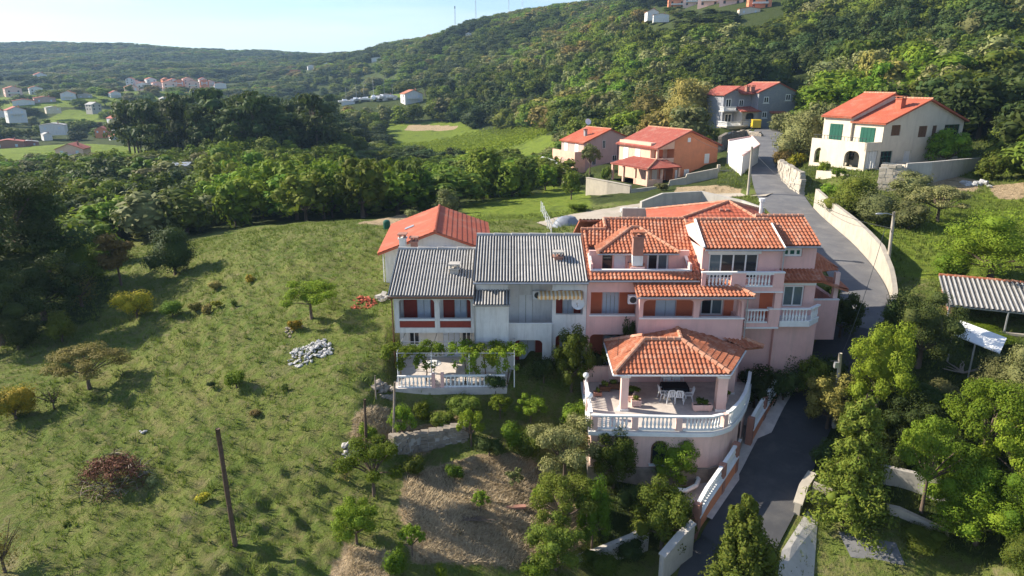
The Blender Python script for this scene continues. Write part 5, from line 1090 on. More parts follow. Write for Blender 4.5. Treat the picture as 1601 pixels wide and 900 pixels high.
def grey_house():
    p = dep(1213, 176, 152); t = lthing('house', 'tall grey stone house with stacked balconies below the wood', 'house', (p.x, p.y, 9.3), R(18)); w, d, h, rise = 9.8, 9, 6.5, 1.9
    f = Face(t, (0, 0, 0)); m = MB(); gable_box(m, w, d, h, rise, base=-3); m.build('wall', MAT['grey_stone'], t); roofs(t, [dict(w=w, d=d, h=h, rise=rise, oh=.35)], 'old_red_roof')
    for s, z in ((-2.9, 4.1), (2.8, 4.6), (-3.0, .9)): f.window(s-.65, s+.65, z, z+1.35, 2, .03, fw=.16); f.slab(s-.85, s+.85, .0, .08, z-.15, z-.01, 'sill', 'white_paint')
    pr = MB(); wave_roof(pr, [(-1.8, -.9, 1.9), (2.2, -.9, 1.9), (2.2, 0, 2.3), (-1.8, 0, 2.3)], .36, .05, .42, .03, .1, 4); pr.build('door_canopy', MAT['old_red_roof'], t); f.slab(-.5, .6, 0, .05, -.3, 1.7, 'door', 'brown_wood')
    # lower wing to the left with loggia and balconies
    x0 = -w/2-7.2; wm = MB(); wm.ext([(x0, 2.5, -6), (-w/2-.01, 2.5, -6), (-w/2-.01, 2.5, 6.0), (x0+2.2, 2.5, 6.9), (x0, 2.5, 5.9)], (0, 7, 0)); wm.build('wing_wall', MAT['grey_stone'], t)
    rf = MB(); wave_roof(rf, [(x0-.5, 10, 5.8), (x0-.5, 1.6, 5.8), (x0+3.6, 1.6, 7.7), (x0+3.6, 10, 7.7)], .36, .04, .42, .03, .15, 4); wave_roof(rf, [(x0+3.6, 1.0, 6.1), (-w/2+.4, 1.0, 6.1), (-w/2+.4, 5.5, 7.6), (x0+3.6, 5.5, 7.6)], .36, .04, .42, .03, .15, 4); rf.build('wing_roof', MAT['old_red_roof'], t)
    g = Face(t, (0, 2.5, 0)); g.window(x0+.6, x0+2.0, 3.2, 5.0, 2, .03, fw=.15); g.window(x0+4.0, x0+5.2, 3.3, 4.8, 2, .03, fw=.15); g.window(x0+.6, x0+2.4, -.2, 1.8, 2, .03, fw=.15)
    lg = MB(); lf = Face(t, (0, -.4, 0)); lf.wall(lg, x0+3.0, -w/2-.02, -.6, 2.4, [(x0+4.0, -w/2-1.0, .7, 2.05, .65)], .3); lg.box(x0+2.98, x0+3.2, -.09, 2.49, -.6, 2.4); lg.build('loggia', MAT['concrete'], t)
    rf = MB(); wave_roof(rf, [(x0+2.3, -.9, 2.4), (-w/2+.4, -.9, 2.4), (-w/2-.01, 2.4, 3.3), (x0+3.2, 2.4, 3.3)], .36, .05, .42, .03, .12, 4); rf.build('loggia_roof', MAT['old_red_roof'], t)
    bl = MB(); bl.box(x0-1.2, -w/2-.03, -1.2, 2.49, -.9, -.61); bl.box(x0-1.0, x0+3.2, .6, 2.49, 2.3, 2.52); bl.build('balcony_slab', MAT['concrete'], t)
    balustrade(t, [(x0+2.9, -1.05, -.6), (-w/2-.1, -1.05, -.6)], .9, .3, r=.11); balustrade(t, [(x0-1.05, 2.3, -.6), (x0-1.05, -1.05, -.6), (x0+2.8, -1.05, -.6)], .9, .3, r=.11); balustrade(t, [(x0-.9, 2.3, 2.53), (x0-.9, .75, 2.53), (x0+2.3, .75, 2.53)], .85, .3, r=.11)
    lw = MB(); lw.box(x0-.4, -w/2-.5, -.6, 2.4, -6, -.91); lw.build('basement_wall', MAT['white_plaster'], t); lf2 = Face(t, (0, -.6, 0)); lf2.window(x0+.4, x0+1.4, -3.6, -1.6, 1, .03); lf2.window(x0+2.0, x0+3.0, -3.6, -1.6, 1, .03)
    for x in (-w/2+.3-1.9, -w/2-.2): chimney(t, (x, 2.2, 5.8), .75, .75, 1.7, 'brick', 'tile')
    v = pix(t.matrix_world @ Vector((0, 0, 0)))
grey_house()
def cream_house():
    w, d, h, rise = 15.4, 4.4, 5.8, 2.7
    t = lthing('house', 'large two storey cream house with bright red roof and green shutters on the hillside', 'house', (52.9, 89.6, 7.5), R(25)); f = Face(t, (0, 0, 0)); m = MB(); xl = -w/2
    sx = lambda x: xl+(x-730)/515*w
    H_ = [(sx(778), sx(834), h-1.65, h-.35), (sx(950), sx(1005), h-2.0, h-.6), (sx(1038), sx(1068), h-2.0, h-.6), (sx(1118), sx(1222), h-2.2, h-.55), (sx(735), sx(806), .1, 2.3), (sx(880), sx(926), .2, 2.2)]
    f.wall(m, xl, w/2, -3, h, H_, .3)
    m.ext([(xl, 0, h+.001), (w/2, 0, h+.001), (0, 0, h+rise)], (0, .3, 0)); m.box(xl, xl+.3, .31, d, -3, h); m.box(w/2-.3, w/2, .31, d, -3, h); m.ext([(xl, d-.3, -3), (w/2, d-.3, -3), (w/2, d-.3, h), (0, d-.3, h+rise), (xl, d-.3, h)], (0, .3, 0)); m.box(xl+.31, w/2-.31, .31, d-.31, 2.5, 2.7)
    m.build('wall', MAT['cream'], t)
    for hl in H_[:3]: f.shutters(*hl, 2, -.1, 'brown_wood')
    f.window(*H_[3], 3, -.12, 'green_shutter', 'glass', .1); f.window(*H_[4], 3, -.12, 'green_shutter', 'glass', .08, 3); f.slab(H_[5][0], H_[5][1], -.25, -.2, .2, 2.2, 'door', 'white_plaster')
    roofs(t, [dict(w=w, d=d-.2, h=h, rise=rise, oh=.4, ohy=.45)], 'red_roof', 'tile_cap')
    # the taller rear part behind a step in the roof
    m = MB(); gable_box(m, w-1.2, 4.4, h+.55, rise, d+.02, xl-.9+.6, -3); m.build('rear_wall', MAT['cream'], t); roofs(t, [dict(w=w-1.2, d=4.2, h=h+.6, rise=rise, y0=d+.1, x0=xl-.3, oh=.5)], 'red_roof', 'tile_cap')
    chimney(t, (-3.2, 1.6, h+1.0), .85, .85, 1.7, 'red_roof', 'tile')
    # sunny side: loggia storey with a terrace on top, green shutter doors
    L = Face(t, (xl-2.6, d+4, 0), -math.pi/2); ln = d+4; m = MB(); L.wall(m, 0, ln, -3, 3.45, [(.7, 2.7, .3, 2.3, .8), (5.4, 7.6, .3, 2.3, .8)], .28); m.box(xl-2.6, xl-.01, 0.01, .25, 2.4, 3.45); m.box(xl-2.6, xl-.01, 0.012, .25, -3, .25); m.box(xl-2.59, xl-2.3, .012, .25, .26, 2.39); m.box(xl-.4, xl-.01, .012, .25, .26, 2.39); m.box(xl-2.3, xl-.01, .3, d+3.9, 2.3, 2.55); m.build('loggia', MAT['cream'], t)
    cu = MB()
    for i in range(4): a = xl-2.25+i*.47; cu.box(a, a+.4, .1, .16, .27, 2.35)
    each(cu, 'curtain', MAT['white_plaster'], t)
    fs = Face(t, (xl, d, 0), -math.pi/2); fs.shutters(1.2, 3.3, 3.0, 5.1, 4, .06, 'green_shutter', slats=14); Face(t, (xl-.3, d+4.4, 0), -math.pi/2).shutters(1.1, 3.1, 3.0, 5.3, 4, .06, 'green_shutter', slats=14)
    fw = Face(t, (xl, d+4, 0), -math.pi/2); fw.window(3.6, 4.7, .9, 1.8, 2, .03, 'green_shutter')
    rl = MB()
    for i in range(16): y = .3+i*(d+3.4)/15; rl.box(xl-2.5, xl-2.46, y, y+.04, 3.45, 3.9)
    rl.box(xl-2.52, xl-2.44, .25, d+3.9, 3.9, 3.95); rl.build('railing', MAT['dark_metal'], t, 'stuff')
    # garage and front garden walls
    gm = MB(); gf = Face(t, (0, -3.2, 0)); gf.wall(gm, xl-7.2, xl-.4, -4, .0, [(xl-6.6, xl-3.4, -4, -.75)], .3); gm.box(xl-7.2, xl-6.95, -2.89, 3, -4, 0); gm.box(xl-6.9, xl-.4, -2.89, 3, -.35, -.05); gm.build('garage', MAT['cream'], t); gf.slab(xl-5.4, xl-3.4, -.5, -.4, -4, -1.0, 'garage_door', 'white_paint')
    pw = MB(); pw.box(xl+.3, xl+8, -3.4, -3.1, -3.5, 1.0); pw.box(xl+.3, xl+.6, -3.09, -.3, -3.5, 1.0); pw.box(xl+3.0, xl+3.3, -3.0, -.3, -3.5, 1.0); pw.build('terrace_wall', MAT['cream'], t)
    for k, (x, y) in enumerate(((xl-5.5, -1.5), (xl-2.4, -1.2))):
        pass
    return t
CREAM = cream_house()
stone_wall('curved pale rubble wall at the road bend below the cream house', [gp(1219, 268), gp(1226, 284), gp(1238, 296), gp(1252, 304)], [1.6, 2.3, 2.6, 2.4], .6, .6, 'pale_concrete', seed=5)
stone_wall('pale rubble wall under the terrace of the cream house', [gp(1372, 296), gp(1392, 297), gp(1408, 296)], [2.6, 2.8, 2.6], .6, .55, 'pale_concrete', seed=6)
wall_line('retaining_wall', 'long grey garden wall running right from the cream house', [gp(1412, 292), gp(1450, 287), gp(1500, 275), gp(1535, 258)], [2.6, 2.4, 2.0, 1.0], .35, 'concrete')
# walls round the salmon and brown houses
zE = 3.3
wall_line('retaining_wall', 'tall sunlit retaining wall below the porch of the salmon house', [onz(917, 308, 1.6), onz(950, 314, 1.7), onz(985, 317, 1.9)], [2.9, 2.8, 2.4], .4, 'pale_concrete', 'pale_concrete')
wall_line('garden_wall', 'stepped beige wall in front of the salmon house', [onz(985, 317, 1.9), onz(1044, 310, 2.6), onz(1045, 309.8, 2.6), onz(1070, 305, 3.1), onz(1071, 304.8, 3.1), onz(1120, 292, 4.2)], [1.9, 1.9, 2.5, 2.5, 2.9, 2.6], .35, 'pale_concrete')
wall_line('retaining_wall', 'weathered concrete retaining wall curving behind the red hipped roof', [onz(1001, 336, 4.2), onz(1034, 331, 4.25), onz(1095, 326, 4.4), onz(1160, 332, 4.7), onz(1192, 340, 4.9)], [1.5, 2.1, 2.0, 1.3, 1.0], .35, 'concrete')
wall_line('retaining_wall', 'grey white wall below the pale brown house at the meadow edge', [dep(846, 262, 128), dep(862, 270, 124), dep(884, 289, 117)], [2.0, 2.4, 2.6], .35, 'pale_concrete', 'white_paint')
def white_block():
    P = [(30.9, 92.5, 8.6), (33.0, 106, 9.4), (37.0, 107.5, 9.9), (36.0, 101, 9.2)]; t = thing('garage', 'white rendered block with a sloping flat top beside the upper road bend', 'building', (33, 100, 5.5)); m = MB(); n = 4
    P = [P[0], P[3], P[2], P[1]]; V = [(x, y, 3.0) for x, y, z in P]+[(x, y, z) for x, y, z in P]; m.add(V, [(3, 2, 1, 0), (4, 5, 6, 7)]+[(i, (i+1) % 4, (i+1) % 4+4, i+4) for i in range(4)]); m.build('wall', MAT['white_plaster'], t)
    m = MB(); m.tube([Vector(p)+Vector((0, 0, .08)) for p in (P[0], P[1], P[2], P[3])], .16, 6); m.build('coping', MAT['pale_pink'], t)
white_block()
stone_wall('rough stone wall below the parking place of the grey house', [gp(1124, 238), gp(1140, 226), gp(1165, 216), gp(1190, 214)], [2.8, 2.4, 1.6, .8], .6, .7, seed=8)
def gate():
    a, b = onz(1122, 280, 4.6), onz(1152, 283, 4.7); t = thing('garden_gate', 'dark metal double gate between the salmon house wall and the white wall', 'gate', tuple(a)); d = b-a; m = MB()
    for i in range(15): p = a+d*(i/14); m.tube([p, p+Vector((0, 0, 1.5+.35*math.sin(math.pi*(i % 7.5)/7.5)))], .035, 4)
    each(m, 'bar', MAT['dark_metal'], t); m = MB()
    for z in (.2, 1.3): m.tube([a+Vector((0, 0, z)), b+Vector((0, 0, z))], .05, 4)
    each(m, 'rail', MAT['dark_metal'], t); m = MB()
    for p in (a, b): m.box(p.x-.2, p.x+.2, p.y-.2, p.y+.2, p.z-.5, p.z+2.1)
    each(m, 'post', MAT['pale_concrete'], t)
gate()
def shed():
    t = thing('shed', 'open shed with grey corrugated roof on the right under the trees', 'shed', (36, 46, 2.5)); c = [at(1480, 477, 44.5), at(1640, 517, 42.2)]
    A, B = c[0], c[1]; u = (B-A); u.z = 0; u.normalize(); n = Vector((-u.y, u.x, 0)); B = A+u*11; zt = Vector((0, 0, 1.0)); rf = MB()
    P = [tuple(A), tuple(B), tuple(B+n*4.2+zt), tuple(A+n*4.2+zt)]; wave_roof(rf, P, .3, .085, 1.9, .012, .08, 8, groove=1); rf.build('roof', [MAT['corrugated'], MAT['groove']], t)
    rc = MB(); ridge(rc, A+n*4.25+zt*1.06, B+n*4.25+zt*1.06, .12, .5); rc.build('ridge_cap', MAT['tile'], t); zb = h1(A.x, A.y)-.5
    m = MB(); q = lambda s, o, z: A+u*s+n*o+Vector((0, 0, z-A.z))
    for s0, s1, o0, o1 in ((.3, 10.6, 3.8, 4.05), (.3, .55, .4, 3.79), (10.35, 10.6, .4, 3.79)): m.add([q(s0,o0,zb), q(s1,o0,zb), q(s1,o1,zb), q(s0,o1,zb), q(s0,o0,A.z-.05+.2*o0), q(s1,o0,A.z-.05+.2*o0), q(s1,o1,A.z-.05+.2*o1), q(s0,o1,A.z-.05+.2*o1)], [(0,3,2,1),(4,5,6,7),(0,1,5,4),(1,2,6,5),(2,3,7,6),(3,0,4,7)])
    m.build('wall', MAT['brick'], t); fr = MB(); fr.add([q(.1,-.1,zb), q(10.8,-.1,zb), q(10.8,.15,zb), q(.1,.15,zb), q(.1,-.1,A.z-1.6), q(10.8,-.1,A.z-1.6), q(10.8,.15,A.z-1.6), q(.1,.15,A.z-1.6)], [(0,3,2,1),(4,5,6,7),(0,1,5,4),(1,2,6,5),(2,3,7,6),(3,0,4,7)]); fr.build('front_wall', MAT['pale_concrete'], t)
    p = MB()
    for s in (.2, 3.6, 7.1, 10.6): p.tube([q(s, .05, zb), q(s, .05, A.z-.02)], .06, 6)
    each(p, 'post', MAT['metal'], t)
    cv = MB(); C0 = at(1492, 521, 43.2); D = [at(1490, 524, 39.8), at(1563, 553, 37.2), at(1578, 538, 38.4), at(1500, 506, 41.2)]; k = thing('sun_canopy', 'white flat canopy sheet in front of the corrugated shed', 'canopy', tuple(D[0]))
    cv.ext([D[0], D[1], D[2]+Vector((0, .3, .25)), D[3]+Vector((0, 0, .2))], (0, 0, .05)); cv.build('sheet', MAT['white_paint'], k); p = MB()
    for d_ in (D[0], D[1], (D[0]+D[1])/2): p.tube([(d_.x, d_.y+.05, d_.z-.003), (d_.x, d_.y+.05, h1(d_.x, d_.y)-.2)], .05, 6)
    each(p, 'post', MAT['concrete'], k)
shed()
# ---- distant houses: five kinds, then copies with their own size and walls
def far_house(kind):
    t = lthing('village_house', 'x', 'house', (0, 0, 0), 0); w, d, h, rise = ((9, 10, 5.4, 2), (11, 9, 5.6, 2.2), (8, 12, 3.2, 1.8), (12, 10, 6.5, 2.0), (14, 9, 3.4, 1.2))[kind]
    m = MB(); gable_box(m, w, d, h, rise, base=-3); m.build('wall', MAT['white_plaster'], t); rf = MB(); a = -w/2; k = .4*rise/(w/2)
    for sx in (-1, 1): rf.ext([(sx*(w/2+.4), -.4, h-k+.03), (sx*(w/2+.4), d+.4, h-k+.03), (0, d+.4, h+rise+.03), (0, -.4, h+rise+.03)], (0, 0, .2))
    rf.build('roof', MAT['old_red_roof'], t); f = Face(t, (0, 0, 0)); fl = Face(t, (-w/2, d, 0), -math.pi/2); m = MB()
    def win(F_, s, z, wd=1.2, hh=1.4):
        m = MB(); F_.box(m, s-wd/2, s+wd/2, 0, .05, z, z+hh); m.build('window', MAT['dark_metal' if (int(s*7) % 3) else 'blue_shutter'], t)
    for z in ([.8, 3.6] if h > 5 else [.8]):
        for s in (-w*.28, w*.28): win(f, s, z)
        for s in (d*.25, d*.7): win(fl, s, z)
    if kind in (1, 3): b = MB(); b.box(-w*.35, w*.35, -1.3, -.01, 2.6, 2.8); b.box(-w*.35, w*.35, -1.35, -1.25, 2.81, 3.6); b.build('balcony', MAT['white_plaster'], t)
    ch = MB(); ch.box(w*.2, w*.2+.6, d*.4, d*.4+.6, h, h+rise+1.0); ch.build('chimney', MAT['brick'], t); return t
FARM = [far_house(k) for k in range(5)]
WALLC = {'w': 'white_plaster', 'p': 'pale_pink', 'c': 'cream', 'm': 'mauve', 'g': 'concrete', 'b': 'brick', 's': 'salmon'}
FAR = [  # photo pixel of the base, distance, kind, turn, width scale, wall, roof, label
 (111, 250, 233, 1, -20, 1.0, 'p', 'old_red_roof', 'pink house standing alone at the edge of the green meadow'),
 (65, 124, 660, 1, 10, 1.0, 'w', 'old_red_roof', 'white house standing alone above the village on the left'),
 (22, 146, 520, 3, 8, 1.15, 'p', 'old_red_roof', 'pale pink house at the left edge of the valley village, upper row'), (57, 144, 530, 3, 5, .95, 'w', 'tile', 'white house with reddish roof beside the pale pink one in the upper village row'),
 (38, 166, 440, 4, 0, 1.1, 'w', 'old_red_roof', 'long low white house in the middle row of the village'), (72, 164, 450, 4, 4, 1.1, 'm', 'old_red_roof', 'long brownish house in the middle row of the village'), (108, 161, 460, 1, -5, 1.0, 'w', 'tile', 'white house with red roof in the middle row of the village'), (90, 153, 500, 4, 3, .9, 'w', 'tile', 'low white house behind the middle row of the village'),
 (134, 157, 470, 4, 0, .8, 'g', 'corrugated', 'grey roofed barn at the end of the middle village row'), (152, 172, 410, 0, 30, .85, 'g', 'corrugated', 'small grey house turned sideways beside the village lane'), (183, 160, 480, 1, 15, .8, 'w', 'old_red_roof', 'white gabled house by the open green field'),
 (84, 172, 410, 4, 10, .7, 'c', 'corrugated', 'small cream shed with grey roof in the village'), (28, 184, 370, 1, 12, 1.0, 'w', 'old_red_roof', 'white house with chimney on the left edge below the village rows'), (3, 180, 390, 2, 20, .8, 'w', 'tile', 'half hidden white house cut by the left edge of the picture'),
 (82, 203, 330, 4, -12, .95, 'w', 'corrugated', 'low white house with a broad grey roof below the village'), (12, 226, 290, 4, -8, 1.0, 'b', 'old_red_roof', 'brick barn with red roof at the left edge by the meadow'), (44, 222, 300, 4, 5, .7, 'b', 'corrugated', 'flat brick outbuilding beside the brick barn'),
 (190, 196, 345, 1, 25, .9, 'w', 'old_red_roof', 'white gabled house at the edge of the dark pines'), (158, 208, 315, 2, -15, .8, 's', 'old_red_roof', 'small orange house with red roof below the pines'), (181, 212, 310, 2, 10, .65, 'w', 'tile', 'small white annex right of the orange house'), (75, 214, 310, 2, 10, .55, 'w', 'corrugated', 'tiny white shed among bushes above the meadow'),
 (207, 145, 560, 1, 5, 1.0, 'p', 'red_roof', 'pink house with red roof at the left of the far village cluster'), (224, 139, 600, 3, 0, .9, 'w', 'red_roof', 'white house behind the front row of the far village cluster'), (243, 142, 580, 1, -6, 1.0, 'w', 'tile', 'white house in the middle of the far village cluster'), (229, 146, 550, 4, 4, .8, 'w', 'old_red_roof', 'low white house at the front of the far village cluster'),
 (266, 139, 600, 3, 4, 1.0, 'p', 'red_roof', 'tall pink house with red roof in the far village cluster'), (281, 134, 640, 1, 0, .9, 's', 'red_roof', 'red house at the back of the far village cluster'), (268, 147, 550, 4, 0, .9, 'c', 'old_red_roof', 'low cream house at the right front of the far village cluster'), (302, 137, 620, 3, -5, .9, 'p', 'red_roof', 'pink house right of the far village cluster'), (302, 145, 570, 4, 5, .9, 'w', 'old_red_roof', 'low white house right of the far village cluster'), (258, 157, 490, 2, 10, .9, 'w', 'corrugated', 'white house with grey roof beyond the long green field'), (320, 133, 650, 1, 3, .8, 's', 'red_roof', 'orange house peeking above the dark pines'), (345, 134, 650, 4, 3, .8, 'w', 'red_roof', 'low white house peeking above the dark pines'),
 (462, 119, 760, 4, 0, .9, 's', 'red_roof', 'orange roofed house on the far slope left of the blue one'), (488, 118, 770, 1, 6, .8, 'w', 'corrugated', 'bluish white house on the far slope'), (512, 117, 780, 1, 0, .7, 'w', 'corrugated', 'white house on the far slope right of the bluish one'), (543, 112, 800, 4, 0, .7, 's', 'red_roof', 'small orange house on the far slope'), (592, 118, 700, 4, -5, 1.0, 'w', 'corrugated', 'long white house below the far wooded slope'), (564, 95, 950, 0, 5, 1.0, 'w', 'old_red_roof', 'lone white house high on the far wooded slope'), (733, 86, 620, 0, 0, .6, 'w', 'old_red_roof', 'tiny white hut hidden in the wooded hillside'), (572, 127, 620, 2, 0, .5, 'p', 'old_red_roof', 'tiny pink hut among the far fields'),
 (648, 173, 385, 1, 18, 1.05, 'w', 'tile', 'white gabled house with orange roof in the middle of the valley'), (605, 170, 400, 4, 0, .9, 'w', 'corrugated', 'low white building beside the stored boats'), (545, 170, 395, 4, 0, .6, 'w', 'corrugated', 'low white shed left of the stored boats'),
 (1021, 24, 350, 2, 10, .8, 'w', 'tile', 'small white house with orange roof at the left end of the hilltop row'), (1034, 28, 335, 4, 5, .6, 'w', 'tile', 'low white garage in front of the hilltop row'), (1058, 10, 375, 3, 5, .9, 's', 'red_roof', 'orange house on the hilltop at the left of the row'), (1082, 6, 385, 3, 0, .9, 'p', 'red_roof', 'pink house on the hilltop in the middle of the row'), (1108, 6, 385, 3, -5, 1.0, 'p', 'tile', 'pale pink house on the hilltop right of the middle'), (1143, 4, 390, 3, 0, 1.0, 'p', 'red_roof', 'broad pink house on the hilltop near the fresh green trees'), (1188, 10, 365, 3, 8, .9, 's', 'red_roof', 'bright orange house on the hilltop right end'), (1172, 18, 345, 4, 10, .7, 'c', 'red_roof', 'low cream house below the bright orange hilltop house')]
for _i in range(13):
    FAR.append((203+_i*11.5, 130+(_i*7 % 5), 650+(_i*37 % 70), _i % 5, (_i*29) % 30-12, .85, 'wpcwpswwpcwpw'[_i], ('red_roof', 'old_red_roof', 'tile')[_i % 3], 'tiny house in the back row of the far village, '+('leftmost', 'second from left', 'third from left', 'fourth from left', 'fifth from left', 'sixth from left', 'seventh from left', 'sixth from right', 'fifth from right', 'fourth from right', 'third from right', 'second from right', 'rightmost')[_i]))
FARPOS = []
def place_far():
    for i, (u, v, t_, k, rz, sc, wc, rm, lb) in enumerate(FAR):
        p = ground(u, v+3) if u > 1040 else dep(u, v, t_); zg = h1(p.x, p.y); o = copy_tree(FARM[k]); o.location = (p.x, p.y, max(zg, p.z)-.3 if abs(zg-p.z) > 3 else zg-.2)
        o.rotation_euler.z = R(rz)-math.atan2(p.x, p.y); sc *= .78 if t_ < 560 and u < 260 else .9; o.scale = (sc, sc, sc); o['label'] = lb; o['group'] = 'distant village houses'; FARPOS.append((p.x, p.y, 9*sc))
        for c in o.children:
            for nm, mt in (('wall', WALLC[wc]), ('roof', rm)):
                if c.name.split('.')[0] == nm: c.material_slots[0].link = 'OBJECT'; c.material_slots[0].material = MAT[mt]
    for t in FARM:
        for c in list(t.children): bpy.data.objects.remove(c)
        bpy.data.objects.remove(t)
place_far()
# ------------------------------------------------------------------ poles, masts, heaps, vehicles
def pole(name, label, ub, vb, ut, vt, r0, r1_, mat, cat='pole', extra=None, n=8):
    b = ground(ub, vb); top = at(ut, vt, b.y); t = thing(name, label, cat, tuple(b)); m = MB()
    k = 7; rr = random.Random(ub); m.tube([b+(top-b)*(i/(k-1))+Vector((0, 0, -.3 if i == 0 else 0)) for i in range(k)], [(r0+(r1_-r0)*i/(k-1))*rr.uniform(.93, 1.07) for i in range(k)], n); m.build('shaft', MAT[mat], t, smooth=True); return t, b, top
t, PB1, PT1 = pole('wooden_pole', 'tall bare dark wooden pole leaning in the middle of the grass field', 368, 853, 340, 670, .12, .10, 'pole_wood')
pole('wooden_pole', 'brown wooden pole at the field edge next to the bright green tree', 573, 702, 570, 624, .085, .07, 'pole_wood')
pole('fence_post', 'thin grey fence post at the top of the field edge near the patio', 588, 624, 586, 587, .045, .04, 'dry_wood', 'post')
t, FB, FT = pole('fence_post', 'tall grey boundary post left of the upper garden', 615, 692, 617, 597, .07, .06, 'dry_wood', 'post')
t, b, LT = pole('street_lamp', 'tall concrete lamp pole standing in the green slope right of the road', 1386, 432, 1398, 331, .15, .11, 'pale_concrete', 'street lamp')
m = MB(); m.tube([LT+Vector((0, 0, -.25)), LT+Vector((-.6, -.05, -.1)), LT+Vector((-.95, -.05, -.12))], .035, 6); a = m.build('arm', MAT['metal'], t); m = MB(); m.blob(LT+Vector((-1.15, -.05, -.14)), (.32, .13, .08), 1, .03, 10, 6); m.build('lamp_head', MAT['metal'], t, smooth=True)
m = MB(); m.tube([LT+Vector((-.5, 0, -1.35)), LT+Vector((.1, 0, -1.3))], .03, 5); m.build('bracket', MAT['dark_metal'], t)
t, b, CT_ = pole('utility_pole', 'grey concrete utility pole rising from the roadside tree below the pink house', 1304, 668, 1314, 552, .15, .11, 'pale_concrete', 'utility pole')
m = MB(); m.obox(CT_+Vector((-.2, -.12, -.7)), (.25, .2, .35), 0); m.build('junction_box', MAT['metal'], t); m = MB(); m.tube([CT_+Vector((-.5, 0, -.5)), CT_+Vector((.15, 0, -.45))], .03, 5); m.build('bracket', MAT['dark_metal'], t)
t, b, RT_ = pole('utility_pole', 'concrete utility pole beside the upper road bend near the white wall', 1169, 305, 1176, 229, .16, .12, 'pale_concrete', 'utility pole')
def cable(label, a, b, sag, r=.018):
    m = MB(); a, b = Vector(a), Vector(b); m.tube([a+(b-a)*(i/16)-Vector((0, 0, sag*4*(i/16)*(1-i/16))) for i in range(17)], r, 4); tag(m.build('cable', MAT['dark_metal']), label, 'cable')
cable('dark overhead cable from the lamp pole down to the roadside concrete pole', LT+Vector((-.5, 0, -1.35)), CT_+Vector((0, 0, -.4)), 1.0)
cable('overhead cable from the upper road pole across the road to the lamp pole', RT_+Vector((0, 0, -.3)), LT+Vector((.1, 0, -1.3)), 1.6)
cable('overhead cable from the roadside concrete pole into the trees on the right', CT_+Vector((.1, 0, -.5)), at(1480, 715, 36.0), 1.2)
cable('cable from the upper road pole towards the salmon house', RT_+Vector((0, 0, -.5)), Vector((27.5, 107, 10.2)), .8)
for k, (u, v0, v1, h, lb) in enumerate(((721, 44, 22, 14, 'thin mast at the left end of the ridge line'), (750, 38, 10, 18, 'tall mast on the ridge, second from the left'), (796, 31, 12, 12, 'thin mast on the ridge left of the pylons'), (815, 27, 5, 14, 'steel pylon with cross arms on the ridge'), (893, 24, -2, 16, 'tall steel pylon on the ridge reaching the top of the picture'), (914, 22, 2, 13, 'steel pylon on the ridge nearest the hilltop pines'))):
    xr = (u-800.5)/F*1.045; ys = np.linspace(250, 950, 141); zs = H(xr*ys, ys); vs = 450+F*(-ys*SP-(zs-ZC)*CP)/(ys*CP-(zs-ZC)*SP); q = int(np.argmin(vs)); b = Vector((xr*ys[q], ys[q], zs[q])); top = (v0-v1+13)*b.y*1.05/F; t = thing('pylon' if k > 2 else 'mast', lb, 'pylon' if k > 2 else 'mast', tuple(b)); m = MB(); w = .9 if k > 2 else .6
    for sx in (-1, 1):
        for sy in (-1, 1): m.tube([b+Vector((sx*w, sy*w, 0)), b+Vector((sx*.15, sy*.15, top))], .1, 4)
    n = 9
    for i in range(n): z0, z1 = top*i/n, top*(i+1)/n; f0, f1 = w*(1-i/n)+.15*i/n, w*(1-(i+1)/n)+.15*(i+1)/n; s = 1 if i % 2 else -1; m.tube([b+Vector((s*f0, -f0, z0)), b+Vector((-s*f1, -f1, z1))], .06, 4); m.tube([b+Vector((-f0, s*f0, z0)), b+Vector((-f1, -s*f1, z1))], .09, 4)
    m.build('lattice', MAT['metal'], t, 'stuff')
    if k > 2:
        m = MB()
        for zz, ww in ((.92, 2.2), (.8, 3.0)): m.tube([b+Vector((-ww, 0, top*zz)), b+Vector((ww, 0, top*zz))], .14, 4)
        each(m, 'cross_arm', MAT['metal'], t)
    else: m = MB(); m.box(b.x-.5, b.x+.5, b.y-.3, b.y+.3, b.z+top*.9, b.z+top); m.build('antenna', MAT['metal'], t)
def heap(name, label, cat, u, v, wpx, n, size, piece, mat, flat=.35, seed=1, shape='stone', dy=.6):
    c = ground(u, v); t_ = c.y*CP-(c.z-ZC)*SP; r = wpx/2*t_/F; t = thing(name, label, cat, tuple(c)); rr = random.Random(seed); me = []
    for k in range(5):
        m = MB()
        if shape == 'stone': m.blob((0, 0, 0), (rr.uniform(.8, 1.2), rr.uniform(.7, 1.1), rr.uniform(.4, .7)), seed*9+k, .3, 6, 4)
        else: m.obox((0, 0, 0), (1.6, .8, .5))
        me.append(m.mesh(piece, MAT[mat]))
    for i in range(n):
        a = rr.uniform(0, 6.283); q = math.sqrt(rr.random())*r; x, y = c.x+q*math.cos(a), c.y+q*math.sin(a)*dy*1.4; s = size*rr.uniform(.5, 1.5)
        z = h1(x, y)+s*.25+max(0, (1-q/r))*r*flat*rr.random(); inst(piece, me[i % 5], t, (x, y, z), (rr.uniform(-.5, .5), rr.uniform(-.5, .5), rr.uniform(0, 6.28)), s)
    return t
heap('stone_heap', 'heap of white limestone pieces lying in the grass field', 'stone heap', 487, 553, 70, 190, .115, 'stone', 'white_stone', .2, 3)
heap('brick_heap', 'heap of broken orange red bricks in the grass left of the white house', 'brick heap', 568, 474, 40, 90, .11, 'brick', 'red_roof', .35, 4, 'brick')
heap('stone_heap', 'small scatter of stones above the white limestone heap', 'stone heap', 457, 517, 30, 22, .12, 'stone', 'rubble', .1, 5)
heap('stone_heap', 'brown stone heap against the patio corner', 'stone heap', 600, 612, 30, 50, .16, 'stone', 'rubble', .35, 6)
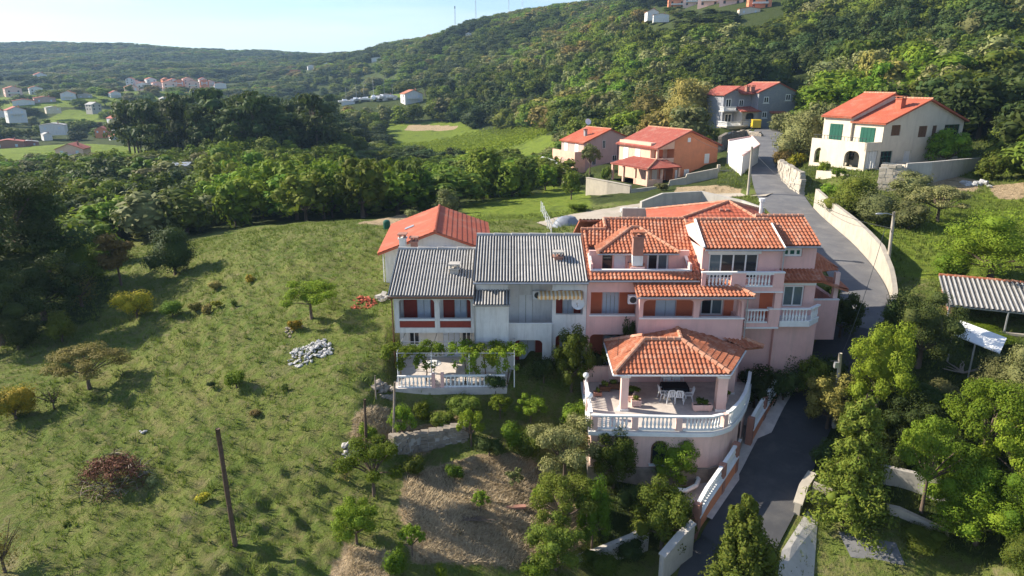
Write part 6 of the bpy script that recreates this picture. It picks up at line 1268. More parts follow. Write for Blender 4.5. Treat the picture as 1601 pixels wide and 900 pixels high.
heap('stone_heap', 'pile of dark stones at the field edge by the wooden pole', 'stone heap', 549, 705, 26, 34, .13, 'stone', 'concrete', .3, 7)
heap('boulder_heap', 'pile of pale boulders beside the gravel track', 'boulders', 985, 331, 34, 40, .32, 'boulder', 'white_stone', .3, 8)
heap('stone_heap', 'few pale rocks in the shaded grass above the brush pile', 'stone heap', 222, 676, 14, 6, .14, 'stone', 'white_stone', .05, 9)
heap('stone_heap', 'white rocks showing on the green slope at the right edge', 'stone heap', 1530, 290, 40, 16, .35, 'stone', 'white_stone', .1, 10)
heap('slab_heap', 'grey broken slabs lying beside the white house wall', 'stone heap', 600, 469, 20, 10, .3, 'slab', 'concrete', .05, 11, 'brick')
def brush():
    c = ground(178, 752); t = thing('brush_pile', 'large heap of rust brown cut branches in the grass', 'brush pile', tuple(c)); rr = random.Random(5); m = MB(); m2 = MB(); r = 1.75
    for i in range(420):
        a = rr.uniform(0, 6.283); q = math.sqrt(rr.random()); x, y = c.x+q*r*math.cos(a), c.y+q*r*.8*math.sin(a); z = h1(x, y)+(1-q*q)*1.5*rr.random(); b = rr.uniform(0, 6.283); L = rr.uniform(.3, .9); d = Vector((math.cos(b), math.sin(b), rr.uniform(-.25, .5)))*L
        (m if i % 3 else m2).tube([(x, y, z), Vector((x, y, z))+d*.5+Vector((0, 0, .06)), Vector((x, y, z))+d], [.016, .012, .006], 3)
    m.build('branches', MAT['leaf_brown'], t, 'stuff'); m2.build('dead_branches', MAT['dry_wood'], t, 'stuff'); return c, r, t
BRUSH = brush()
for (u, v, s, lb) in ((735, 815, 1.0, 'dark fallen branches lying on the cut straw'), (1505, 585, 1.5, 'bare bleached dead branches under the shed'), (735, 235+0, 0, '')):
    if not s: continue
    c = ground(u, v); t = thing('dead_branch', lb, 'branch', tuple(c)); rr = random.Random(u); m = MB()
    for i in range(16):
        a = rr.uniform(-.5, 3.6); L = s*rr.uniform(.6, 1.6); p = Vector(c)+Vector((0, 0, .1)); P = [p]
        for k in range(3): p = p+Vector((math.cos(a), math.sin(a)*.6, .25 if u > 1000 else .05))*L/3; a += rr.uniform(-.5, .5); P.append(p)
        m.tube(P, [.05*s, .035*s, .02*s, .008], 4)
    m.build('twigs', MAT['dry_wood' if u > 1000 else 'bark'], t, 'stuff')
c = ground(806, 795); m = MB(); m.obox((c.x, c.y, c.z+.1), (1.1, .25, .12), .1); tag(m.build('timber_plank', MAT['brick']), 'short reddish plank lying on the cut straw', 'plank')
def tarp():
    c = onz(886, 353, 3.65); t = thing('tarp_heap', 'low heap covered with a grey tarpaulin beside the gravel track', 'tarpaulin', tuple(c)); m = MB(); rr = random.Random(2); n = 16; k = 7; V = []
    for j in range(k):
        f = j/(k-1)
        for i in range(n):
            a = 2*math.pi*i/n; r = (1-f)**.55*(1+.08*rr.uniform(-1, 1)); V.append((c.x+1.55*r*math.cos(a), c.y+1.1*r*math.sin(a), c.z-.05+1.15*math.sin(f*1.5)*(1+.07*rr.uniform(-1, 1))))
    m.add(V, [(j*n+i, j*n+(i+1) % n, (j+1)*n+(i+1) % n, (j+1)*n+i) for j in range(k-1) for i in range(n)]+[tuple(range((k-1)*n, k*n))]); m.build('sheet', MAT['tarp'], t, smooth=True)
tarp()
c = at(932, 352, 60.0); dish('satellite_dish', 'satellite dish on a post behind the left end of the pink house roof', c, (-.2, -.9, .35), .5, base=Vector((c.x, c.y, h1(c.x, c.y))))
def yard_fence():
    a, b = gp(846, 331), gp(862, 366); t = thing('yard_fence', 'metal mesh fence with white posts behind the middle white house', 'fence', tuple(a)); m = MB(); n = 7
    for i in range(n): p = a+(b-a)*(i/(n-1)); p.z = h1(p.x, p.y); m.tube([p, p+Vector((0, 0, 1.3))], .05, 5)
    each(m, 'post', MAT['white_paint'], t); m = MB()
    for z in (.3, .75, 1.2): m.tube([a+Vector((0, 0, z)), b+Vector((0, 0, z))], .025, 4)
    each(m, 'rail', MAT['metal'], t)
yard_fence()
c = ground(605, 358); m = MB(); m.lathe((c.x, c.y, c.z), [(.32, 0), (.36, .3), (.36, .75), (.3, .9), (.12, .98)], 12); tag(m.build('water_barrel', MAT['green_shutter']), 'green plastic barrel beside the red gabled house', 'barrel')
def van():
    p = dep(1181, 197, 147); p.z = 8.2; t = lthing('delivery_van', 'yellow delivery van parked in front of the grey stone house', 'van', tuple(p), R(78)); m = MB()
    prof = [(-2.1, .35), (2.2, .35), (2.25, 1.0), (1.75, 1.15), (1.15, 1.95), (-2.0, 2.0), (-2.1, 1.9)]; m.ext([(x, -.85, z) for x, z in prof], (0, 1.7, 0)); m.build('body', MAT['yellow_paint'], t)
    for x in (-1.35, 1.4):
        for y in (-.86, .86): w = MB(); w.tube([(x, y-.1, .33), (x, y+.1, .33)], .33, 12); o = w.build('wheel', MAT['rubber'], t); h = MB(); h.tube([(x, y-.11, .33), (x, y+.11, .33)], .17, 10); h.build('rim', MAT['metal'], o)
    g = MB(); g.ext([(1.7, -.7, 1.2), (1.7, .7, 1.2), (1.2, .65, 1.88), (1.2, -.65, 1.88)], (.05, 0, .03)); g.build('windscreen', MAT['glass'], t)
    for y in (-.86, .82): g = MB(); g.ext([(.4, y, 1.2), (1.45, y, 1.2), (1.05, y, 1.8), (.4, y, 1.8)], (0, .04, 0)); g.build('side_window', MAT['glass'], t)
    for y in (-.6, .6): g = MB(); g.box(2.22, 2.28, y-.15, y+.15, .7, .9); g.build('headlight', MAT['white_paint'], t)
    g = MB(); g.box(2.2, 2.32, -.85, .85, .36, .55); g.build('bumper', MAT['dark_metal'], t)
van()
def boats():
    b0 = None
    for i, (u, v, L, lb) in enumerate(((540, 168, 8, 'white motor boat at the left end of the boat yard'), (557, 166, 9, 'white sailing boat stored beside the leftmost one'), (572, 168, 8, 'white boat in the middle of the boat yard, low hull'), (585, 164, 10, 'larger white sailing boat right of the middle'), (600, 163, 10, 'white sailing boat with mast near the right end of the yard'), (613, 166, 7, 'small white boat at the right end of the boat yard'))):
        p = dep(u, v, 400); z = h1(p.x, p.y)
        if b0 is None:
            b0 = t = lthing('stored_boat', lb, 'boat', (0, 0, 0), 0, 'boats stored ashore in the valley'); m = MB(); V = []; st = [(-4, 1.2, 1.5), (-2, 1.5, 1.5), (1, 1.5, 1.55), (3, .9, 1.7), (4.3, .05, 1.9)]
            for x, w, z1 in st: V += [(x, -w, z1), (x, -w*.6, .5), (x, 0, .15), (x, w*.6, .5), (x, w, z1)]
            m.add(V, [(5*i_+j, 5*i_+j+1, 5*i_+5+j+1, 5*i_+5+j) for i_ in range(4) for j in range(4)]+[(5*i_, 5*i_+5, 5*i_+9, 5*i_+4) for i_ in range(4)]+[(4, 3, 2, 1, 0)]); m.build('hull', MAT['white_plastic'], t)
            m = MB(); m.ext([(-1.5, -.9, 1.5), (1.8, -.7, 1.5), (1.2, -.6, 2.2), (-1.4, -.8, 2.4)], (0, 1.6, 0)); m.build('cabin', MAT['white_plastic'], t); m = MB(); m.tube([(.8, 0, 2.1), (.8, 0, 9.5)], .07, 5); m.build('mast', MAT['metal'], t); m = MB(); m.box(-3, 3, -.2, .2, -.6, .3); m.build('cradle', MAT['dark_metal'], t); o = t
        else: o = copy_tree(b0)
        o.location = (p.x, p.y, z+.6); o.rotation_euler.z = R((20, 75, 160, 100, 60, 30)[i]); s = L/8.3; o.scale = (s, s, s); o['label'] = lb
boats()
p = ground(287, 291); t = lthing('hut', 'tiny hut with a bluish metal roof among the valley trees', 'hut', tuple(p), R(10)); m = MB(); m.box(-1.5, 1.5, -1.2, 1.2, -1, 4.2); m.build('wall', MAT['concrete'], t); m = MB(); m.ext([(-1.8, -1.5, 4.25), (1.8, -1.5, 4.25), (1.8, 1.5, 4.7), (-1.8, 1.5, 4.7)], (0, 0, .1)); m.build('roof', MAT['metal'], t)
# ------------------------------------------------------------------ vegetation
def rnd_dirs(n, rng):
    v = rng.normal(size=(n, 3)); return v/np.linalg.norm(v, axis=1)[:, None]
class LeafMesh:
    """many small leaf-sized faces plus wood, joined into one mesh"""
    def __init__(s, seed): s.rng = np.random.default_rng(seed); s.c = []; s.n = []; s.z = []; s.wood = MB(); s.core = MB()
    def lobe(s, c, r, n, size, shell=.35, core=True, up=.25, flat=1.0):
        """leaves on the outer shell of an uneven clump"""
        d = rnd_dirs(n, s.rng); k = 1-shell*s.rng.random(n)**1.6; bump_ = 1+.16*np.sin(d[:, 0]*5+c[0]*9)*np.cos(d[:, 1]*6+c[1]*7)+.12*np.sin(d[:, 2]*7+c[2]*5)
        r = np.array(r if hasattr(r, '__len__') else (r, r, r)); P = np.array(c)+d*r*(k*bump_)[:, None]
        nn = d/r; nn /= np.linalg.norm(nn, axis=1)[:, None]; nn = nn+s.rng.normal(size=(n, 3))*.38; nn[:, 2] += up; nn /= np.linalg.norm(nn, axis=1)[:, None]
        s.c.append(P); s.n.append(nn); s.z.append(size*s.rng.uniform(.6, 1.35, n))
        if core: s.core.blob(c, tuple(r*.66), int(s.rng.integers(9999)), .25, 7, 5)
    def mesh(s, name, leaf, bark=None, elong=1.0):
        c = np.concatenate(s.c); n = np.concatenate(s.n); z = np.concatenate(s.z); N = len(c)
        a = np.cross(n, s.rng.normal(size=(N, 3))); a /= np.linalg.norm(a, axis=1)[:, None]+1e-9; b = np.cross(n, a)
        q = np.stack([c-a*z[:, None]*elong, c-b*z[:, None]*.55+n*z[:, None]*.15, c+a*z[:, None]*elong, c+b*z[:, None]*.55+n*z[:, None]*.15], 1).reshape(-1, 3)
        fv = [q]; base = 4*N; faces = (np.arange(N)[:, None]*4+np.arange(4)).tolist(); mi = [0]*N
        for mb_, k in ((s.core, 0), (s.wood, 1)):
            if mb_.v:
                fv.append(np.array(mb_.v)); faces += [[i+base for i in f] for f in mb_.f]; mi += [k]*len(mb_.f); base += len(mb_.v)
        V = np.concatenate(fv); tot = np.array([len(f) for f in faces]); flat = np.fromiter((i for f in faces for i in f), int, tot.sum())
        me = bpy.data.meshes.new(name); me.vertices.add(len(V)); me.vertices.foreach_set('co', V.ravel()); me.loops.add(len(flat)); me.loops.foreach_set('vertex_index', flat)
        me.polygons.add(len(tot)); me.polygons.foreach_set('loop_start', np.r_[0, np.cumsum(tot)[:-1]]); me.polygons.foreach_set('loop_total', tot)
        me.materials.append(MAT[leaf])
        if s.wood.v: me.materials.append(MAT[bark or 'bark'])
        me.polygons.foreach_set('material_index', mi); me.update(); me.validate(); return me
def limbs(L, rr, trunk_h, tips, r=.03, lean=(0, 0)):
    """tapered trunk with limbs that run out to the clumps"""
    top = Vector((lean[0], lean[1], trunk_h)); L.wood.tube([(0, 0, -.06), (lean[0]*.3, lean[1]*.3, trunk_h*.5), top], [r*1.35, r, r*.8], 6)
    for c in tips:
        c = Vector(c); m = top.lerp(c, .5)+Vector((rr.uniform(-.03, .03), rr.uniform(-.03, .03), .02)); L.wood.tube([top, m, c], [r*.6, r*.38, r*.14], 4)
# every maker returns lobes in a unit tree: height 1, standing on z = 0
def make(kind, seed, nl, size):
    rr = random.Random(seed); L = LeafMesh(seed); U = rr.uniform
    if kind == 'dome':           # dense evergreen oak / carob: rounded, foliage nearly to the ground
        L.lobe((0, 0, .47), (.42, .42, .44), nl//3, size); tips = []
        for i in range(11):
            a = 6.283*i/11*2.4+U(-.3, .3); q = U(.16, .36); z = U(.12, .82); q *= 1-.5*max(0, z-.5)/.4; r = U(.14, .23); c = (q*math.cos(a), q*math.sin(a), z); tips.append(c); L.lobe(c, (r, r, r*U(.7, .95)), nl//14, size)
        limbs(L, rr, .1, tips[:4], .035)
    elif kind == 'airy':         # open broadleaf: separate clumps, sky between
        tips = []
        for i in range(16):
            a = 2.4*i+U(-.4, .4); q = .46*math.sqrt((i+.5)/16); z = .9-.95*q*q-U(0, .28); c = (q*math.cos(a), q*math.sin(a), z); tips.append(c); r = U(.085, .16); L.lobe(c, (r*1.15, r*1.15, r*.8), nl//16, size, .6, False, .5)
        limbs(L, rr, .34, tips, .026)
    elif kind == 'lush':         # full broadleaf, big clumps
        tips = []; L.lobe((0, 0, .58), (.30, .30, .30), nl//8, size, .5)
        for i in range(18):
            a = 2.4*i+U(-.3, .3); z = .28+.62*(i+.5)/18; q = .40*math.sqrt(max(.05, 1-((z-.5)/.48)**2))*U(.75, 1); c = (q*math.cos(a), q*math.sin(a), z); tips.append(c); r = U(.11, .18); L.lobe(c, (r, r, r*.85), nl//20, size, .5, i % 2 == 0)
        limbs(L, rr, .25, tips[:8], .03)
    elif kind == 'pine':         # Aleppo pine: bare leaning trunk, flat-bottomed uneven crown
        tips = []
        for i in range(20):
            a = 2.4*i+U(-.5, .5); z = U(.4, .95); q = U(.05, .36)*(1.25-z*.6); c = (q*math.cos(a)+.03, q*math.sin(a), z); tips.append(c); r = U(.11, .19); L.lobe(c, (r*1.25, r*1.25, r*.5), nl//18, size, .55, i % 3 == 0, .6)
        limbs(L, rr, .5, tips, .024, (.03, 0))
    elif kind == 'conifer':      # ragged cone of drooping sprays
        L.wood.tube([(0, 0, -.05), (0, 0, .95)], [.028, .005], 6); n = 46
        for i in range(n):
            z = .06+.88*i/n; a = 2.4*i+U(-.3, .3); q = .27*(1-z)**.75*U(.7, 1.15); e = (q*math.cos(a), q*math.sin(a), z-.03+.03*U(-1, 1)); L.wood.tube([(0, 0, z), (e[0]*.6, e[1]*.6, z+.015), e], [.008, .005, .002], 3)
            for f in (.45, .8, 1.0): r = .05*(1.15-z)+.018; L.lobe((e[0]*f, e[1]*f, z-.02*f), (r*1.3, r*1.3, r), nl//(3*n), size, .7, f < .5, .3)
    elif kind == 'cypress':      # soft upright juniper with several points
        for i in range(26):
            z = .06+.84*(i/26); a = 2.4*i; q = .26*(1-z)**.8*U(.3, 1); c = (q*math.cos(a), q*math.sin(a), z); r = .115*(1.08-z); L.lobe(c, (r, r, r*2.1), nl//26, size, .5, True, .2)
        L.wood.tube([(0, 0, -.05), (0, 0, .7)], [.03, .01], 6)
    elif kind == 'bush':
        for i in range(7):
            a = 2.4*i; q = U(.1, .34); r = U(.2, .32); c = (q*math.cos(a), q*math.sin(a), U(.25, .6)); L.lobe(c, (r, r, r*.95), nl//7, size, .5, True, .4)
        limbs(L, rr, .12, [(.2, .1, .5), (-.2, .1, .5), (0, -.2, .4)], .03)
    elif kind == 'bare':
        limbs(L, rr, .25, [(U(-.4, .4), U(-.4, .4), U(.5, .95)) for _ in range(22)], .03); L.lobe((0, 0, .5), .42, nl, size, .9, False)
    return L
NPROTO = {}
def proto(kind, seed, nl, size, leaf, bark='bark', elong=1.0):
    key = (kind, seed, nl, leaf)
    if key not in NPROTO:
        L = make(kind, seed*37+5, nl, size); w = L.wood; L.wood = MB(); cm = L.mesh('crown', leaf, None, elong); tm = w.mesh('trunk', MAT[bark], None, True) if w.v else None; NPROTO[key] = (cm, tm)
    return NPROTO[key]
def plant(name, label, cat, base, w, h, kind, leaf, seed=0, nl=4200, size=.022, bark='bark', rz=None, group=None, elong=1.0, lean=(0, 0)):
    """a tree or bush of its own: trunk and crown are its parts"""
    cm, tm = proto(kind, seed % 3, nl, size, leaf, bark, elong); t = thing(name, label, cat, tuple(base), 0, group); rng = random.Random(seed*13+int(base[0]*10)); rz = rng.uniform(0, 6.28) if rz is None else rz
    kx = {'dome': .98, 'airy': 1.05, 'lush': 1.0, 'pine': .85, 'conifer': .56, 'cypress': .62, 'bush': 1.15, 'bare': .9}[kind]
    t.rotation_euler = (lean[0], lean[1], rz); t.scale = (w/kx, w/kx, h); ORG[t.name] = Vector((0, 0, 0))
    for nm, me in (('crown', cm), ('trunk', tm)):
        if me is None: continue
        o = bpy.data.objects.new(nm, me); COL.objects.link(o); o.parent = t
    return t
def px_plant(u, vb, wpx, hpx, name, cat, label, kind, leaf, seed=0, **k):
    b = ground(u, vb); t_ = b.y*CP-(b.z-ZC)*SP; cosd = max(.6, math.cos(math.atan2(ZC-b.z, b.y))); w = wpx*t_/F; h = hpx*t_/F/cosd; h = max(h-.25*w*math.sin(math.atan2(ZC-b.z-h/2, b.y)), .45*h); b.z -= .03
    PLANTED.append((b.x, b.y, w*.5)); return plant(name, label, cat, b, w, h, kind, leaf, seed, **k)
PLANTED = []
T, B_ = 'tree', 'bush'
SPEC = [
 # ---- grass field
 (275,428,80,82,'oak_tree',T,'dense dark round tree standing alone at the far side of the grass field','dome','leaf_dark',0),
 (190,446,58,84,'young_pine',T,'thin pale young pine left of the dark round tree','pine','leaf_gold',1),
 (70,500,140,112,'oak_tree',T,'broad dark tree filling the gap under the tall left pines','lush','leaf_dark',0), (5,540,150,130,'oak_tree',T,'dark leafy mass at the left edge under the tallest pine','lush','leaf_dark',1), (128,440,70,76,'oak_tree',T,'dark tree right of the tall pines at the wood edge','dome','leaf_mid',1),
 (30,478,170,200,'pine_tree',T,'very tall dark pine at the left edge of the picture','pine','leaf_dark',2), (84,455,120,160,'pine_tree',T,'tall dark pine with a visible leaning trunk near the left edge','pine','leaf_dark',0), (-50,530,190,240,'pine_tree',T,'dark pine cut off by the left edge','pine','leaf_dark',1),
 (128,478,62,60,'wild_shrub',B_,'sparse brownish shrub below the tall left pines','bare','leaf_gold',0), (98,535,62,66,'broom_bush',B_,'olive green broom bush in the shade of the left pines','bush','leaf_mid',1), (30,545,90,80,'oak_bush',B_,'dark bush in the deep shade at the left edge','bush','leaf_dark',2),
 (215,496,66,54,'broom_bush',B_,'wide yellow tipped broom bush left of the fresh green one','bush','leaf_yellow',0), (271,496,52,40,'broom_bush',B_,'rounded fresh green broom bush below the dark round tree','bush','leaf_grass',1), (307,487,28,22,'broom_bush',B_,'small golden bush right of the fresh green broom','bush','leaf_gold',2), (323,491,22,20,'broom_bush',B_,'tiny golden bush next to the small golden one','bush','leaf_gold',0), (339,480,20,16,'broom_bush',B_,'tiny bush at the upper end of the golden bushes','bush','leaf_yellow',1), (366,478,16,14,'broom_bush',B_,'little green bush casting a shadow in the open grass','bush','leaf_mid',2), (338,452,26,18,'broom_bush',B_,'small straw coloured bush in the shadow of the dark round tree','bush','leaf_gold',0), (391,442,22,18,'broom_bush',B_,'small golden green bush right of the tree shadow','bush','leaf_yellow',1),
 (140,607,116,78,'pine_bush',T,'broad low pale pine with slanting trunk in the field','airy','leaf_gold',2), (25,655,84,66,'broom_bush',B_,'yellow flowering bush at the left edge of the field','bush','leaf_yellow',0), (85,640,40,46,'wild_shrub',B_,'brown thin shrub beside the yellow flowering bush','bare','leaf_mid',0), (370,606,44,42,'broom_bush',B_,'upright light green bush alone in the middle of the field','bush','leaf_lime',1),
 (487,497,92,70,'fig_tree',T,'small airy bright green tree in the field near the houses','airy','leaf_lime',0), (463,517,30,26,'broom_bush',B_,'small yellow bush below the airy bright tree','bush','leaf_yellow',2), (8,895,70,80,'wild_shrub',B_,'half dead shrub in the bottom left corner','bare','leaf_gold',1),
 (237,760,26,20,'sage_bush',B_,'small blue green clump right of the brush pile','bush','leaf_olive',0), (318,785,28,22,'wild_flower',B_,'single yellow flowering plant near the leaning pole','bush','leaf_yellow',1), (105,822,14,12,'grass_clump',B_,'dark green clump in the lower left grass','bush','leaf_mid',0), (350,895,26,18,'sage_bush',B_,'grey green clump at the bottom edge of the field','bush','leaf_olive',2), (540,750,34,34,'grass_clump',B_,'tall dry grass clump at the fence line','bare','leaf_gold',2), (445,610,18,14,'grass_clump',B_,'dark grass clump below the white stones','bush','leaf_mid',1), (400,650,24,16,'grass_clump',B_,'brown green clump beside a shaded hollow in the field','bush','leaf_gold',1), (330,605,16,14,'grass_clump',B_,'dark round clump left of the upright light bush','bush','leaf_dark',1),
 # ---- fence line and garden
 (585,775,104,104,'plum_tree',T,'large bright green leafy tree on the fence line','airy','leaf_grass',0), (558,850,76,74,'plum_tree',T,'green sapling below the large fence line tree','lush','leaf_grass',1), (632,700,42,74,'fence_shrub',B_,'climbing greenery on the fence by the upper garden','airy','leaf_lime',2), (622,905,46,56,'fence_shrub',B_,'bright green shrub at the bottom of the fence line','bush','leaf_lime',0), (660,655,36,34,'fence_shrub',B_,'fresh bush just inside the patio fence','bush','leaf_grass',2),
 (737,698,48,64,'lemon_tree',T,'small lime green tree at the right end of the dry stone wall','airy','leaf_lime',1), (782,655,40,44,'fruit_tree',T,'thin bright sapling left of the pale green fruit tree','airy','leaf_lime',2), (830,662,52,52,'fruit_tree',T,'pale green fruit tree in the garden below the white house','airy','leaf_lime',0), (711,752,36,38,'fruit_bush',B_,'lonely green bush on the straw, upper left','bush','leaf_grass',1), (752,800,30,36,'fruit_bush',B_,'small green sapling in the middle of the straw','airy','leaf_grass',2), (805,765,30,38,'fruit_bush',B_,'thin sapling on the straw left of the olive','airy','leaf_olive',0), (725,645,60,40,'garden_shrub',B_,'dark low shrub in the upper garden','bush','leaf_mid',0), (775,612,40,40,'garden_shrub',B_,'dark shrub at the right end of the patio fence','bush','leaf_dark',1),
 (882,765,118,128,'olive_tree',T,'silvery olive tree in front of the terrace','airy','leaf_olive',0), (880,845,110,112,'almond_tree',T,'green fruit tree below the silvery olive','airy','leaf_mid',1), (828,712,66,60,'laurel_bush',B_,'rounded green bush left of the silvery olive','bush','leaf_mid',2), (925,860,60,110,'vine_shrub',B_,'vine covered fence beside the orchard trees','lush','leaf_grass',1), (845,900,70,44,'fruit_bush',B_,'bright green bush at the bottom edge by the low wall','bush','leaf_lime',1), (690,905,30,30,'fruit_bush',B_,'bright small bush at the bottom edge of the straw','bush','leaf_lime',2),
 (893,612,68,104,'laurel_tree',T,'dark glossy tree in front of the middle white house','lush','leaf_mid',0), (850,598,50,60,'laurel_bush',B_,'dark bush against the wall of the middle white house','bush','leaf_dark',1), (905,680,62,66,'laurel_bush',B_,'green bush at the left corner of the terrace','bush','leaf_grass',0), 
 (958,762,78,92,'orange_tree',T,'dark citrus tree below the left terrace wall','lush','leaf_mid',1), (1052,758,78,80,'orange_tree',T,'glossy citrus tree hiding the terrace wall window','lush','leaf_grass',2), (1034,858,104,104,'orange_tree',T,'round citrus tree beside the lower balustrade','lush','leaf_mid',0), (985,800,60,56,'garden_shrub',B_,'shaded shrub between the citrus trees','bush','leaf_dark',2),
 # ---- right foreground
 (1156,925,134,160,'juniper_tree',T,'upright juniper at the bottom edge in front of the road','cypress','leaf_mid',0), (1322,822,118,205,'cedar_tree',T,'tall ragged dark conifer right of the lower road','conifer','leaf_mid',0),
 (1368,650,104,150,'mulberry_tree',T,'bright green full tree right of the road below the pink house','lush','leaf_grass',0), (1292,672,88,96,'mulberry_tree',T,'yellowish green tree around the concrete pole','lush','leaf_gold',1), (1435,575,124,128,'oak_tree',T,'dark broad tree below the lamp pole','lush','leaf_dark',1), (1398,560,70,100,'oak_tree',T,'dark tree left of the broad dark one by the road','lush','leaf_dark',2),
 (1545,447,170,128,'ash_tree',T,'large spreading bright green tree on the right slope above the shed','lush','leaf_grass',2), (1490,440,70,60,'ash_tree',T,'lower bright tree touching the left side of the spreading one','bush','leaf_grass',0),
 (1440,800,112,150,'acacia_tree',T,'feathery light green tree in the lower right garden','airy','leaf_grass',1), (1530,740,140,160,'acacia_tree',T,'tall fresh lime tree in the right garden','airy','leaf_lime',2), (1580,800,130,150,'acacia_tree',T,'yellow green tree at the right edge','airy','leaf_lime',0), (1525,850,140,100,'fig_tree',T,'broad leaved lime bush at the lower right','lush','leaf_lime',1), (1592,650,90,120,'olive_tree',T,'grey green olive at the right edge','dome','leaf_olive',2), (1550,625,80,80,'olive_tree',T,'small olive tree in front of the white canopy','dome','leaf_olive',0), (1480,640,90,60,'olive_bush',B_,'grey shrub below the dead branches','bush','leaf_olive',1), (1600,730,80,110,'acacia_tree',T,'bright tree cut by the right edge','lush','leaf_lime',2), (1470,720,100,80,'garden_shrub',B_,'dark shaded shrub behind the feathery tree','bush','leaf_dark',0), (1380,735,80,70,'garden_shrub',B_,'dark shrub behind the tall conifer','bush','leaf_dark',1), (1440,855,90,40,'garden_shrub',B_,'low dark hedge under the lime bush','bush','leaf_mid',2), (1600,900,90,80,'garden_shrub',B_,'bush in the bottom right corner','bush','leaf_mid',0),
 (1230,600,104,78,'laurel_bush',B_,'dark bush filling the corner between pink house and road wall','bush','leaf_dark',0), (1312,530,64,80,'laurel_bush',B_,'dark shrub beside the side entrance of the pink house','lush','leaf_dark',0), (1300,470,34,34,'laurel_bush',B_,'green shrub by the side porch column','bush','leaf_mid',1), (1255,590,40,50,'laurel_bush',B_,'shrub inside the upper roadside wall','bush','leaf_mid',2),
 # ---- slope above the road
 (1335,340,92,72,'oak_tree',T,'dark green tree below the garage of the cream house','dome','leaf_mid',0), (1372,352,84,66,'olive_tree',T,'grey green tree right of the garage trees','dome','leaf_olive',1), (1425,312,74,48,'olive_tree',T,'small olive in front of the rubble terrace wall','dome','leaf_olive',2), (1465,346,96,62,'olive_tree',T,'spreading olive on the grass slope','airy','leaf_olive',1), (1420,358,70,50,'olive_tree',T,'low olive left of the spreading one','dome','leaf_olive',0), (1298,318,50,40,'hedge_bush',B_,'clipped bush above the short grey wall','bush','leaf_grass',0), (1478,262,72,62,'fig_tree',T,'round green tree against the gable of the cream house','lush','leaf_grass',1), (1549,280,48,50,'olive_tree',T,'lone round tree on the slope right of the cream house','dome','leaf_mid',1), (1570,240,60,60,'oak_tree',T,'dark tree at the wood edge right of the cream house','dome','leaf_dark',2),
 (1250,252,88,84,'oak_tree',T,'broad grey green tree left of the cream house','dome','leaf_olive',0), (1285,215,80,60,'oak_tree',T,'grey green tree behind the cream house on the left','dome','leaf_olive',1), (1222,262,36,36,'broom_bush',B_,'golden bush at the road bend','bush','leaf_gold',0), (1244,264,34,34,'broom_bush',B_,'yellow orange bush above the curved rubble wall','bush','leaf_yellow',1), (1286,272,22,24,'garden_bush',B_,'small round bush in the front garden of the cream house','bush','leaf_grass',0), (1308,284,24,24,'garden_bush',B_,'little palm like bush above the garage','airy','leaf_grass',1), (1222,205,50,32,'garden_bush',B_,'grey shrub beside the grey stone house','dome','leaf_olive',2),
 (1072,212,88,92,'carob_tree',T,'big round golden olive tree left of the grey stone house','dome','leaf_gold',0), (1010,206,66,76,'carob_tree',T,'pale brownish green round tree left of the golden one','dome','leaf_gold',1), (1095,222,60,34,'garden_bush',B_,'dark shrubs below the golden round tree','dome','leaf_mid',2),
 (922,272,34,50,'olive_tree',T,'small tree in front of the pale brown house','airy','leaf_olive',1), (893,312,32,48,'oak_tree',T,'small green tree at the corner of the meadow wall','lush','leaf_mid',2), (947,285,22,34,'garden_bush',B_,'bush between the brown and salmon houses','bush','leaf_mid',1), (1035,298,26,16,'garden_bush',B_,'low bush in front of the salmon gable','bush','leaf_olive',0), (905,330,40,18,'garden_bush',B_,'low greenery below the tall sunlit wall','bush','leaf_grass',2),
 (700,336,46,46,'olive_tree',T,'grey green tree behind the red gabled house','dome','leaf_olive',2), (1500,815,120,112,'ash_tree',T,'leafy green tree between the feathery tree and the lime bush','lush','leaf_grass',0), (1420,705,96,92,'oak_tree',T,'dark tree in the shade behind the feathery tree','lush','leaf_dark',1), (1345,765,84,74,'laurel_bush',B_,'dark bush at the foot of the tall conifer','bush','leaf_dark',2), (1366,806,70,36,'laurel_bush',B_,'low dark bush on top of the shaded beige wall','bush','leaf_mid',0), (1340,705,76,80,'oak_tree',T,'dark tree behind the tall conifer','lush','leaf_mid',1), (1610,850,120,110,'ash_tree',T,'green tree at the lower right edge','lush','leaf_grass',2), (1455,660,90,70,'laurel_bush',B_,'dark bush in the shade below the broad dark tree','bush','leaf_dark',0), (1290,730,60,60,'laurel_bush',B_,'dark shrub on the road edge left of the tall conifer','bush','leaf_dark',1),
 (868,890,96,84,'almond_tree',T,'orchard tree at the bottom edge beside the low grey wall','lush','leaf_mid',0), (985,872,70,44,'garden_shrub',B_,'dark shrub along the curving low wall at the bottom','bush','leaf_dark',0), (940,905,80,60,'garden_shrub',B_,'dark green shrub at the bottom edge below the orchard','bush','leaf_mid',2),  # the almond tree here is added to cast shade on the low wall
 (1535,528,120,30,'climbing_shrub',B_,'strip of climbing greenery between the corrugated shed and the white canopy','bush','leaf_grass',1),
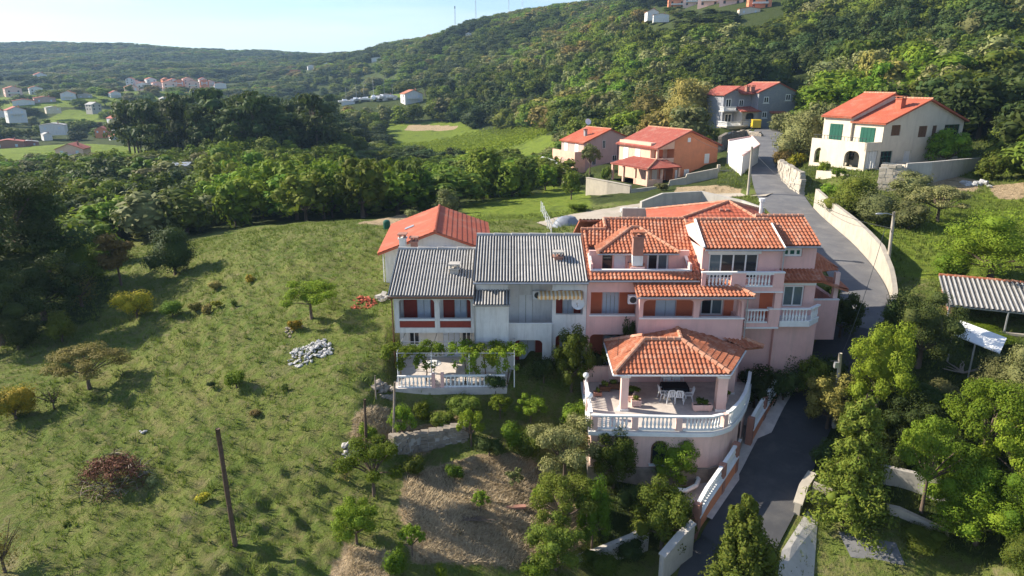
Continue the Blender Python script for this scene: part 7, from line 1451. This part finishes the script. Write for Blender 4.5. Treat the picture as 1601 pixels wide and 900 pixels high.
 (652,745,42,42,'fruit_bush',B_,'green shrub at the left end of the straw below the stone wall','bush','leaf_mid',0), (765,712,56,44,'garden_shrub',B_,'dark shrub right of the small lime green tree','bush','leaf_dark',1), (802,700,54,52,'laurel_bush',B_,'green bush between lime tree and silvery olive','bush','leaf_grass',2), (848,800,40,46,'fruit_bush',B_,'small bush at the foot of the orchard tree','airy','leaf_grass',1), (690,665,44,30,'garden_shrub',B_,'low green shrub on the upper garden terrace','bush','leaf_mid',0), (918,800,56,60,'laurel_bush',B_,'dark green bush right of the orchard trees','bush','leaf_mid',1), (645,870,44,56,'fruit_bush',B_,'lime green sapling at the lower left of the straw','airy','leaf_lime',2), (575,690,40,40,'fence_shrub',B_,'green shrub beside the brown wooden pole','bush','leaf_grass',1),
 (645,345,30,26,'olive_bush',B_,'young grey tree behind the red gabled house','bush','leaf_olive',1), (663,350,18,22,'olive_bush',B_,'tiny sapling next to the red roof','airy','leaf_olive',2)]
def leafiness(w):                 # leaf faces about 3-4 photo pixels long whatever the size of the plant
    c = next(q for q in (22, 34, 50, 75, 105, 140, 1e9) if w <= q); c = min(c, 180); return int(min(max(.85*c*c, 500), 15000)), 1.75/c
for q in SPEC:
    nl, sz = leafiness(max(q[2], q[3]*.8)); px_plant(*q[:4], q[4], q[5], q[6], q[7], q[8], q[9], nl=nl if q[7] != 'bare' else nl//5, size=sz, **({'elong': 1.5} if q[7] in ('pine', 'conifer') else {}))
for i, (x, y, w, h, lf, kd, lb) in enumerate(((15.6, 39.9, 2.6, 3.2, 'leaf_dark', 'lush', 'dark shrub against the pink wall right of the terrace roof'), (17.6, 40.3, 2.6, 3.4, 'leaf_dark', 'bush', 'dark shrub below the left part of the lower balcony'), (19.4, 40.2, 2.4, 3.0, 'leaf_mid', 'lush', 'dark green shrub below the canted white balcony'), (20.8, 41.0, 2.2, 3.0, 'leaf_dark', 'bush', 'dark shrub at the right corner under the canted balcony'), (7.5, 40.45, 1.5, 4.7, 'leaf_dark', 'lush', 'dark climbing shrub on the pink wall left of the porch'), (6.4, 40.3, 1.6, 3.6, 'leaf_mid', 'airy', 'palm like plant between the pink wall and the terrace roof'), (5.2, 40.4, 1.5, 2.6, 'leaf_dark', 'bush', 'dark shrub in the corner between white and pink house'))):
    plant('climbing_shrub' if i == 4 else 'wall_shrub', lb, B_, (x, y, h1(x, y)), w, h, kd, lf, i, nl=3500, size=.028)
Lb = LeafMesh(77); _c, _r, _t = BRUSH
for i in range(14):
    a = 2.4*i; q = _r*.7*math.sqrt((i+.5)/14); Lb.lobe((q*math.cos(a), q*.8*math.sin(a), .35+.75*(1-(q/_r)**2)), (.5, .5, .35), 190, .05, .9, False)
_o = bpy.data.objects.new('dry_leaves', Lb.mesh('dry_leaves', 'leaf_brown', None, 1.8)); COL.objects.link(_o); _o.parent = _t; _o['kind'] = 'stuff'
# plants in the planters, vines on the pergola
for i, (p, L, ang, h) in enumerate(PLANTERS):
    lb = ['leafy plant in the planter at the right terrace column', 'flowering plant in the long planter behind the left column', 'upright plant in the small planter near the left column', 'plant in the planter by the right balustrade', 'plant in the planter behind the right column', 'bushy plant in the left brown planter', 'bushy plant in the left back corner planter', 'plant in the low red trough'][i]
    plant('potted_plant', lb, 'plant', (p.x, p.y, h-.06), L*.8, .45, 'bush', 'leaf_mid', i, nl=260, size=.09, rz=ang)
def vine(u, label, xs, seed):
    rng = np.random.default_rng(seed); x, zt = xs, PERG[1]; t = thing('grape_vine', label, 'vine', (x, 38.5, .4)); m = MB(); m.tube([(x, 38.5, .35), (x+.08, 38.55, 1.2), (x-.05, 38.5, zt)], [.05, .04, .03], 5); m.build('stem', MAT['bark'], t)
    L = LeafMesh(seed)
    for i in range(22): L.lobe((x+rng.uniform(-.95, .95), 38.4+rng.uniform(-.25, 1.5), zt+rng.uniform(-.4, .2)), (rng.uniform(.25, .42),)*2+(.22,), 120, .07, .9, False, .6)
    for i in range(7): L.lobe((x+rng.uniform(-.6, .6), 38.35, zt-rng.uniform(.4, 1.2)), (.22, .16, .32), 60, .07, .9, False, .3)
    o = bpy.data.objects.new('foliage', L.mesh('foliage', 'leaf_lime')); COL.objects.link(o); o.parent = t; o.location = (-x, -38.5, -.4)
for i, (x, lb) in enumerate(((-6.9, 'lime green vine on the left corner of the patio pergola'), (-5.3, 'lime green vine second from the left on the patio pergola'), (-2.9, 'lime green vine in the middle of the patio pergola'), (-1.7, 'lime green vine right of the patio fence gap'), (-.3, 'lime green vine at the right end of the patio pergola'))): vine(0, lb, x, i+3)

# ------------------------------------------------------------------ woods: the nearest trees one by one, the rest as one mass
FOREST = {}
def fmesh(kind, k, leaf):
    key = (kind, k, leaf)
    if key not in FOREST:
        base = next((m for (a, b, c), m in FOREST.items() if a == kind and b == k), None)
        if base is None: base = make(kind, 90+k*7+len(kind), 1000, .05 if kind != 'pine' else .042).mesh('tree_mass', leaf); FOREST[key] = base
        else: m = base.copy(); m.materials[0] = MAT[leaf]; FOREST[key] = m
    return FOREST[key]
CLEAR = [((1098,184),(1262,180),(1262,215),(1205,330),(1140,330),(900,345),(880,300),(868,262),(885,240),(1000,236),(1098,252)),  # houses
 ((1200,330),(1210,250),(1262,226),(1530,224),(1535,262),(1601,262),(1601,470),(1380,470)), ((600,192),(760,200),(880,210),(880,255),(740,252),(600,245)), ((-200,228),(90,222),(235,224),(190,264),(-200,280)),

 ((528,158),(672,158),(672,188),(528,188)), ((82,240),(142,240),(152,270),(68,270)), ((1006,12),(1050,12),(1050,34),(1006,34)), ((1040,-40),(1220,-40),(1220,12),(1040,12)),
 ((560,345),(720,322),(880,300),(930,345),(900,420),(560,420)), ((380,354),(480,350),(560,346),(620,420),(260,420),(180,455),(150,440),(170,380),(260,372))]
SPARSE = [((-60,118),(345,128),(345,152),(-60,154)), ((-60,156),(210,156),(210,205),(-60,232)), ((440,110),(620,110),(660,176),(520,176))]
def in_poly(u, v, poly):
    ins = np.zeros(len(u), bool); n = len(poly)
    for i in range(n):
        (a, b), (c, d) = poly[i], poly[(i+1) % n]
        if b == d: continue
        ins ^= ((b > v) != (d > v)) & (u < (c-a)*(v-b)/(d-b)+a)
    return ins
def scatter():
    rng = np.random.default_rng(21); P = []
    for y0, y1, s in ((66, 130, 5.0), (130, 240, 5.6), (240, 420, 6.8), (420, 800, 9), (800, 1500, 13.0)):
        ys = np.arange(y0, y1, s)
        for y in ys:
            xs = np.arange(-1.05*y-20, 1.05*y+20, s); P.append(np.stack([xs+rng.uniform(-.45, .45, len(xs))*s, y+rng.uniform(-.45, .45, len(xs))*s, np.full(len(xs), s)], -1))
    P = np.concatenate(P); X, Y, s = P.T; Z = H(X, Y); t = Y*CP-(Z-ZC)*SP; u = 800.5+F*X/t; v = 450+F*(-Y*SP-(Z-ZC)*CP)/t
    ok = (v < 700)
    for c in CLEAR: ok &= ~in_poly(u, v, c)
    for c in SPARSE: ok &= ~(in_poly(u, v, c) & (rng.random(len(X)) < .5))
    for (x, y, r) in FARPOS: ok &= ~((abs(X-x) < r+2) & (Y > y-22) & (Y < y+14))
    for (x, y, r) in PLANTED: ok &= (X-x)**2+(Y-y)**2 > (r+1.2)**2
    d, _, w = line_d(X, Y, ROAD); ok &= d > w+3.0
    ok &= ~((u > 190) & (u < 520) & (v > 165) & (v < 262) & (Y < 330) & (Y > 190) & (rng.random(len(X)) < .35))
    ok &= (Y > 85) | ((u < 250) & (Y > 60)) | (X > 48)
    # open fields in the valley keep only a few trees
    n = np.sin(X*.013+1.2)*np.cos(Y*.011)+.6*np.sin(X*.031-Y*.02); valley = (Y > 230) & (Z < 22) & (u < 760); ok &= ~(valley & (n > .25) & (rng.random(len(X)) < .72)); ok &= ~(valley & (rng.random(len(X)) < .18))
    return X[ok], Y[ok], Z[ok], s[ok], u[ok], v[ok], t[ok]
def woods():
    X, Y, Z, s, u, v, t = scatter(); rng = np.random.default_rng(5); rr = random.Random(9); n = len(X)
    grove = ((u > 190) & (u < 520) & (v > 165) & (v < 262) & (Y < 330)); near = (Y < 185) & (u > 330) & (u < 860); left = (u < 360) & (Y < 260)
    kinds = [('dome', 0), ('dome', 1), ('dome', 2), ('lush', 0), ('lush', 1), ('pine', 0), ('pine', 1)]
    leafs = ['leaf_dark', 'leaf_mid', 'leaf_olive', 'leaf_gold', 'leaf_grass']
    K = np.zeros(n, int); Lf = np.zeros(n, int); Wd = np.zeros(n); Ht = np.zeros(n)
    patch = np.sin(X*.045+.8*np.sin(Y*.03))+np.cos(Y*.05-X*.02)
    for i in range(n):
        r = rng.random()
        if grove[i]: K[i] = 5+int(r*2); Lf[i] = 0; Ht[i] = rng.uniform(10, 20); Wd[i] = rng.uniform(8, 13)
        elif near[i]: K[i] = 3+int(r*2) if r < .75 else int(r*3); Lf[i] = 4 if rng.random() < .62 else 1; Wd[i] = s[i]*rng.uniform(.9, 2.0); Ht[i] = rng.uniform(5.0, 8.5) if Y[i] < 108 or u[i] < 540 else rng.uniform(2.8, 4.6)
        elif left[i]: K[i] = int(r*5); Lf[i] = rng.choice([0, 1, 1, 2, 4]); Wd[i] = s[i]*rng.uniform(1.2, 1.9); Ht[i] = rng.uniform(4, 7)
        else:
            q = patch[i]+rng.normal()*.6; K[i] = int(rng.integers(0, 5)) if r < .93 else 5+int(rng.integers(0, 2)); Lf[i] = 0 if q < -.7 else 1 if q < .5 else 2 if q < 1.0 else 4 if q < 1.45 else 3 if q < 1.75 else 4
            Wd[i] = s[i]*rng.choice([.7, 1.1, 1.5, 1.8, 2.1], p=[.15, .25, .27, .2, .13])*rng.uniform(.9, 1.1); Ht[i] = min(Wd[i]*rng.uniform(.65, 1.0), 9.5) if K[i] < 5 else rng.uniform(7, 11)
            if 560 < u[i] < 900 and Y[i] < 300 and v[i] > 215: Ht[i] = min(Ht[i], 4.5)
            if 1000 < u[i] < 1240 and v[i] < 72: Ht[i] = min(Ht[i], 3.2)
            if u[i] < 360 and v[i] > 110 and Y[i] > 260: Ht[i] = min(Ht[i], 5.5)
        if Y[i] > 420: Ht[i] = min(Ht[i], 7)
    size = Wd/t; vis = (u > -60) & (u < 1660) & (v > -40); order = np.argsort(-(size*vis)); chosen = order[:215]
    zone = lambda i: ('in the pine grove in the middle of the valley', 'pines of the valley grove') if grove[i] else ('in the belt of leafy trees beyond the grass field', 'leafy trees beyond the grass field') if near[i] else ('in the mixed wood left of the grass field', 'trees of the left wood') if left[i] else ('on the wooded hillside above the houses', 'trees of the hillside wood')
    tone = {'leaf_dark': 'dark green', 'leaf_mid': 'mid green', 'leaf_olive': 'grey green', 'leaf_gold': 'golden olive', 'leaf_grass': 'bright green'}
    form = {'dome': 'tree', 'lush': 'leafy tree', 'pine': 'pine'}; first = {}; LB = {}
    def place(i, g):
        x, y = u[i], v[i]; pick = lambda tab, q: next(w for lim, w in tab if q < lim)
        if 'hillside' in g: return pick(((215, 'high on the slope '), (250, 'midway up the slope '), (9e9, 'low on the slope ')), y)+pick(((800, 'left of the vineyard'), (880, 'beside the vineyard'), (985, 'behind the brown house'), (1110, 'behind the salmon house'), (1190, 'left of the grey house'), (1275, 'behind the grey house'), (1380, 'behind the cream house'), (1480, 'above the cream house'), (1560, 'right of the cream house'), (9e9, 'at the right edge')), x)
        if 'grove' in g: return 'in the pine grove, '+pick(((205, 'back row '), (225, 'middle row '), (9e9, 'front row ')), y)+('left half' if x < 330 else 'right half')
        if 'beyond' in g: return pick(((290, 'in the back row '), (312, 'in the middle row '), (9e9, 'in the front row ')), y)+pick(((470, 'behind the far grass crest'), (560, 'behind the hilltop crest'), (640, 'left of the red gable'), (740, 'behind the red gabled house'), (9e9, 'left of the meadow wall')), x)
        return pick(((310, 'in the far left wood '), (345, 'in the middle left wood '), (9e9, 'at the left wood edge ')), y)+pick(((60, 'at the left edge'), (140, 'behind the tall pines'), (220, 'behind the young pine'), (290, 'behind the dark round tree'), (9e9, 'beyond the dark round tree')), x)
    for i in chosen:
        (kd, k), lf = kinds[K[i]], leafs[Lf[i]]; me = fmesh(kd, k, lf); o = bpy.data.objects.new('pine_tree' if kd == 'pine' else 'oak_tree' if kd == 'dome' else 'broadleaf_tree', me); COL.objects.link(o)
        g = zone(i)[1]; where = place(i, g); LB.setdefault((f'{tone[lf]} {form[kd]} {where}'), []).append((u[i], o)); tag(o, None, 'tree', g); kx = .98 if kd != 'pine' else .85
        o.location = (X[i], Y[i], Z[i]-.25); o.rotation_euler.z = rng.uniform(0, 6.28); o.scale = (Wd[i]/kx, Wd[i]/kx, Ht[i]); first.setdefault((K[i], Lf[i]), o)
    ORD = ['leftmost', 'second from left', 'third from left', 'fourth from left', 'fifth from left', 'sixth from left', 'seventh from left', 'eighth from left', 'ninth from left', 'tenth from left', 'eleventh from left', 'twelfth from left']
    ORD += [w+' from left' for w in 'thirteenth fourteenth fifteenth sixteenth seventeenth eighteenth nineteenth twentieth twenty-first twenty-second twenty-third twenty-fourth twenty-fifth'.split()]
    for lb, os_ in LB.items():
        os_.sort(key=lambda q: q[0])
        for j, (_, o) in enumerate(os_): o['label'] = lb if len(os_) == 1 else (lb.replace(' leafy', '').replace('midway up the slope', 'midslope') if len(lb.split()) > 13 else lb)+', '+ORD[min(j, 24)]
    rest = order[215:]
    # the remaining wood: one object, trees of the same kinds set on points
    types = sorted(first); tid = {k: j for j, k in enumerate(types)}
    by = {}
    for k in types: by.setdefault(k[1], []).append(tid[k])
    idx = np.array([tid.get((K[i], Lf[i]), by.get(Lf[i], [0])[0]) for i in rest], int); m = len(rest)
    me = bpy.data.meshes.new('woodland'); me.vertices.add(m); me.vertices.foreach_set('co', np.stack([X[rest], Y[rest], Z[rest]-.3], -1).astype(np.float32).ravel())
    a = me.attributes.new('which', 'INT', 'POINT'); a.data.foreach_set('value', idx.astype(np.int32)); a = me.attributes.new('size', 'FLOAT_VECTOR', 'POINT'); a.data.foreach_set('vector', np.stack([Wd[rest], Wd[rest], Ht[rest]], -1).astype(np.float32).ravel())
    a = me.attributes.new('turn', 'FLOAT_VECTOR', 'POINT'); a.data.foreach_set('vector', np.stack([np.zeros(m), np.zeros(m), rng.uniform(0, 6.28, m)], -1).astype(np.float32).ravel())
    o = bpy.data.objects.new('woodland', me); COL.objects.link(o); o['kind'] = 'stuff'
    ng = bpy.data.node_groups.new('woodland_trees', 'GeometryNodeTree'); ng.interface.new_socket('Geometry', in_out='INPUT', socket_type='NodeSocketGeometry'); ng.interface.new_socket('Geometry', in_out='OUTPUT', socket_type='NodeSocketGeometry')
    N, Lk = ng.nodes, ng.links; gi = N.new('NodeGroupInput'); go = N.new('NodeGroupOutput'); jn = N.new('GeometryNodeJoinGeometry')
    for k in reversed(types):
        oi = N.new('GeometryNodeObjectInfo'); oi.inputs['Object'].default_value = first[k]; oi.inputs['As Instance'].default_value = True; oi.transform_space = 'ORIGINAL'; Lk.new(oi.outputs['Geometry'], jn.inputs[0])
    ip = N.new('GeometryNodeInstanceOnPoints'); ip.inputs['Pick Instance'].default_value = True; Lk.new(gi.outputs[0], ip.inputs['Points']); Lk.new(jn.outputs[0], ip.inputs['Instance'])
    for nm, tp, sk in (('which', 'INT', 'Instance Index'), ('turn', 'FLOAT_VECTOR', 'Rotation'), ('size', 'FLOAT_VECTOR', 'Scale')):
        na = N.new('GeometryNodeInputNamedAttribute'); na.data_type = tp; na.inputs[0].default_value = nm; out = next(q for q in na.outputs if q.enabled and q.name == 'Attribute'); Lk.new(out, ip.inputs[sk])
    Lk.new(ip.outputs[0], go.inputs[0]); md = o.modifiers.new('trees', 'NODES'); md.node_group = ng
    print('woods', n, 'types', len(types))
woods()
# ------------------------------------------------------------------ grass, straw, vineyard: what nobody could count
def blades(name, X, Y, n, hgt, wid, mat, spread=.5, lay=0, seed=1):
    """tufts of n blades at every point, one mesh"""
    rng = np.random.default_rng(seed); m = len(X); Z = H(X, Y); X, Y, Z = (np.repeat(q, n) for q in (X, Y, Z)); hs = np.repeat(hgt, n) if hasattr(hgt, '__len__') else np.full(m*n, hgt); k = len(X)
    a = rng.uniform(0, 6.283, k); off = rng.random(k)*hs*spread; bx, by = X+np.cos(a)*off, Y+np.sin(a)*off; L = hs*rng.uniform(.6, 1.3, k); tl = rng.uniform(.15, .9, k)+lay
    dx, dy = np.cos(a)*np.sin(tl)*L, np.sin(a)*np.sin(tl)*L; dz = np.cos(np.minimum(tl, 1.45))*L; q = a+1.57+rng.uniform(-.6, .6, k); w = wid*L
    V = np.stack([np.stack([bx-np.cos(q)*w, by-np.sin(q)*w, Z-.02], -1), np.stack([bx+np.cos(q)*w, by+np.sin(q)*w, Z-.02], -1), np.stack([bx+dx, by+dy, Z+dz+.03], -1)], 1).reshape(-1, 3)
    me = bpy.data.meshes.new(name); me.vertices.add(3*k); me.vertices.foreach_set('co', V.ravel()); me.loops.add(3*k); me.loops.foreach_set('vertex_index', np.arange(3*k)); me.polygons.add(k); me.polygons.foreach_set('loop_start', np.arange(k)*3); me.polygons.foreach_set('loop_total', np.full(k, 3)); me.materials.append(MAT[mat]); me.update()
    o = bpy.data.objects.new(name, me); COL.objects.link(o); o['kind'] = 'stuff'; return o
def covers():
    rng = np.random.default_rng(8)
    def field(n, y0, y1, x0, x1):
        y = np.sqrt(rng.uniform(y0*y0, y1*y1, n)); th = rng.uniform(x0, x1, n); return th*y, y
    def keep(X, Y, straw=False):
        s, w, m = zone_fields(X, Y); ok = (s > .5) if straw else (s < .35)
        for f in ([(-7.6, 41, 18, 51), (-10, 51, -1, 63), (10, 51, 23, 61), (4.2, 33.5, 15, 41), (-7.6, 38, -.2, 43)]): ok &= ~((X > f[0]) & (X < f[2]) & (Y > f[1]) & (Y < f[3]))
        for ln in (ROAD, TRACK, DRIVE): d, _, w_ = line_d(X, Y, ln); ok &= d > w_+.25
        return X[ok], Y[ok]
    X, Y = keep(*field(52000, 21, 80, -.85, .85)); g = np.sin(X*1.1+np.sin(Y*.8))*np.cos(Y*.9-X*.3); big = np.where(g+rng.normal(size=len(X))*.5 > .7, 1.7, 1.0); blades('grass', X, Y, 5, .16*big*rng.uniform(.6, 1.4, len(X)), .10, 'grass')
    X, Y = keep(*field(9000, 55, 105, .3, .95)); blades('meadow_grass', X, Y, 5, .35, .12, 'grass', seed=3)
    X, Y = keep(*field(60000, 23, 46, -.28, .22), straw=True); blades('straw', X, Y, 4, .22, .06, 'straw', .8, .55, 5)
    X, Y = keep(*field(900, 21, 80, -.85, .2)); blades('wild_herbs', X, Y, 14, .2*rng.uniform(.5, 1.6, len(X)), .13, 'herb', .9, .1, 6)
    # vineyard rows
    a, b, c = ground(655, 240), ground(860, 232), ground(760, 208); L = LeafMesh(3); d = Vector((.35, 1, 0)).normalized(); e = Vector((d.y, -d.x, 0)); cx = ground(770, 226)
    for i in range(-26, 20):
        for j in range(-34, 35):
            p = Vector((cx.x, cx.y, 0))+e*(i*2.6)+d*(j*1.5); uu, vv = pix((p.x, p.y, cx.z))
            if not in_poly(np.array([uu]), np.array([vv]), ((612,214),(740,206),(850,208),(875,238),(760,250),(610,243)))[0]: continue
            L.lobe((p.x, p.y, h1(p.x, p.y)+.75), (.55, .7, .6), 16, .3, .7, False, .5)
    o = bpy.data.objects.new('vineyard_rows', L.mesh('vineyard_rows', 'vine_leaf')); COL.objects.link(o); o['kind'] = 'stuff'
covers()
# ------------------------------------------------------------------ the air
def haze(density):
    m = MB(); m.box(-7500, 7500, -300, 4400, -60, 175); o = m.build('haze', None or MAT['rubber']); o['kind'] = 'stuff'; mt = bpy.data.materials.new('thin_haze'); mt.use_nodes = True; n, l = mt.node_tree.nodes, mt.node_tree.links; n.remove(n['Principled BSDF'])
    v = n.new('ShaderNodeVolumePrincipled'); v.inputs['Color'].default_value = (.46, .70, 1, 1); v.inputs['Density'].default_value = density; v.inputs['Anisotropy'].default_value = .2; l.new(v.outputs[0], n['Material Output'].inputs['Volume']); o.data.materials.clear(); o.data.materials.append(mt)
haze(.00015)
